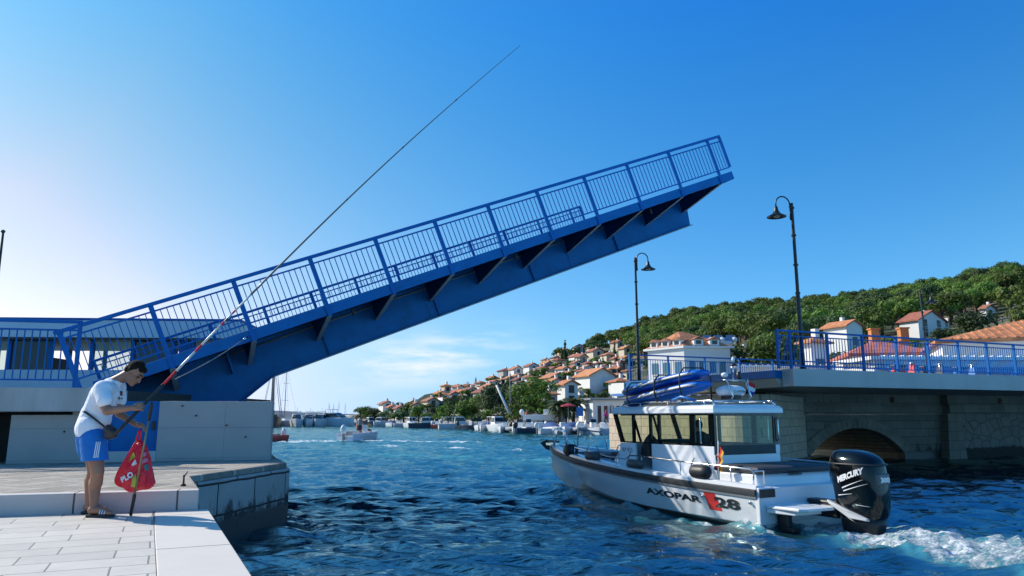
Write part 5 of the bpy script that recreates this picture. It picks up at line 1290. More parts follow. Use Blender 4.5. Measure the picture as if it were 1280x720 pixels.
for s in (-1, 1): mb.tube([a_(173 + s * 1.5, 553, 8.06), a_(173.5 + s * 2.2, 546, 8.05), hb_ + V(s * .012, 0, -.01), hb_ + V(0, 0, .012)], [.016, .010, .008, .008], 8)
mb.build('bag_handle', redbag, bg_, True)
bvb = tree_of(bagb); BD = (a_(171, 595, 8) - CAM).normalized()
letter(bvb, 'PLO', .075, a_(152, 604, 7.6), V(.86, 0, .50), V(-.5, 0, .86), BD, 'bag_lettering', M['textwhite'], bagb, lift=.012, bold=.004)
yg = pm('yellow_green_print', (.42, .42, .03), .4, .2, 10)
pkk = pm('pink_print', (.75, .22, .28), .4, .1)
def bagpatch(px, mat, nm='bag_print'):
    a, b, c_, d_ = [a_(x, y, 7.6) for x, y in px]; pts = []; n_ = 7
    for i in range(n_ + 1):
        for j in range(n_ + 1): pts.append(a.lerp(b, i / n_).lerp(d_.lerp(c_, i / n_), j / n_))
    project(bvb, pts, [(i * (n_ + 1) + j, (i + 1) * (n_ + 1) + j, (i + 1) * (n_ + 1) + j + 1, i * (n_ + 1) + j + 1) for i in range(n_) for j in range(n_)], BD, nm, mat, bagb, .010)
bagpatch([(163, 569), (167, 563), (169, 570), (160, 577)], yg); bagpatch([(165, 598), (170, 592), (171, 610), (163, 609)], yg)
bagpatch([(164, 580), (169, 573), (171, 579), (166, 582)], M['textwhite']); bagpatch([(176, 566), (183, 563), (184, 568), (177, 571)], pkk); bagpatch([(177, 574), (185, 571), (186, 576), (178, 579)], pkk)
bagpatch([(180, 581), (186, 579), (187, 587), (182, 588)], pm('teal_print', (.05, .22, .20), .4))
# ---------------------------------------------------------------- land on the far bank
PXS = [415, 430, 445, 470, 520, 560, 600, 640, 680, 720, 760, 800, 860, 920, 1000, 1100, 1200, 1280, 1400, 1650]
YSK = [524, 522.5, 519, 513, 506, 499, 486, 470, 456, 446, 434, 417, 399, 391, 388, 379, 367, 351, 342, 338]
DTP = [235, 235, 235, 240, 245, 255, 280, 310, 345, 380, 400, 430, 440, 430, 420, 390, 350, 330, 320, 320]
DSH = [226, 222, 215, 200, 170, 148, 125, 104, 94, 90, 88, 84, 76, 66, 58, 48, 42, 40, 40, 40]
ZSH = [.6, .9, 1.0, 1.0, 1.0, 1.0, 1.0, 1.0, 1.0, 1.0, 1.0, 1.1, 1.5, 2.2, 2.6, 2.7, 2.7, 2.7, 2.7, 2.7]
def pxof(x, y): return 640 + FPX * x / (y * math.cos(PIT) )if 0 else 640 + (x / y) * 942.5
def land(px, D):
    px = np.asarray(px, float); D = np.asarray(D, float)
    ys = np.interp(px, PXS, YSK); dt = np.interp(px, PXS, DTP); ds = np.interp(px, PXS, DSH); zs = np.interp(px, PXS, ZSH)
    zt = HC + (522.3 - ys) / 942.5 * dt
    u = np.clip((D - ds) / (dt - ds), 0, None)
    z = zs + (zt - zs) * np.where(u < 1, np.clip(u, 0, 1) ** 1.22, 1 - (u - 1) * .25)
    return z
pxs = np.linspace(415, 1650, 220); us = np.concatenate([[-.012, 0], np.linspace(.02, 1.0, 46), [1.1, 1.3, 1.6]])
vs_ = []
for u in us:
    dt = np.interp(pxs, PXS, DTP); ds = np.interp(pxs, PXS, DSH); D = ds + (dt - ds) * max(u, 0)
    z = land(pxs, D) if u >= 0 else np.full_like(D, -1.5)
    nn = (fbm(pxs * .5 + 40, D, .05, 4, 21) - .5) * np.clip(u * 8, 0, 1) * 2.0
    vs_.append(np.stack([(pxs - 640) / 942.5 * D, D - (0.3 if u < 0 else 0), z + nn], 1))
vs_ = np.concatenate(vs_); n2 = len(pxs); mb = MB()
mb.v = [tuple(v) for v in vs_]; mb.f = [(i * n2 + j, i * n2 + j + 1, (i + 1) * n2 + j + 1, (i + 1) * n2 + j) for i in range(len(us) - 1) for j in range(n2 - 1)]; mb.mi = [0] * len(mb.f)
m, t, b, o = newmat('hillside_ground'); g = NT(t); geo = g.n('ShaderNodeNewGeometry')
sp = g.n('ShaderNodeSeparateXYZ'); g.l(geo.outputs['Position'], sp.inputs[0])
c_ = g.mix(g.math('MULTIPLY', g.math('SUBTRACT', g.noise(geo.outputs['Position'], .12, 6), .42, True), 5, True), (.035, .055, .022), (.20, .165, .11))
c_ = g.mix(g.math('MULTIPLY', g.math('SUBTRACT', 4.0, sp.outputs[2]), .5, True), c_, (.30, .27, .23))
g.l(c_, b.inputs['Base Color']); b.inputs['Roughness'].default_value = .95
hill = mb.build('hillside', m, None, True); tag(hill, 'green hillside above the town', kind='structure')
# far low hills across the water, blue air haze put into their colour
for nm, D, x0, x1, hh, sd_, colr in (('distant_hills', 2600, -1150, -480, 9, 3, (.05, .085, .12)), ('distant_headland', 5200, -3600, -900, 60, 5, (.05, .085, .13))):
    mb = MB(); n_ = 90; A1 = []; 
    for i in range(n_ + 1):
        t = i / n_; x = x0 + (x1 - x0) * t; h_ = hh * (math.sin(math.pi * t) ** .6) * (.45 + .55 * float(fbm(np.array([t * 9.0 + sd_]), np.array([sd_ * 1.0]), 1, 4, 2)[0]) * 1.6)
        A1.append((x, h_))
    ringz = [[V(x, D + k * 300, h_ * f - .5 * (f == 0)) for x, h_ in A1] for k, f in enumerate((0, .6, 1, .6, 0))]
    mb.loft(ringz, caps=False, closed=False)
    tag(mb.build(nm, pm(nm, colr, 1, .2, .01), None, True), 'low blue hills on the horizon', kind='structure')
# dark far ridge behind the left end of the town
ridge = MB(); prof = [(505, 508), (512, 503), (520, 499), (530, 495), (540, 490.5), (550, 488), (560, 487.6), (568, 487.3), (576, 488), (590, 489), (610, 489), (640, 489)]
rg = []
for k, (f, D) in enumerate(((0, 395), (.5, 402), (1, 412), (.95, 440))):
    rg.append([V((px - 640) / 942.5 * D, D, (HC + (522.3 - y) / 942.5 * 412) * f + .6 * math.sin(px * .9 + k)) for px, y in prof])
ridge.loft(rg, caps=False, closed=False)
tag(ridge.build('ridge', pm('scrub_ridge', (.035, .055, .035), .95, .5, .12, bump=.8, bscale=.5, bdist=1.5), None, True), 'dark scrubby ridge behind the town', kind='structure')

def ground_at(px, y, dmin=None):
    """distance at which the hillside is met below picture point (px, y)"""
    ds = float(np.interp(px, PXS, DSH)); dt = float(np.interp(px, PXS, DTP)); best = None
    for D in np.linspace(ds, dt, 400):
        z = float(land(px, D)); yy = 522.3 - (z - HC) / D * 942.5
        if yy <= y: return D, z
    return dt, float(land(px, dt))

rooft = pm('terracotta_tiles', (.43, .155, .085), .85, .35, 1.6, bump=.5, bscale=4, bdist=.05, rnd=.35)
roofo = pm('orange_tiles', (.52, .20, .09), .85, .3, 1.6, bump=.5, bscale=4, bdist=.05, rnd=.25)
roofb = pm('brown_tiles', (.30, .12, .075), .85, .35, 1.6, bump=.4, bscale=4, bdist=.05, rnd=.3)
WALLC = {'w': pm('white_render', (.78, .77, .74), .85, .06, .5), 'c': pm('cream_render', (.66, .58, .44), .85, .08, .5), 'g': pm('grey_render', (.42, .41, .42), .85, .1, .4),
         'b': pm('bare_brick', (.30, .16, .11), .9, .25, 1.5), 'p': pm('peach_render', (.72, .50, .34), .85, .08, .5)}
winm = pm('window_glass_far', (.035, .045, .055), .15, .3, 2); shut = pm('blue_shutter', (.05, .16, .22), .6); shutb = pm('brown_shutter', (.16, .07, .04), .6)
tree_keepout = []
def house(label, x0, x1, yr, yb, wall='w', roof='t', kind='gable', rot=155, group=None, name='house', D=None, storeys=2, balcony=False, chim=1, win=None, gfrac=.62, solar=False, rise=None, grey_end=False, zb=None):
    px = (x0 + x1) / 2
    if D is None: D, zg = ground_at(px, yb)
    else: zg = float(land(px, D)) if zb is None else zb
    Wd = (x1 - x0) / 942.5 * D; ztop = HC + (522.3 - yr) / 942.5 * D
    H = max(ztop - zg, 3.0)
    ra_ = R_(rot); view = math.atan2((px - 640), 942.5)
    gn = V(math.sin(ra_), math.cos(ra_), 0); ln = V(gn.y, -gn.x, 0)     # gable normal, and the direction along the gable wall
    ang = abs(math.sin(ra_ - view - math.pi)); cosg = abs(math.cos(ra_ - view - math.pi))
    gw = Wd * gfrac / max(cosg, .3); sl = Wd * (1 - gfrac) / max(ang, .35)
    cx = (px - 640) / 942.5 * D; front = V(cx, D + .35 * sl, zg)
    root = thing(name, label, 'house', tuple(V(cx, D + .35 * sl, zg)), group)
    tree_keepout.append((x0 - 2, x1 + 2, D - 6, D + sl, yr, yb))
    rs = rise if rise is not None else (gw * .24 if kind != 'flat' else 0)
    he = H - rs; P_ = lambda a, b_, z: front + ln * a + gn * b_ + V(0, 0, z)
    hw_, hl = gw / 2, sl / 2
    mb = MB()
    if kind == 'gable':
        mb.prism([P_(-hw_, hl, -4), P_(hw_, hl, -4), P_(hw_, hl, he), P_(0, hl, H), P_(-hw_, hl, he)], -gn * sl)
    else:
        mb.hexa([P_(-hw_, -hl, -4), P_(hw_, -hl, -4), P_(hw_, hl, -4), P_(-hw_, hl, -4), P_(-hw_, -hl, he), P_(hw_, -hl, he), P_(hw_, hl, he), P_(-hw_, hl, he)])
    mb.build('wall', WALLC[wall], root)
    rm = {'t': rooft, 'o': roofo, 'b': roofb}.get(roof, WALLC['w']); ov = .45; th = .22
    mb = MB()
    if kind == 'gable':
        for s in (-1, 1):
            e = P_(s * (hw_ + ov), 0, he - ov * rs / hw_ + .02); r_ = P_(0, 0, H + .02)
            mb.obox(e - gn * (hl + ov), (r_ - e), gn * (sl + 2 * ov), V(0, 0, th))
    elif kind == 'hip':
        e = [P_(-hw_ - ov, -hl - ov, he), P_(hw_ + ov, -hl - ov, he), P_(hw_ + ov, hl + ov, he), P_(-hw_ - ov, hl + ov, he)]
        k = min(hw_, hl) * .9
        r0, r1 = P_(0, -hl + min(k, hl - .1), H), P_(0, hl - min(k, hl - .1), H)
        mb.add([*e, *[q + V(0, 0, .16) for q in e], r0 + V(0, 0, .16), r1 + V(0, 0, .16)],
               [(3, 2, 1, 0), (0, 1, 5, 4), (1, 2, 6, 5), (2, 3, 7, 6), (3, 0, 4, 7), (4, 5, 8), (5, 6, 9, 8), (6, 7, 9), (7, 4, 8, 9)])
    else:
        mb.hexa([P_(-hw_ - .2, -hl - .2, he), P_(hw_ + .2, -hl - .2, he), P_(hw_ + .2, hl + .2, he), P_(-hw_ - .2, hl + .2, he), P_(-hw_ - .2, -hl - .2, he + .3), P_(hw_ + .2, -hl - .2, he + .3), P_(hw_ + .2, hl + .2, he + .3), P_(-hw_ - .2, hl + .2, he + .3)])
    ro = mb.build('roof', rm, root)
    for q in range(chim):
        c_ = P_((-.25 + .5 * q) * gw * .7, -hl * .2 + q, H - rs * .3); MB().box(c_ + V(0, 0, .4), (.55, .55, 1.5), rot=-ra_).build('chimney', WALLC['w'] if wall != 'b' else roofb, ro)
    if solar:
        e = P_(-hw_ * .78, 0, he + rs * .30); r_ = P_(-hw_ * .25, 0, H - rs * .18); MB().obox(e - gn * hl * .25 + V(0, 0, .15), r_ - e, gn * hl * .8, V(0, 0, .1)).build('solar_panel', pm('solar', (.10, .16, .30), .1), ro)
    wm = winm if win is None else win
    fh = he / max(storeys, 1)
    for side in (0, 1):      # gable end and the long side facing left (normal -ln)
        Lw = gw if side == 0 else sl; n_ = max(1, int(Lw / 3.1))
        if side == 0 and grey_end: n_ = max(0, n_ - 2)
        for st_ in range(storeys):
            for k in range(n_):
                a = -Lw / 2 + Lw * (k + .5) / n_; zc_ = fh * st_ + fh * .55; w_, h_ = .55, .68
                if side == 0: c_ = P_(a, hl + .02, zc_); dx, nn_ = ln, gn
                else: c_ = P_(-hw_ - .02, a, zc_); dx, nn_ = gn, -ln
                wb = MB().obox(c_ - dx * w_ - V(0, 0, h_) - nn_ * .1, dx * 2 * w_, nn_ * .13, V(0, 0, 2 * h_)).build('window', wm, root)
                if Wd / D * 942 > 22:
                    fb = MB().obox(c_ - dx * (w_ + .1) - V(0, 0, h_ + .12) - nn_ * .1, dx * 2 * (w_ + .1), nn_ * .26, V(0, 0, .1)); fb.build('sill', M['white'], wb)
    if balcony:
        for st_ in range(1, storeys + (1 if balcony == 2 else 0)):
            z0 = fh * st_
            o_ = P_(-hw_ - 1.3, -hl * .7, z0 - .15); bl = MB().obox(o_, ln * 1.28, gn * sl * .8, V(0, 0, .15)).build('balcony', WALLC['w'], root)
            MB().obox(o_ + V(0, 0, .152), ln * .08, gn * sl * .8, V(0, 0, .9)).build('parapet', WALLC['w'], bl)
    return root, front, P_, he, H
HG = 'houses stepping up the hillside above the harbour'
HS = [
 ('big white house with orange gabled roof and blank grey gable above the quay restaurant', 720, 771, 462, 497, dict(wall='w', roof='o', balcony=1, grey_end=True)),
 ('white house with blue solar panels on its orange roof, left of the big gabled house', 697, 723, 477, 508, dict(roof='o', solar=True, balcony=1)),
 ('low house with broad orange roof between the large dark trees and the palms', 674, 697, 492, 513, dict(wall='g', roof='o', kind='hip', storeys=1)),
 ('small white house with bright orange roof just above the low orange-roofed house', 685, 703, 478, 490, dict(roof='o', storeys=1)),
 ('cream house with small arched gable and long orange roof above the dark trees', 676, 711, 467, 483, dict(wall='c', roof='t', balcony=1)),
 ('white chalet with steep brown gable in the upper middle of the town', 714, 729, 452, 466, dict(roof='b')),
 ('white house with terraces right of the steep brown gable', 729, 743, 453, 467, dict(roof='t', kind='hip', balcony=2)),
 ('dull grey house with hipped roof beside the white terraced house', 744, 757, 454, 465, dict(wall='g', roof='b', kind='hip')),
 ('yellow house with red roofs at the top right of the town', 735, 757, 436, 453, dict(wall='c', roof='t', balcony=1)),
 ('long red-roofed house below the pine wood at the top right of the town', 752, 774, 441, 452, dict(wall='c', roof='t', kind='hip', storeys=1)),
 ('white house with red roof beside the tall cypress on the ridge', 712, 731, 443, 453, dict(roof='t', kind='gable')),
 ('unplastered brick house with brown roof in the middle of the town', 688, 708, 457, 468, dict(wall='b', roof='b')),
 ('white house with brown roof left of the brick house', 673, 687, 458, 471, dict(roof='b', balcony=1)),
 ('house with red roof on the ridge left of the cypress', 688, 701, 446, 457, dict(wall='c', roof='b', kind='hip')),
 ('small white house on the ridge line right above the brown-roofed white house', 677, 687, 449, 458, dict(roof='b')),
 ('white house with two windows in its gable on the ridge above the big dark trees', 654, 674, 455, 470, dict(roof='b', balcony=1)),
 ('white house with many balconies second from the brown villa on the ridge', 635, 654, 459, 473, dict(roof='t', balcony=2)),
 ('large brown-roofed villa at the left end of the ridge', 621, 641, 461, 475, dict(wall='g', roof='b', kind='hip')),
 ('house with brown roof half hidden left of the dark trees', 609, 622, 473, 483, dict(wall='w', roof='b')),
 ('grey gabled house behind the leaning white boom', 600, 620, 481, 498, dict(wall='g', roof='t')),
 ('house with faded red roof peeping over the dark trees', 630, 642, 473, 483, dict(wall='w', roof='t')),
 ('cream house with orange roof below the pine wood, near the first lamp post', 765, 778, 447, 459, dict(wall='c', roof='t')),
 ('white house with orange roof behind the pier', 762, 790, 474, 497, dict(roof='o', wall='w', kind='hip')),
 ('small white house with red roof right of the long red-roofed house', 768, 779, 462, 472, dict(roof='t')),
 ('white gabled house at the left tip of the town', 470, 490, 502, 518, dict(wall='w', roof='b', balcony=1)),
 ('white house with red roof second from the left tip of the town', 481, 495, 507, 521, dict(roof='t')),
 ('white house with orange roof third from the left tip of the town', 490, 506, 508, 522, dict(roof='t')),
 ('grey-white house with brown roof and white stair column near the left tip of the town', 507, 526, 504, 522, dict(wall='g', roof='b', balcony=1)),
 ('cream house with wide roof and stacked balconies above the green trees', 526, 547, 498, 514, dict(wall='c', roof='b', balcony=2)),
 ('brown house with hipped roof above the green shore trees', 537, 557, 498, 510, dict(wall='b', roof='b', kind='hip')),
 ('long pale roof on the slope below the dark far ridge', 543, 561, 492, 503, dict(wall='w', roof='t', kind='hip', storeys=1)),
 ('house with cream roof high on the left slope', 563, 578, 488, 499, dict(wall='c', roof='t')),
 ('white house with three balconies and brown roof above the shore trees', 578, 596, 485, 499, dict(wall='w', roof='b', balcony=2)),
 ('big grey gabled house on the left slope beside the white balconies', 590, 619, 486, 501, dict(wall='g', roof='b', grey_end=True)),
 ('terracotta-roofed house on the skyline of the left slope', 588, 606, 480, 490, dict(wall='c', roof='t', kind='hip', storeys=1)),
 ('white-walled house with red roof on the skyline left of the brown-roofed villa', 607, 622, 471, 484, dict(roof='t')),
 ('white house with brown roof low on the slope near the cream house', 652, 668, 470, 484, dict(roof='b')),
 ('peach house with orange roof behind the small bright-roofed house', 705, 718, 469, 480, dict(wall='p', roof='o')),
 ('white-walled house with tiled roof between the chalet and the big gabled house', 722, 738, 466, 476, dict(roof='t', kind='hip')),
 ('white house with red roof beneath the yellow house', 745, 760, 463, 475, dict(roof='t', balcony=1)),
 ('grey house with brown roof under the ridge, left part of the town', 640, 655, 474, 486, dict(wall='g', roof='b')),
 ('small tiled house among trees between the hotel and the pine wood', 927, 942, 438, 446, dict(roof='o', storeys=1, D=140)),
]
for lab, x0, x1, yr, yb, kw in HS:
    house(lab, x0, x1, yr, yb, group=HG, **kw)
rf2 = np.random.default_rng(5); k_ = 0
for x, y in ((616, 490), (626, 486), (646, 480), (652, 492), (662, 484), (668, 476), (664, 494), (676, 472), (690, 472), (684, 466), (698, 462), (705, 474), (716, 470), (722, 476), (735, 470), (728, 457), (741, 476), (751, 481), (757, 470), (765, 478), (772, 486), (748, 446), (740, 443), (724, 446), (705, 450), (778, 468), (783, 458), (774, 440), (534, 512), (548, 503), (566, 503), (556, 493), (571, 492), (583, 491), (600, 490), (514, 515), (576, 500), (720, 487), (712, 478), (774, 476), (786, 480), (784, 448)):
    w2 = rf2.uniform(11, 19) * (1 if x > 640 else .85); h2 = w2 * rf2.uniform(.72, .98)
    house('small tiled house among the many packed on the hillside above the harbour', x - w2 / 2, x + w2 / 2, y - h2, y, wall='wcgpwcc'[k_ % 7], roof='totbo'[k_ % 5], kind=('gable', 'hip', 'gable')[k_ % 3], rot=float(rf2.uniform(125, 175)), group='small tiled houses packed on the hillside', balcony=int(k_ % 4 == 0), chim=k_ % 2, storeys=1 + k_ % 2, gfrac=float(rf2.uniform(.45, .7))); k_ += 1
# houses on the wooded hill at the right
house('white three-storey villa with red roof high on the wooded hill', 1143, 1195, 390, 424, roof='t', D=150, storeys=3, balcony=2, gfrac=.58, group='houses on the wooded hill')
house('white house with long orange roof half hidden by pines behind the bridge railing', 1044, 1090, 402, 424, roof='o', D=120, storeys=1, gfrac=.4, group='houses on the wooded hill')
house('small white house with brown roof peeping out of the pines near the right edge', 1243, 1259, 389, 402, roof='b', D=175, storeys=1, group='houses on the wooded hill')
house('low house with pale orange roof seen over the railing next to the lamp post', 1010, 1042, 424, 440, roof='o', D=72, storeys=1, kind='hip', group='houses on the wooded hill')

# buildings just behind the bridge: real boxes with hipped roofs
def block(name, label, D, x0, x1, ye, yr, roofm, wallm, depth, rot, zb=3.0, ridge=.5, kind='hip', extra=None):
    cxl, cxr = (x0 - 640) / 942.5 * D, (x1 - 640) / 942.5 * D; ze = HC + (522.3 - ye) / 942.5 * D; zr_ = HC + (522.3 - yr) / 942.5 * D
    ra_ = R_(rot); ln = V(math.cos(ra_), math.sin(ra_), 0); bk = V(-ln.y, ln.x, 0); L = (cxr - cxl) / max(.3, ln.x)
    o = V(cxl, D, zb); root = thing(name, label, 'building', tuple(o + ln * L / 2))
    P_ = lambda a, b_, z: V(o.x, o.y, 0) + ln * a + bk * b_ + V(0, 0, z)
    MB().hexa([P_(0, 0, zb - 4), P_(L, 0, zb - 4), P_(L, depth, zb - 4), P_(0, depth, zb - 4), P_(0, 0, ze), P_(L, 0, ze), P_(L, depth, ze), P_(0, depth, ze)]).build('wall', wallm, root)
    ov = .45; e = [P_(-ov, -ov, ze + .01), P_(L + ov, -ov, ze + .01), P_(L + ov, depth + ov, ze + .01), P_(-ov, depth + ov, ze + .01)]
    k = depth / 2 * (1 if kind == 'hip' else 0)
    r0, r1 = P_(min(k * 1.5, L * .46), depth / 2, zr_), P_(L - min(k * 1.5, L * .46), depth / 2, zr_)
    ro = MB().add([*e, *[q + V(0, 0, .2) for q in e], r0, r1], [(3, 2, 1, 0), (0, 1, 5, 4), (1, 2, 6, 5), (2, 3, 7, 6), (3, 0, 4, 7), (4, 5, 9, 8), (5, 6, 9), (6, 7, 8, 9), (7, 4, 8)]).build('roof', roofm, root)
    # courses of tiles as raised ribs down the front slope
    if L > 6:
        rb2 = MB(); nr_ = int(L / .55)
        for i in range(1, nr_):
            a = L * i / nr_; t0 = min(1, a / max(r0_a, .1)) if (r0_a := min(k * 1.5, L * .46)) and a < r0_a else (min(1, (L - a) / r0_a) if a > L - r0_a else 1)
            rb2.bar(P_(a, -ov + .02, ze + .24), P_(a, -ov + (depth / 2 + ov) * t0, ze + .24 + (zr_ - ze - .2) * t0), .16, .07)
        tag(rb2.build('roof_tiles', roofm, ro), None, None, kind='stuff')
    return root, P_, ze, zr_, L
def wins(root, P_, spec, mat, frame=None, dp=.04):
    for a, z, w_, h_ in spec:
        o = P_(a, -dp, z); ln = (P_(a + 1, -dp, z) - o)
        bk = (P_(a, 1 - dp, z) - o)
        wb = MB().obox(o - ln * w_ / 2, ln * w_, bk * (dp + .02), V(0, 0, h_)).build('window', mat, root)
        MB().obox(o - ln * (w_ / 2 + .08) - V(0, 0, .1) - bk * .05, ln * (w_ + .16), bk * .12, V(0, 0, .08)).build('sill', frame or M['white'], wb)
tileo = pm('old_orange_tiles', (.52, .21, .09), .9, .45, 1.2, bump=.7, bscale=6, bdist=.05, dirt=(.22, .09, .045), damt=.6, dscale=1.4)
tiler = pm('red_tiles', (.50, .15, .09), .9, .3, 1.2, bump=.5, bscale=6, bdist=.05, dirt=(.25, .07, .05), damt=.4)
r_, P_, ze, zr_, L = block('market_hall', 'long white hall with large worn orange tiled roof at the right edge behind the bridge', 52, 1186, 1400, 431, 396, tileo, WALLC['w'], 11, -22)
wins(r_, P_, [(a, 4.2, 1.1, 1.3) for a in (2.2, 5.0, 7.8, 10.6)], winm)
r2, P2, ze2, zr2, L2 = block('house', 'house with pinkish red roof and two brick chimneys behind the bridge railing', 60, 1072, 1160, 447, 422, tiler, WALLC['w'], 8, -12); r2['category'] = 'house'
for a in (2.7, 5.0): 
    cm = MB(); cm.box(P2(a, 4.0, zr2 + .1), (.7, .6, 1.7)); cm.box(P2(a, 4.0, zr2 + 1.0), (.85, .75, .12)); cm.build('chimney', pm('orange_brick', (.55, .22, .08), .9, .2, 3), r2)
wins(r2, P2, [(a, 4.0, .9, 1.2) for a in (1.2, 3.0, 4.8)], winm)
r3, P3, ze3, zr3, L3 = block('garden_wall_building', 'low white building with blue awning and blue trim right behind the far railing', 44, 1098, 1420, 452, 449, M['white'], WALLC['w'], 3.5, 5, kind='flat'); r3.name = 'kiosk'
o = P3(0, -.02, 4.55); ln = P3(1, -.02, 4.55) - o; bk = P3(0, .98, 4.55) - o
MB().obox(o - bk * 1.4 + ln * .2, ln * 13.5, bk * 1.38, V(0, 0, .10)).build('awning', M['bluelight'], r3)
MB().obox(o - bk * 1.42 + ln * .2 - V(0, 0, .28), ln * 13.5, bk * .02, V(0, 0, .37)).build('awning_valance', M['bluelight'], r3)
wins(r3, P3, [(a, 3.7, 1.6, .8) for a in (1.6, 4.4, 10.2, 13)], M['darkglass'])
r4, P4, ze4, zr4, L4 = block('garden_wall', 'white garden wall with blue gate seen through the far railing', 70, 925, 1105, 461, 460.4, M['white'], WALLC['w'], .35, 2, kind='flat')
r4['category'] = 'wall'
wins(r4, P4, [(a, 4.0, 1.0, 1.1) for a in (3, 6, 9.5)], shut)
# hotel with dormers
Dh = 84
hx = (858 - 640) / 942.5 * Dh
ht = thing('hotel', 'white villa with red hipped roof, dormers and blue shutters behind the bridge', 'building', (hx, Dh + 4, 3))
zeh = HC + (522.3 - 436) / 942.5 * Dh; zrh = HC + (522.3 - 412) / 942.5 * Dh
u1 = V(math.cos(R_(8)), math.sin(R_(8)), 0); u2 = V(-.62, .785, 0).normalized()     # right face direction, left face direction (receding)
P0h = V(hx, Dh, 0); LR, LL = 60 / 942.5 * Dh * 1.03, 5.4
Hq = lambda a, b_, z: P0h + u1 * a + u2 * b_ + V(0, 0, z)
MB().hexa([Hq(0, 0, -1), Hq(LR, 0, -1), Hq(LR, LL, -1), Hq(0, LL, -1), Hq(0, 0, zeh), Hq(LR, 0, zeh), Hq(LR, LL, zeh), Hq(0, LL, zeh)]).build('wall', WALLC['w'], ht)
MB().hexa([Hq(-.3, -.3, zeh + .01), Hq(LR + .3, -.3, zeh + .01), Hq(LR + .3, LL + .3, zeh + .01), Hq(-.3, LL + .3, zeh + .01), Hq(-.3, -.3, zeh + .25), Hq(LR + .3, -.3, zeh + .25), Hq(LR + .3, LL + .3, zeh + .25), Hq(-.3, LL + .3, zeh + .25)]).build('cornice', M['white'], ht)
e = [Hq(-.2, -.2, zeh + .26), Hq(LR + .2, -.2, zeh + .26), Hq(LR + .2, LL + .2, zeh + .26), Hq(-.2, LL + .2, zeh + .26)]
hr = MB().add([*e, Hq(LR * .30, LL * .5, zrh), Hq(LR * .42, LL * .5, zrh)], [(3, 2, 1, 0), (0, 1, 5, 4), (1, 2, 5), (2, 3, 4, 5), (3, 0, 4)]).build('roof', rooft, ht)
def dormer(o, out_, along, w_=.55, h_=.70):
    d_ = MB(); d_.obox(o - along * w_ - out_ * 1.6, along * 2 * w_, out_ * 1.6, V(0, 0, h_)); dd = d_.build('dormer', M['white'], hr)
    MB().obox(o - along * w_ * .55 + V(0, 0, h_ * .25), along * w_ * 1.1, out_ * .04, V(0, 0, h_ * .6)).build('pane', M['darkglass'], dd)
    p = [o - along * (w_ + .15) + out_ * .15 + V(0, 0, h_), o + along * (w_ + .15) + out_ * .15 + V(0, 0, h_), o + out_ * .15 + V(0, 0, h_ + .34)]
    MB().prism(p, -out_ * 1.9).build('dormer_roof', rooft, dd)
n1_ = V(u1.y, -u1.x, 0); n2_ = -V(u2.y, -u2.x, 0)
n2_ = V(-u2.y, u2.x, 0)
for a in (1.7, 3.6): dormer(Hq(a, -.1, zeh + .30), n1_, u1)
for b_ in (.9, 2.6, 4.3): dormer(Hq(-.1, b_, zeh + .30), n2_, u2)
for a in (.9, 2.1, 3.3, 4.5):
    for z in (4.0, 6.75):
        w1 = MB().obox(Hq(a - .36, -.03, z), u1 * .72, n1_ * .04, V(0, 0, 1.3)).build('window', shut, ht); MB().obox(Hq(a - .36, -.03, z - .12), u1 * .72, n1_ * .1, V(0, 0, .10)).build('sill', M['white'], w1)
for b_ in (.9, 2.6, 4.3):
    for z in (4.0, 6.75):
        w1 = MB().obox(Hq(-.03, b_ - .45, z), u2 * .9, n2_ * .05, V(0, 0, 1.3)).build('window', shut, ht); MB().obox(Hq(-.03, b_ - .42, z - .12), u2 * .84, n2_ * .1, V(0, 0, .10)).build('sill', M['white'], w1)
an_ = MB(); zt_ = HC + (522.3 - 428) / 942.5 * (Dh + 3)
MB().hexa([Hq(LR * .72, 1.5, -1), Hq(LR + 1.6, 1.5, -1), Hq(LR + 1.6, LL + 3, -1), Hq(LR * .72, LL + 3, -1), Hq(LR * .72, 1.5, zt_), Hq(LR + 1.6, 1.5, zt_), Hq(LR + 1.6, LL + 3, zt_), Hq(LR * .72, LL + 3, zt_)]).build('annex', WALLC['w'], ht)
MB().hexa([Hq(-.6, 2.8, zt_ - .4), Hq(LR * .72, 2.8 + 3.2, zt_ - .4), Hq(LR * .72, LL + 4, zt_ - .4), Hq(-1.5, LL + 3, zt_ - .4)] + [Hq(-.6, 2.8, zt_ + .1), Hq(LR * .72, 2.8 + 3.2, zt_ + .1), Hq(LR * .72, LL + 4, zt_ + .1), Hq(-1.5, LL + 3, zt_ + .1)]).build('annex_roof_slab', M['white'], ht) if 0 else None
for k, px in enumerate((884, 898.5, 914)):
    x = (px - 640) / 942.5 * 91; z = zt_ + .15
    sh_ = thing('solar_water_heater', ['tilted solar water heater on the hotel annex roof, leftmost of three', 'tilted solar water heater between two others on the hotel annex roof', 'tilted solar water heater with round tank on the right end of the hotel annex roof'][k], 'solar panel', (x, 91, z), 'solar water heaters on the hotel roof')
    hb0 = V(x - .45, 90.8, z); 
    MB().obox(hb0, V(1.0, .1, 0), V(.55, .9, 1.05), V(-.06, -.05, .08)).build('panel', pm('solar_glass', (.16, .22, .34), .12), sh_)
    mb = MB(); 
    for q in (0, 1): mb.bar(hb0 + V(.55 + q, .9, 0), hb0 + V(.55 + q * .95, .9, 1.0), .05, .05)
    mb.build('stand', M['steel'], sh_)
    MB().tube([V(x + .75, 91.4, z + .55), V(x + 1.25, 91.45, z + .55)], .26, 12).build('tank', M['white'], sh_, True)

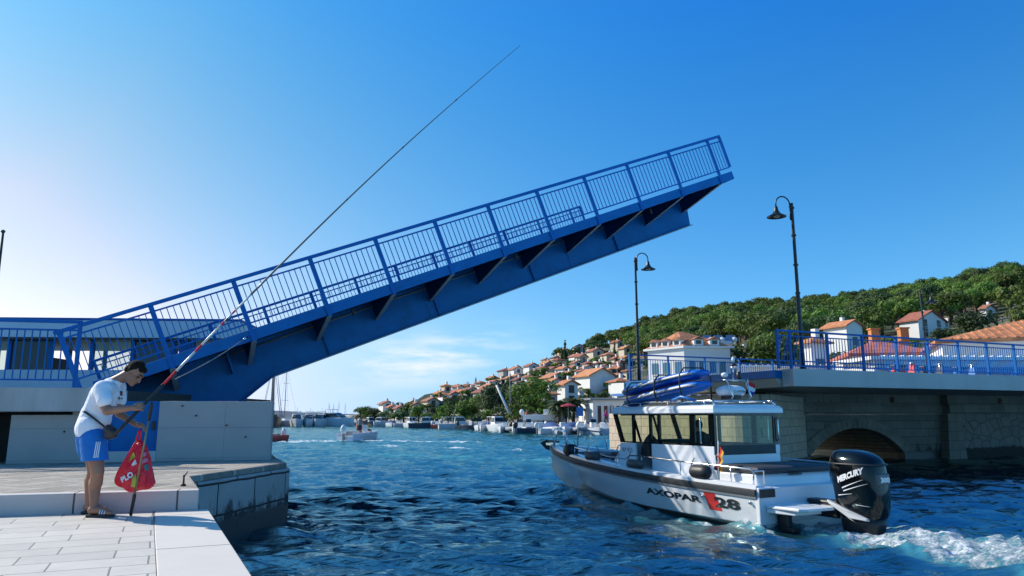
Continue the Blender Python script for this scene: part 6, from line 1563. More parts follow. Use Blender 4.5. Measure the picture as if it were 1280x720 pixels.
# quay restaurant and its surroundings
r5, P5, ze5, zr5, L5 = block('quay_restaurant', 'white flat-roofed restaurant with tall glazed doors on the waterfront', 93, 741, 792, 501, 497.5, M['grey'], M['white'], 6, 12, zb=1.05, kind='flat'); r5['category'] = 'restaurant'
for k, a in enumerate(np.arange(.6, L5 - .3, .82)):
    fr2 = MB().obox(P5(a, -.03, 1.15), (P5(a + .46, -.03, 1.15) - P5(a, -.03, 1.15)), (P5(a, .02, 1.15) - P5(a, -.03, 1.15)), V(0, 0, 2.1)).build('door' if k % 2 else 'window', [M['darkglass'], pm('door_dark_red', (.10, .03, .03), .4), shut][k % 3], r5)
for a in (2.35, 3.7): MB().box(P5(a, -.35, 2.2), (.22, .22, 2.2)).build('column', WALLC['p'], r5)
# ---------------------------------------------------------------- boats
def mini_hull(L, B, H, sheer=.25, n=12):
    rings = []
    for i in range(n + 1):
        t = i / n; x = L * (t - .5); w_ = B / 2 * (min(1, (1 - t) * 2.2) ** .55 if t > .45 else (.9 + .1 * t / .45)); w_ = max(w_, .02); z1 = H * (1 + sheer * t * t); k = .82 if t < .8 else .6
        rings.append([V(x, 0, -.3), V(x, w_ * k, 0.0), V(x, w_ * .97, z1 * .6), V(x, w_, z1), V(x, w_ * .86, z1 + .02), V(x, w_ * .84, z1 - .25), V(x, -w_ * .84, z1 - .25), V(x, -w_ * .86, z1 + .02), V(x, -w_, z1), V(x, -w_ * .97, z1 * .6), V(x, -w_ * k, 0)])
    return MB().loft(rings)
canv = [pm('blue_canvas', (.03, .08, .22), .85, .2, 3), pm('grey_canvas', (.30, .31, .33), .85, .15, 3), pm('teal_canvas', (.04, .20, .22), .8, .2, 3)]
hullw = pm('far_white_hull', (.76, .77, .78), .3, .05, 1); hulld = pm('far_dark_hull', (.03, .04, .07), .3, .1, 1); hullr = pm('far_red_hull', (.35, .04, .03), .4, .1, 1); tubeg = pm('rib_tube_grey', (.22, .24, .27), .6, .1, 2)
def place(root, x, y, az, s=1.0):
    root.location = (x, y, 0.0); root.rotation_euler = (0, 0, math.pi / 2 - az); root.scale = (s, s, s)
PROTO = {}
def proto(kind):
    """build a boat of this kind once, at the origin, bow along +X"""
    r = thing('boat', 'boat', 'boat', (0, 0, 0))
    if kind in ('open', 'opendark', 'openred'):
        mini_hull(5.2, 1.9, .62).build('hull', {'open': hullw, 'opendark': hulld, 'openred': hullr}[kind], r, 'auto')
        MB().box((.2, 0, .85), (.7, .6, .9)).build('console', M['white'], r, bevel=.06)
        MB().box((-1.2, 0, .62), (.5, 1.3, .35)).build('seat', canv[1], r, bevel=.05)
        MB().prism([V(.4, -.3, 1.3), V(.55, -.3, 1.3), V(.4, -.3, 1.65)], V(0, .6, 0)).build('screen', M['darkglass'], r)
        o = MB(); o.ellip((-2.85, 0, .95), (.30, .22, .38), 12, 8); o.build('outboard_cowl', M['white'] if kind != 'opendark' else M['black'], r, True)
        MB().box((-2.8, 0, .25), (.22, .16, 1.0)).build('outboard_leg', M['grey'], r, bevel=.02)
    elif kind == 'rib':
        mb = MB()
        for s in (-1, 1): mb.tube([V(-2.6, s * .85, .42), V(0, s * .9, .45), V(1.4, s * .75, .5), V(2.2, s * .35, .58), V(2.45, 0, .6)], [.24, .25, .25, .22, .2], 12)
        mb.build('inflatable_tube', tubeg, r, True); mini_hull(4.8, 1.5, .35).build('hull', hullw, r, 'auto')
        MB().box((.0, 0, .8), (.6, .5, .8)).build('console', M['white'], r, bevel=.05)
        MB().ellip((-2.75, 0, .95), (.3, .22, .38), 12, 8).build('outboard_cowl', M['black'], r, True); MB().box((-2.7, 0, .2), (.22, .16, 1.0)).build('outboard_leg', M['black'], r)
    elif kind == 'covered':
        mini_hull(5.6, 2.0, .68).build('hull', hullw, r, 'auto')
        rg = []
        for i in range(9):
            t = i / 8; x = -2.4 + 4.6 * t; w_ = .92 * (1 if t < .6 else 1 - (t - .6) * 1.9); h_ = .72 + .62 * math.sin(math.pi * min(1, t * .9 + .12))
            rg.append([V(x, w_ * math.cos(a), .7 + (h_ - .7) * math.sin(a)) for a in [math.pi * k / 8 for k in range(9)]])
        MB().loft(rg, closed=False, caps=False).build('canvas_cover', canv[0], r, True)
        MB().ellip((-3.05, 0, 1.0), (.32, .24, .42), 12, 8).build('outboard_cowl', M['white'], r, True); MB().box((-3.0, 0, .25), (.22, .16, 1.0)).build('outboard_leg', M['grey'], r)
    elif kind in ('cabin', 'cabinblue'):
        mini_hull(6.4, 2.3, .85).build('hull', hullw if kind == 'cabin' else hulld, r, 'auto')
        MB().hexa([V(-.6, -.8, .8), V(1.5, -.7, .8), V(1.5, .7, .8), V(-.6, .8, .8), V(-.5, -.72, 2.0), V(.9, -.62, 2.0), V(.9, .62, 2.0), V(-.5, .72, 2.0)]).build('cabin', M['white'], r, bevel=.05)
        w_ = MB()
        for s in (-1, 1): w_.prism([V(-.4, s * .80, 1.3), V(1.15, s * .715, 1.3), V(.88, s * .685, 1.85), V(-.35, s * .76, 1.85)], V(0, s * .02, 0))
        w_.prism([V(1.38, -.6, 1.3), V(1.38, .6, 1.3), V(1.03, .55, 1.85), V(1.03, -.55, 1.85)], V(.02, 0, 0)); w_.build('window', M['darkglass'], r)
        MB().box((-1.5, 0, 1.95), (2.2, 1.7, .07)).build('canopy', canv[0] if kind != 'cabin' else M['white'], r, bevel=.02)
        mb = MB()
        for x in (-2.5, -.9):
            for y in (-.8, .8): mb.tube([V(x, y, .85), V(x, y, 1.92)], .025, 6)
        mb.build('canopy_frame', M['steel'], r)
    elif kind == 'cruiser':
        mini_hull(9, 3.1, 1.35, .3).build('hull', hullw, r, 'auto')
        MB().hexa([V(-3.2, -1.2, 1.3), V(2.2, -1.0, 1.4), V(2.2, 1.0, 1.4), V(-3.2, 1.2, 1.3), V(-2.6, -1.05, 2.7), V(.3, -.85, 2.7), V(.3, .85, 2.7), V(-2.6, 1.05, 2.7)]).build('superstructure', M['white'], r, bevel=.1)
        MB().prism([V(2.1, -.9, 1.65), V(2.1, .9, 1.65), V(.5, .78, 2.6), V(.5, -.78, 2.6)], V(.04, 0, .03)).build('windscreen', M['darkglass'], r)
        mb = MB()
        for s in (-1, 1): mb.prism([V(-2.3, s * 1.16, 1.8), V(1.6, s * 1.03, 1.8), V(.5, s * .92, 2.5), V(-2.2, s * 1.08, 2.5)], V(0, s * .03, 0))
        mb.build('window', M['darkglass'], r)
        MB().box((-1.3, 0, 3.35), (2.2, 1.9, .1)).build('hardtop', M['white'], r, bevel=.04)
        mb = MB()
        for x, y in ((-2.2, .85), (-2.2, -.85), (-.4, .8), (-.4, -.8)): mb.tube([V(x, y, 2.65), V(x - .1, y, 3.32)], .05, 6)
        mb.tube([V(-1.8, 0, 3.4), V(-1.9, 0, 4.3)], .04, 6); mb.build('hardtop_frame', M['steel'], r)
        mb = MB()
        for s in (-1, 1): mb.tube([V(0, s * 1.4, 1.9), V(2.5, s * 1.1, 2.15), V(4.3, s * .15, 2.3)], .03, 6)
        mb.build('bow_rail', M['steel'], r)
    elif kind == 'yacht':
        mini_hull(11, 3.2, 1.15, .3).build('hull', hullw, r, 'auto')
        MB().hexa([V(-2, -1.0, 1.1), V(2.2, -.8, 1.2), V(2.2, .8, 1.2), V(-2, 1.0, 1.1), V(-1.8, -.8, 1.75), V(1.4, -.6, 1.7), V(1.4, .6, 1.7), V(-1.8, .8, 1.75)]).build('coachroof', M['white'], r, bevel=.08)
        MB().tube([V(.8, 0, 1.2), V(.8, 0, 14)], [.11, .06], 8).build('mast', M['grey'], r, True)
        MB().tube([V(.8, 0, 2.3), V(-3.4, 0, 2.4)], .09, 8).build('boom', canv[0], r, True)
        mb = MB()
        for p in (V(5.2, 0, 1.5), V(-5.2, 0, 1.3), V(.6, 1.5, 1.2), V(.6, -1.5, 1.2)): mb.tube([p, V(.8, 0, 13.6)], .022, 4)
        for z in (6, 10): mb.tube([V(.8, -1, z), V(.8, 1, z)], .04, 6)
        mb.build('rigging', M['grey'], r)
    elif kind == 'schooner':
        mini_hull(18, 4.4, 1.7, .35).build('hull', pm('varnished_hull', (.10, .035, .018), .4, .2, 1), r, 'auto')
        MB().box((-3, 0, 2.1), (5, 2.4, 1.1)).build('deckhouse', pm('deckhouse_wood', (.22, .11, .05), .5, .2, 1), r, bevel=.05)
        for x, h_ in ((-4, 19), (3.2, 21)): MB().tube([V(x, 0, 1.5), V(x, 0, h_)], [.22, .12], 8).build('mast', pm('mast_wood', (.33, .25, .22), .5), r, True)
        MB().tube([V(8.5, 0, 2.3), V(12.5, 0, 3.4)], [.16, .07], 8).build('bowsprit', pm('spar_wood', (.30, .2, .12), .5), r, True)
        for x in (-4, 3.2): MB().tube([V(x, 0, 3.6), V(x - 6.2, 0, 3.9)], .26, 8).build('furled_sail', M['white'], r, True)
        mb = MB()
        for p, q in ((V(12.4, 0, 3.4), V(3.2, 0, 20)), (V(10, 0, 2.6), V(3.2, 0, 15)), (V(3.2, 0, 20), V(-4, 0, 18)), (V(-9, 0, 2.2), V(-4, 0, 18.6))): mb.tube([p, q], .03, 4)
        for x in (-4, 3.2):
            for s in (-1, 1):
                for dx in (-1.2, 0, 1.0): mb.tube([V(x + dx, s * 2.1, 1.8), V(x, 0, 16)], .03, 4)
        mb.build('rigging', M['grey'], r)
    return r
used = set()
def boat_at(kind, px, D, az, label, group, cat='boat', name=None, s=1.0, z=0.0):
    if kind not in PROTO: PROTO[kind] = proto(kind); r = PROTO[kind]
    else: r = copy_tree(PROTO[kind])
    names = {'open': 'small_boat', 'opendark': 'small_boat', 'openred': 'small_boat', 'rib': 'inflatable_boat', 'covered': 'covered_boat', 'cabin': 'cabin_boat', 'cabinblue': 'cabin_boat', 'cruiser': 'motor_cruiser', 'yacht': 'sailing_yacht', 'schooner': 'sailing_ship'}
    r.name = names[kind]
    if px is not None: place(r, (px - 640) / 942.5 * D, D, R_(az), s)
    r.location.z = z
    tag(r, label, cat, group); return r
TG = 'small boats moored along the town quay'
TB = [('open', 447, 200, 190, 'white open boat at the far left end of the moored row'), ('cabinblue', 462, 186, 150, 'dark hulled cabin boat moored second from the left tip of the town'), ('cabin', 476, 176, 200, 'white cabin boat below the white gabled house at the left tip'),
 ('covered', 488, 168, 165, 'boat under blue canvas moored below the small red-roofed houses'), ('open', 500, 160, 200, 'white open boat below the house with the stair column'), ('cabin', 514, 152, 160, 'white cabin boat between open boats near the blue-awning boat'),
 ('cabinblue', 532, 146, 110, 'dark cabin boat with blue awning lying side-on below the cream house'), ('open', 546, 138, 185, 'white open boat right of the boat with the blue awning'), ('openred', 557, 133, 120, 'red hulled open boat below the green shore trees'),
 ('cabin', 572, 128, 80, 'white cabin boat side-on with upright cabin and canopy below the shore trees'), ('opendark', 588, 122, 130, 'dark hulled open boat right of the side-on white cabin boat'), ('open', 600, 116, 185, 'white open boat left of the leaning white boom'),
 ('covered', 610, 111, 200, 'canvas covered boat just left of the foot of the leaning boom'), ('cabin', 621, 107, 165, 'white cabin boat beneath the leaning white boom'), ('open', 632, 101, 195, 'open boat with white outboard below the big dark trees, right of the boom'),
 ('rib', 643, 98, 170, 'grey inflatable boat with black outboard below the big dark trees'), ('open', 652, 95.5, 205, 'open boat with raised white outboard, left of the white speedboat on the quay'), ('open', 661, 94, 190, 'open boat with white outboard under the speedboat on the quay'),
 ('opendark', 674, 91.5, 95, 'dark blue open boat lying side-on below the low orange-roofed house'), ('covered', 689, 90.5, 170, 'covered boat in front of the palms'), ('open', 701, 89.5, 80, 'white open boat side-on in front of the red parasol'),
 ('covered', 714, 88.5, 200, 'boat with dark canvas in front of the blue board'), ('rib', 727, 87.5, 190, 'grey inflatable boat beside the restaurant quay'), ('open', 740, 86.5, 170, 'white open boat at the foot of the restaurant, nearest the pier'), ('open', 752, 85.5, 120, 'white open boat next to the pier wall')]
for k, px, D, az, lab in TB: boat_at(k, px, D - 3.5, az, lab, TG)
CG = 'motor cruisers moored in the distance'
boat_at('cruiser', 370.5, 172, 165, 'leftmost white motor cruiser moored bow-on beyond the wall corner', CG)
boat_at('cruiser', 386, 176, 172, 'second white motor cruiser from the left in the distant row', CG)
boat_at('cruiser', 399.5, 178, 178, 'third motor cruiser from the left in the distant row, bow-on', CG)
boat_at('cruiser', 420, 180, 115, 'long motor cruiser lying at an angle at the right end of the distant row', CG, s=1.15)
boat_at('schooner', 339, 168, 160, 'two-masted wooden sailing ship whose masts rise beside the concrete wall', None, 'ship')
boat_at('yacht', 352, 178, 120, 'sailing yacht with one tall mast right of the wooden sailing ship', None, 'sailboat')
YG = 'distant sailing yachts'
for px, D, lab in ((411, 420, 'distant yacht mast leftmost behind the cruisers'), (416, 440, 'distant yacht, second mast behind the cruisers'), (422, 400, 'distant yacht with the tallest mast behind the cruisers'), (431, 430, 'distant yacht rightmost behind the cruisers')):
    boat_at('yacht', px, D, 100 + px % 7 * 20, lab, YG, 'sailboat', s=.75)
boat_at('yacht', 633, 108, 70, 'yacht with bare mast moored beside the leaning white boom', None, 'sailboat', s=.62)
sp_ = boat_at('open', 681, 96, 100, 'white speedboat standing ashore on a rack in front of the dark trees', None, 'boat', s=1.05, z=1.5)
# small boat with four people
Dd = 64.5; dx0 = (452 - 640) / 942.5 * Dd
dg_ = boat_at('open', 452, Dd, 20, 'small white open boat with four people heading out along the channel', None, 'boat', s=.98)
def small_person(label, x, y, z, shirt, pants, standing=True, arm=0.0, face=0):
    r = thing('person', label, 'person', (x, y, z)); o = V(x, y, z); h_ = .0 if standing else -.38
    fd = V(math.sin(face), math.cos(face), 0); sd_ = V(fd.y, -fd.x, 0)
    Q = lambda s, f, zz: o + sd_ * s + fd * f + V(0, 0, zz + (h_ if zz > .6 or not standing else 0))
    legs = [('c', Q(.1, 0, .88), Q(.11, .02, .48), .085, .065), ('c', Q(.11, .02, .48), Q(.11, 0, .08), .06, .04), ('c', Q(-.1, 0, .88), Q(-.11, .02, .48), .085, .065), ('c', Q(-.11, .02, .48), Q(-.11, 0, .08), .06, .04), ('c', Q(.11, 0, .05), Q(.11, .14, .04), .04, .035), ('c', Q(-.11, 0, .05), Q(-.11, .14, .04), .04, .035)] if standing else \
        [('c', Q(.1, 0, .88), Q(.12, .4, .86), .085, .065), ('c', Q(.12, .4, .86), Q(.12, .42, .45), .06, .04), ('c', Q(-.1, 0, .88), Q(-.12, .4, .86), .085, .065), ('c', Q(-.12, .4, .86), Q(-.12, .42, .45), .06, .04)]
    up_ = [('c', Q(0, 0, .95), Q(0, 0, 1.3), .15, .165), ('c', Q(-.15, 0, 1.38), Q(.15, 0, 1.38), .07, .07), ('c', Q(0, 0, 1.4), Q(0, .02, 1.52), .055, .05), ('e', Q(0, .02, 1.63), (.085, .095, .115), None), ('e', Q(0, .125, 1.62), (.018, .02, .02), None)]
    arms = []
    for s in (-1, 1): arms += [('c', Q(s * .2, 0, 1.38), Q(s * .25, .04 + arm * .1, 1.1), .05, .042), ('c', Q(s * .25, .04 + arm * .1, 1.1), Q(s * .22, .12 + arm * .25, .88 + arm * .2), .04, .028), ('e', Q(s * .22, .15 + arm * .28, .84 + arm * .2), (.035, .045, .05), None)]
    blob('body', legs + up_ + arms, skin, r, .022, 3)
    blob('shirt', [('c', Q(0, 0, .98), Q(0, 0, 1.3), .17, .185), ('c', Q(-.17, 0, 1.37), Q(.17, 0, 1.37), .085, .085)], shirt, r, .022, 3)
    blob('shorts', [('c', Q(0, 0, .9), Q(0, 0, .93), .17, .17)] + ([('c', Q(s * .1, 0, .85), Q(s * .11, .01, .6), .105, .095) for s in (-1, 1)] if standing else [('c', Q(s * .1, .02, .88), Q(s * .12, .3, .86), .105, .09) for s in (-1, 1)]), pants, r, .022, 3)
    blob('hair', [('e', Q(0, -.01, 1.66), (.095, .10, .10), None)], hairm, r, .02, 2)
    return r
f20 = R_(20); bf_ = V(math.sin(f20), math.cos(f20), 0); bs_ = V(bf_.y, -bf_.x, 0); bc = V(dx0, Dd, .32)
for s, f, stn, lab, shr, pn, ff in ((.1, -.6, True, 'person in dark clothes standing at the helm of the small boat', navy, M['dgrey'], 0), (.55, -1.2, True, 'person in grey shirt standing at the stern of the small boat', M['grey'], navy, 20),
                               (-.5, .3, False, 'seated person in orange top in the small boat', pm('orange_cloth', (.6, .16, .05), .8), navy, 60), (-.25, 1.2, False, 'seated person in yellow top near the bow of the small boat', gold, M['dgrey'], 200)):
    q = bc + bf_ * f + bs_ * s; small_person(lab, q.x, q.y, q.z, shr, pn, stn, .5 if stn else 0, f20 + R_(ff) * .3)
# dinghy half hidden behind the wall corner
boat_at('openred', 333, 60, 200, 'red hulled small boat half hidden behind the corner of the concrete wall', None, 'boat', s=.8)
# things on the town quay
q3 = lambda px, D: V((px - 640) / 942.5 * D, D, 1.0)
bm_ = thing('loading_boom', 'long white boom leaning up to the left over the moored boats', 'boom', tuple(q3(643, 104)))
e0_, e1_ = q3(643, 104), V((620 - 640) / 942.5 * 104, 104, HC + (522.3 - 482) / 942.5 * 104); e0_.z = .8
MB().tube([e0_, e1_], [.20, .14], 10).build('spar', M['white'], bm_, True); MB().lathe([(.3, -.3), (.3, .3)], e0_, 10).build('heel', M['grey'], bm_)
ps_ = thing('parasol', 'dark red parasol on the quay left of the blue board', 'parasol', tuple(q3(710, 92)))
p = q3(710, 92); MB().tube([p, p + V(0, 0, 2.5)], .05, 8).build('pole', M['grey'], ps_); MB().lathe([(.95, 0), (.9, .12), (.05, .42), (.02, .5)], p + V(0, 0, 2.15), 8).build('canopy', pm('dark_red_canvas', (.35, .02, .05), .8), ps_)
bb = thing('notice_board', 'blue notice board standing on the quay beside the red parasol', 'sign', tuple(q3(724.5, 93)))
p = q3(724.5, 93); MB().box(p + V(0, 0, 1.55), (.85, .08, 1.1)).build('panel', M['bluelight'], bb, bevel=.01); mb = MB(); mb.box(p + V(-.35, 0, .5), (.06, .06, 1)); mb.box(p + V(.35, 0, .5), (.06, .06, 1)); mb.build('legs', M['grey'], bb)
small_person('person in magenta top standing on the restaurant quay beside the white doors', (757 - 640) / 942.5 * 91, 91, 1.0, pm('magenta_cloth', (.45, .03, .20), .8), M['dgrey'], True, 0, R_(180))
small_person('person in pale red top standing among the boats below the dark trees', (658 - 640) / 942.5 * 98, 98, 1.0, pm('salmon_cloth', (.62, .12, .10), .8), navy, True, 0, R_(200))
# scooters and a white car on the bridge approach
def scooter(label, a, w_, colr, grp):
    o = A(a, w_, 3.225); r = thing('scooter', label, 'scooter', tuple(o), grp); S = lambda x, y, z: o + da * x + dw * y + V(0, 0, z)
    for x in (-.6, .6):
        wh = MB(); wh.lathe([(.12, -.05), (.21, -.045), (.235, 0), (.21, .045), (.12, .05)], S(x, 0, .235), 18, axis=dw); wh.build('wheel', M['black'], r, True)
    MB().loft([[S(x, y * w2, z) for y in (-1, 1)] + [S(x, y * w2 * .8, z + h2) for y in (1, -1)] for x, w2, z, h2 in ((-.75, .10, .55, .1), (-.55, .16, .38, .38), (-.1, .17, .30, .42), (.0, .15, .22, .12), (.35, .15, .22, .10), (.45, .17, .28, .2))]).build('body', colr, r, bevel=.02)
    MB().prism([S(.40, -.2, .3), S(.40, .2, .3), S(.52, .14, .95), S(.52, -.14, .95)], da * .07).build('front_shield', colr, r, bevel=.02)
    MB().loft([[S(x, -.14, .78), S(x, .14, .78), S(x, .11, .88), S(x, -.11, .88)] for x in (-.75, -.4, .0)]).build('seat', M['black'], r, bevel=.02)
    mb = MB(); mb.tube([S(.62, 0, .3), S(.48, 0, 1.0)], .03, 8); mb.tube([S(.45, -.32, 1.02), S(.49, 0, 1.0), S(.45, .32, 1.02)], .018, 8); mb.build('handlebar', M['steel'], r, True)
    return r
scooter('dark scooter parked on the bridge near the right edge, left of the red scooter', 14.9, 6.2, M['dgrey'], 'scooters parked on the bridge')
scooter('red scooter parked on the bridge between the other two', 13.0, 6.2, M['red'], 'scooters parked on the bridge')
scooter('blue scooter parked nearest the right edge of the picture', 16.9, 6.0, M['bluelight'], 'scooters parked on the bridge')
# ---------------------------------------------------------------- vegetation
def leafmat(name, c1, c2, rnd=.75):
    m, t, b, o = newmat(name); g = NT(t); geo = g.n('ShaderNodeNewGeometry'); oi = g.n('ShaderNodeObjectInfo')
    n1 = g.noise(geo.outputs['Position'], .55, 4, .6); n2 = g.noise(geo.outputs['Position'], 4, 3)
    c_ = g.mix(g.math('MULTIPLY', g.math('SUBTRACT', n1, .36), 3.2, True), c1, c2)
    c_ = g.mix(g.math('MULTIPLY', n2, .5), c_, tuple(q * .45 for q in c1))
    h = g.n('ShaderNodeHueSaturation'); g.l(g.math('ADD', g.math('MULTIPLY', oi.outputs['Random'], rnd), 1 - rnd / 2), h.inputs['Value'])
    g.l(g.math('ADD', g.math('MULTIPLY', oi.outputs['Random'], .035), .4825), h.inputs['Hue']); g.l(c_, h.inputs['Color'])
    g.l(h.outputs[0], b.inputs['Base Color']); b.inputs['Roughness'].default_value = .7
    tr = g.n('ShaderNodeBsdfTranslucent'); g.l(h.outputs[0], tr.inputs[0]); mx = g.n('ShaderNodeMixShader'); mx.inputs[0].default_value = .3
    g.l(b.outputs[0], mx.inputs[1]); g.l(tr.outputs[0], mx.inputs[2]); g.l(mx.outputs[0], o.inputs[0]); return m
leaf = leafmat('pine_foliage', (.052, .118, .016), (.22, .33, .036)); leafd = leafmat('dark_foliage', (.030, .068, .020), (.09, .16, .035)); leafb = leafmat('brown_foliage', (.07, .05, .03), (.13, .09, .05))
bark = pm('bark', (.10, .07, .05), .9, .3, 3)
def crown_arrays(rs, W_, H_, lumps, nleaf, size, flat=.75, shape='round', base=.35):
    """leaf faces scattered through irregular lumps"""
    cs = []
    for i in range(lumps):
        if shape == 'round':
            a = rs.uniform(0, 6.28); r = W_ * .5 * math.sqrt(rs.uniform(0, 1)) * .72; z = H_ * (base + (1 - base) * rs.uniform(.15, .88) * (1 - .45 * (r / (W_ * .5)) ** 2)); s = W_ * rs.uniform(.17, .27)
        else:
            t = rs.uniform(0, 1); a = rs.uniform(0, 6.28); r = W_ * .22 * (1 - t * .8) * rs.uniform(0, 1); z = H_ * (.1 + .85 * t); s = W_ * (.26 * (1 - t * .75) + .06)
        cs.append((r * math.cos(a), r * math.sin(a), z, s))
    C_ = np.array(cs); pr = C_[:, 3] ** 2; pr /= pr.sum(); k = rs.choice(len(C_), nleaf, p=pr)
    d = rs.normal(size=(nleaf, 3)); d /= np.linalg.norm(d, axis=1, keepdims=True); d[:, 2] = np.where(d[:, 2] < -.25, -d[:, 2] * .6, d[:, 2])
    rad = C_[k, 3] * rs.uniform(.72, 1.05, nleaf); ctr = C_[k, :3] + d * rad[:, None] * np.array([1, 1, flat])
    n = d + rs.normal(size=(nleaf, 3)) * .38; n /= np.linalg.norm(n, axis=1, keepdims=True)
    a = np.cross(n, rs.normal(size=(nleaf, 3))); a /= np.linalg.norm(a, axis=1, keepdims=True) + 1e-9; b = np.cross(n, a)
    s = size * rs.uniform(.6, 1.35, nleaf)[:, None]
    v = np.stack([ctr - a * s, ctr - b * s * .7, ctr + a * s, ctr + b * s * .7], 1).reshape(-1, 3)
    return v, cs
def quads_mesh(name, v, mat):
    me = bpy.data.meshes.new(name); n = len(v) // 4; me.vertices.add(len(v)); me.vertices.foreach_set('co', np.ascontiguousarray(v, np.float32).ravel())
    me.loops.add(n * 4); me.polygons.add(n); me.loops.foreach_set('vertex_index', np.arange(n * 4, dtype=np.int32)); me.polygons.foreach_set('loop_start', (np.arange(n) * 4).astype(np.int32))
    me.update(calc_edges=True); me.materials.append(mat); return me
def tree_proto(seed, W_, H_, lumps, nleaf, size, mat, shape='round', base=.35, flat=.75):
    rs = np.random.default_rng(seed); v, cs = crown_arrays(rs, W_, H_, lumps, nleaf, size, flat, shape, base)
    cm = quads_mesh('crown', v, mat)
    mb = MB(); mb.tube([V(0, 0, -1.5), V(.1, .05, H_ * .3), V(-.05, 0, H_ * .62)], [W_ * .045, W_ * .035, W_ * .018], 7)
    for c_ in cs[::2]: mb.tube([V(0, 0, H_ * .28), V(c_[0] * .5, c_[1] * .5, (H_ * .35 + c_[2]) / 2), V(*c_[:3])], [W_ * .02, W_ * .012, .02], 5)
    tm = mb.mesh('trunk'); tm.materials.append(bark)
    # inner shade: small dark twig mass so the sky does not show through the middle
    return cm, tm
PINES = [tree_proto(s, 8.5 + s % 3, 7.4 + s % 2, 9, 2000, .25, leaf if s % 5 else leafd) for s in range(1, 8)]
BROWN = tree_proto(40, 8, 6.5, 12, 1000, .34, leafb); CYP = tree_proto(50, 3.0, 9, 26, 1300, .22, leafd, 'cone', .05, 1.1)
BROAD = [tree_proto(60 + s, 10, 9, 22, 2600, .30, leafd if s else leaf, base=.08) for s in range(3)]
BUSH = [tree_proto(70 + s, 3.2, 2.2, 9, 420, .17, leaf if s else leafd, base=.05) for s in range(2)]
def plant(pr, name, label, cat, x, y, z, s, rot, group, sz=1.0):
    r = thing(name, label, cat, (x, y, z), group); r.rotation_euler = (0, 0, rot); r.scale = (s, s, s * sz)
    c_ = bpy.data.objects.new('crown', pr[0]); t_ = bpy.data.objects.new('trunk', pr[1])
    for o in (c_, t_): col.objects.link(o); o.parent = r
    return r
rs = np.random.default_rng(77)
def blocked(px, D):
    for x0, x1, d0, d1, yr, yb in tree_keepout:
        if x0 - 9 / D * 942 * .45 < px < x1 + 9 / D * 942 * .45 and d0 - 3 < D < d1 + 6: return True
        if px > 900 and x0 - 4 / D * 942 < px < x1 + 4 / D * 942 and D < d0 and 522.3 - (float(land(px, D)) + 11.5 - HC) / D * 942.5 < yb - 9: return True
    return False
# candidate tree spots on the wooded hill
cand = []
for row in np.arange(0.16, 1.16, .034):
    px = 700 + rs.uniform(0, 12)
    while px < 1420:
        dt = np.interp(px, PXS, DTP); ds = np.interp(px, PXS, DSH); u = row + rs.uniform(-.012, .012); D = ds + (dt - ds) * u
        umin = .93 if px < 735 else .74 if px < 785 else (.42 if px < 812 else (.35 if px < 940 else .22))
        step = 7.0 / D * 942
        if px > 745 and u < umin: px += step; continue
        if px <= 745 and u < umin: px += step; continue
        pxj = px + rs.uniform(-.3, .3) * step
        if not blocked(pxj, D): cand.append((D, pxj))
        px += step * rs.uniform(.8, 1.3)
cand = [(D, px) for D, px in cand if px < 1400]
# what would show: sort by visible height of each crown over the nearer ones
score = []
for D, px in cand:
    zt = float(land(px, D)) + 7; yt = 522.3 - (zt - HC) / D * 942.5; score.append((D, px, yt))
inview = [q for q in score if 690 < q[1] < 1290]; rest = [q for q in score if not (690 < q[1] < 1290)]
inview.sort(); 
near_n = inview[:288]; mass = inview[288:] + rest
for i, (D, px, yt) in enumerate(near_n):
    pr = PINES[int(rs.integers(0, 7))]; br_ = rs.uniform() < .035
    if br_: pr = BROWN
    s = rs.uniform(.8, 1.3) * (1.0 if D > 120 else .75)
    plant(pr, 'pine_tree', 'withered brownish pine among the green ones on the wooded hill' if br_ else 'round green pine tree of the dense wood on the hill', 'tree', (px - 640) / 942.5 * D, D, float(land(px, D)) - .3, s, rs.uniform(0, 6.28), 'withered pines on the hill' if br_ else 'green pines covering the hill')
arr = []
small = [crown_arrays(np.random.default_rng(300 + k), 9, 7.6, 9, 800, .38)[0] for k in range(6)]
for D, px, yt in mass:
    v = small[int(rs.integers(0, 6))] * rs.uniform(.75, 1.2); a = rs.uniform(0, 6.28); ca, sa = math.cos(a), math.sin(a)
    w2 = np.stack([v[:, 0] * ca - v[:, 1] * sa + (px - 640) / 942.5 * D, v[:, 0] * sa + v[:, 1] * ca + D, v[:, 2] + float(land(px, D)) - .3], 1); arr.append(w2)
wood = bpy.data.objects.new('far_wood', quads_mesh('far_wood', np.concatenate(arr), leaf)); col.objects.link(wood)
tag(wood, 'upper part of the pine wood running along the skyline of the hill', kind='stuff')
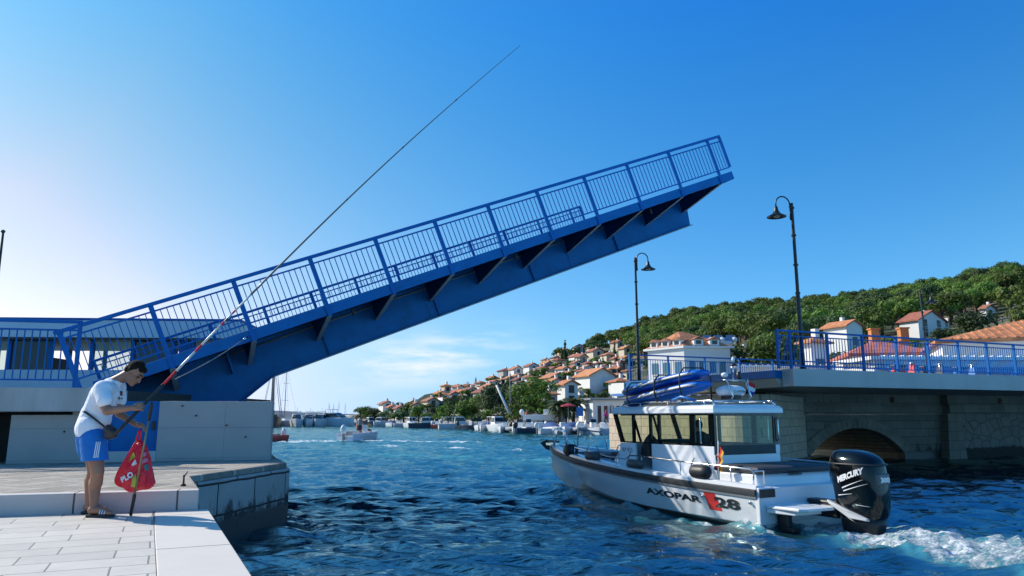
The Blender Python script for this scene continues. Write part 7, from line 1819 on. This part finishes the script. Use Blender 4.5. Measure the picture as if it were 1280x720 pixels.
# town trees
TT = [('big dark green tree behind the moored boats, right one of the large pair', 665, 524, 'b0', 471), ('big dark green tree behind the moored boats, left one of the large pair', 646, 524, 'b1', 477), ('tall dark tree with narrow top left of the large pair', 628, 521, 'b2', 474),
 ('green tree left of the foot of the white boom', 609, 526, 'b1', 500), ('large bright green tree above the side-on cabin boat', 592, 526, 'b0', 491), ('round green tree above the red hulled boat', 574, 525, 'b2', 491), ('bright green tree in the middle of the shore grove', 559, 525, 'b0', 501),
 ('green tree at the left end of the shore grove', 545, 526, 'b2', 506), ('low green tree above the blue awning boat', 532, 527, 'b0', 515), ('dark round tree at the very tip of the headland', 450, 528, 'b1', 510), ('dark tree second from the tip of the headland', 460, 528, 'b0', 508.5),
 ('dark tree left of the white gabled house at the tip', 468, 526, 'b2', 508), ('bushy tree below the white gabled house at the tip', 479, 528, 'b1', 516), ('dark tree behind the tip houses rising over their roofs', 498, 512, 'b1', 502.5), ('small tree below the house with the stair column', 517, 527, 'b0', 518),
 ('dark tree between grey gabled house and shore grove', 622, 512, 'b1', 492), ('tree above the brown hipped house', 552, 512, 'b0', 504), ('green tree beside the cream house in the upper town', 711, 470, 'b2', 464), ('tree below the yellow house in the upper town', 743, 457, 'b1', 450),
 ('dark tree right of the blank grey gable end', 759, 497, 'b0', 486), ('dark tree under the cream house near the first lamp post', 762, 466, 'b1', 452), ('green tree beside the brick house', 709, 462, 'b0', 456), ('tree on the slope left of the chalet', 703, 466, 'b1', 459),
 ('low tree between the low orange-roofed house and the quay', 687, 520, 'b2', 508), ('green tree right of the low orange-roofed house', 699, 516, 'b0', 506), ('dark tree under the grey house of the left part of town', 655, 488, 'b1', 479), ('tree between the villa and the big dark trees', 634, 486, 'b2', 477)]
for lab, px, yb, k, yt in TT:
    D, z = ground_at(px, yb); hgt_ = (yb - yt) / 942.5 * D; plant(BROAD[int(k[1])], 'broadleaf_tree', lab, 'tree', (px - 640) / 942.5 * D, D, z - .3, max(.18, (hgt_ + .3) / 9.0), px * 1.7, 'trees in the town')
for lab, px, yb, s in (('tall dark cypress on the ridge above the town', 707, 452, 1.15), ('shorter cypress just left of the tall one on the ridge', 703, 453, .8), ('slim cypress on the skyline above the grey gabled house', 594, 486, .55), ('dark cypress at the foot of the pine wood near the first lamp post', 770, 447, .75), ('lone dark cypress on the skyline of the ridge', 572, 492, .5), ('cypress among houses below the yellow house', 755, 462, .5)):
    D, z = ground_at(px, yb); plant(CYP, 'cypress_tree', lab, 'tree', (px - 640) / 942.5 * D, D, z - .3, s, px, 'cypresses in the town')
k = 0
# palms in front of the white house
palm_l = leafmat('palm_leaf', (.05, .10, .03), (.12, .17, .05))
def palm(label, px, D, h_):
    o = V((px - 640) / 942.5 * D, D, 1.0); r = thing('palm_tree', label, 'palm', tuple(o), 'palms on the town quay')
    MB().tube([o + V(0, 0, -.3), o + V(.1, 0, h_ * .5), o + V(.05, .1, h_)], [.22, .18, .16], 8).build('trunk', bark, r, True)
    mb = MB()
    for i in range(26):
        a = i * 2.4; el_ = .9 - i * .055; L_ = 1.9; d_ = V(math.cos(a), math.sin(a), 0); pts = [o + V(.05, .1, h_) + d_ * L_ * t * math.cos(el_ * (1 - t * .4)) + V(0, 0, L_ * t * math.sin(el_) - 1.1 * t * t) for t in (0, .25, .5, .75, 1)]
        s_ = V(-d_.y, d_.x, 0)
        for q in range(4):
            for sg in (-1, 1):
                w0, w1 = (.04, .30, .36, .26, .02)[q], (.04, .30, .36, .26, .02)[q + 1]
                mb.add([pts[q], pts[q + 1], pts[q + 1] + s_ * sg * w1 - V(0, 0, w1 * .5), pts[q] + s_ * sg * w0 - V(0, 0, w0 * .5)], [(0, 1, 2, 3)])
    mb.build('fronds', palm_l, r, fix=False)
palm('leftmost palm on the quay in front of the white solar-roofed house', 698, 94, 2.6); palm('middle palm on the quay', 706, 95, 2.3); palm('rightmost of the three quay palms beside the red parasol', 716, 95.5, 2.9)
# hedge / shrubs along the shore and between the houses
BL = [(px, y) for px, y in ((483, 527), (493, 528), (505, 528), (524, 527), (540, 528), (552, 528), (566, 529), (580, 529), (596, 530), (612, 531), (628, 532), (646, 533), (664, 534), (678, 527), (692, 524), (735, 500), (752, 500), (718, 486), (690, 489), (664, 480), (642, 482), (600, 500), (572, 506), (720, 462), (742, 472), (756, 480), (768, 482), (812, 468), (930, 452), (945, 450), (960, 448), (975, 447), (1000, 446), (1030, 440), (1056, 436), (1090, 430), (658, 474), (666, 486), (671, 478), (681, 474), (684, 463), (694, 468), (700, 458), (712, 482), (716, 458), (724, 470), (733, 462), (748, 461), (757, 446), (776, 458), (779, 474), (648, 464), (630, 476), (617, 486), (603, 492), (585, 502), (560, 500), (548, 507), (533, 516), (512, 522), (501, 524), (487, 521), (676, 494), (727, 500), (742, 498), (768, 495), (783, 462), (790, 450), (765, 436), (738, 440), (720, 447), (695, 452))]
wh = ['left tip of the town', 'left shore', 'shore grove', 'boom', 'middle of town', 'right of town', 'hotel', 'bridge railing']
for i, (px, yb) in enumerate(BL):
    D, z = ground_at(px, yb)
    if px > 900: D = 78 + (px - 900) * .03; z = float(land(px, D))
    plant(BUSH[i % 2], 'shrub', 'low green shrub growing between the houses of the town', 'shrub', (px - 640) / 942.5 * D, D, z - .1, rs.uniform(.8, 1.5) * (1.35 if D > 150 else 1), px, 'shrubs in the town')
for lab, px, D, s in (('dark green tree close behind the bridge railing, left of the white house in the pines', 1075, 76, .45), ('dark tree below the white three-storey villa', 1140, 105, .42), ('tree behind the railing near the lamp post', 990, 82, .8), ('dark tree between the hotel and the lamp post', 955, 86, .75), ('large dark tree behind the red chimneyed house', 1118, 92, .5), ('dark tree left of the big orange roof', 1190, 110, .45), ('bushy tree behind the orange roofed market hall', 1235, 100, .7)):
    z = float(land(px, D)); plant(BROAD[px % 3], 'broadleaf_tree', lab, 'tree', (px - 640) / 942.5 * D, D, z - .3, s, px, 'trees behind the bridge')
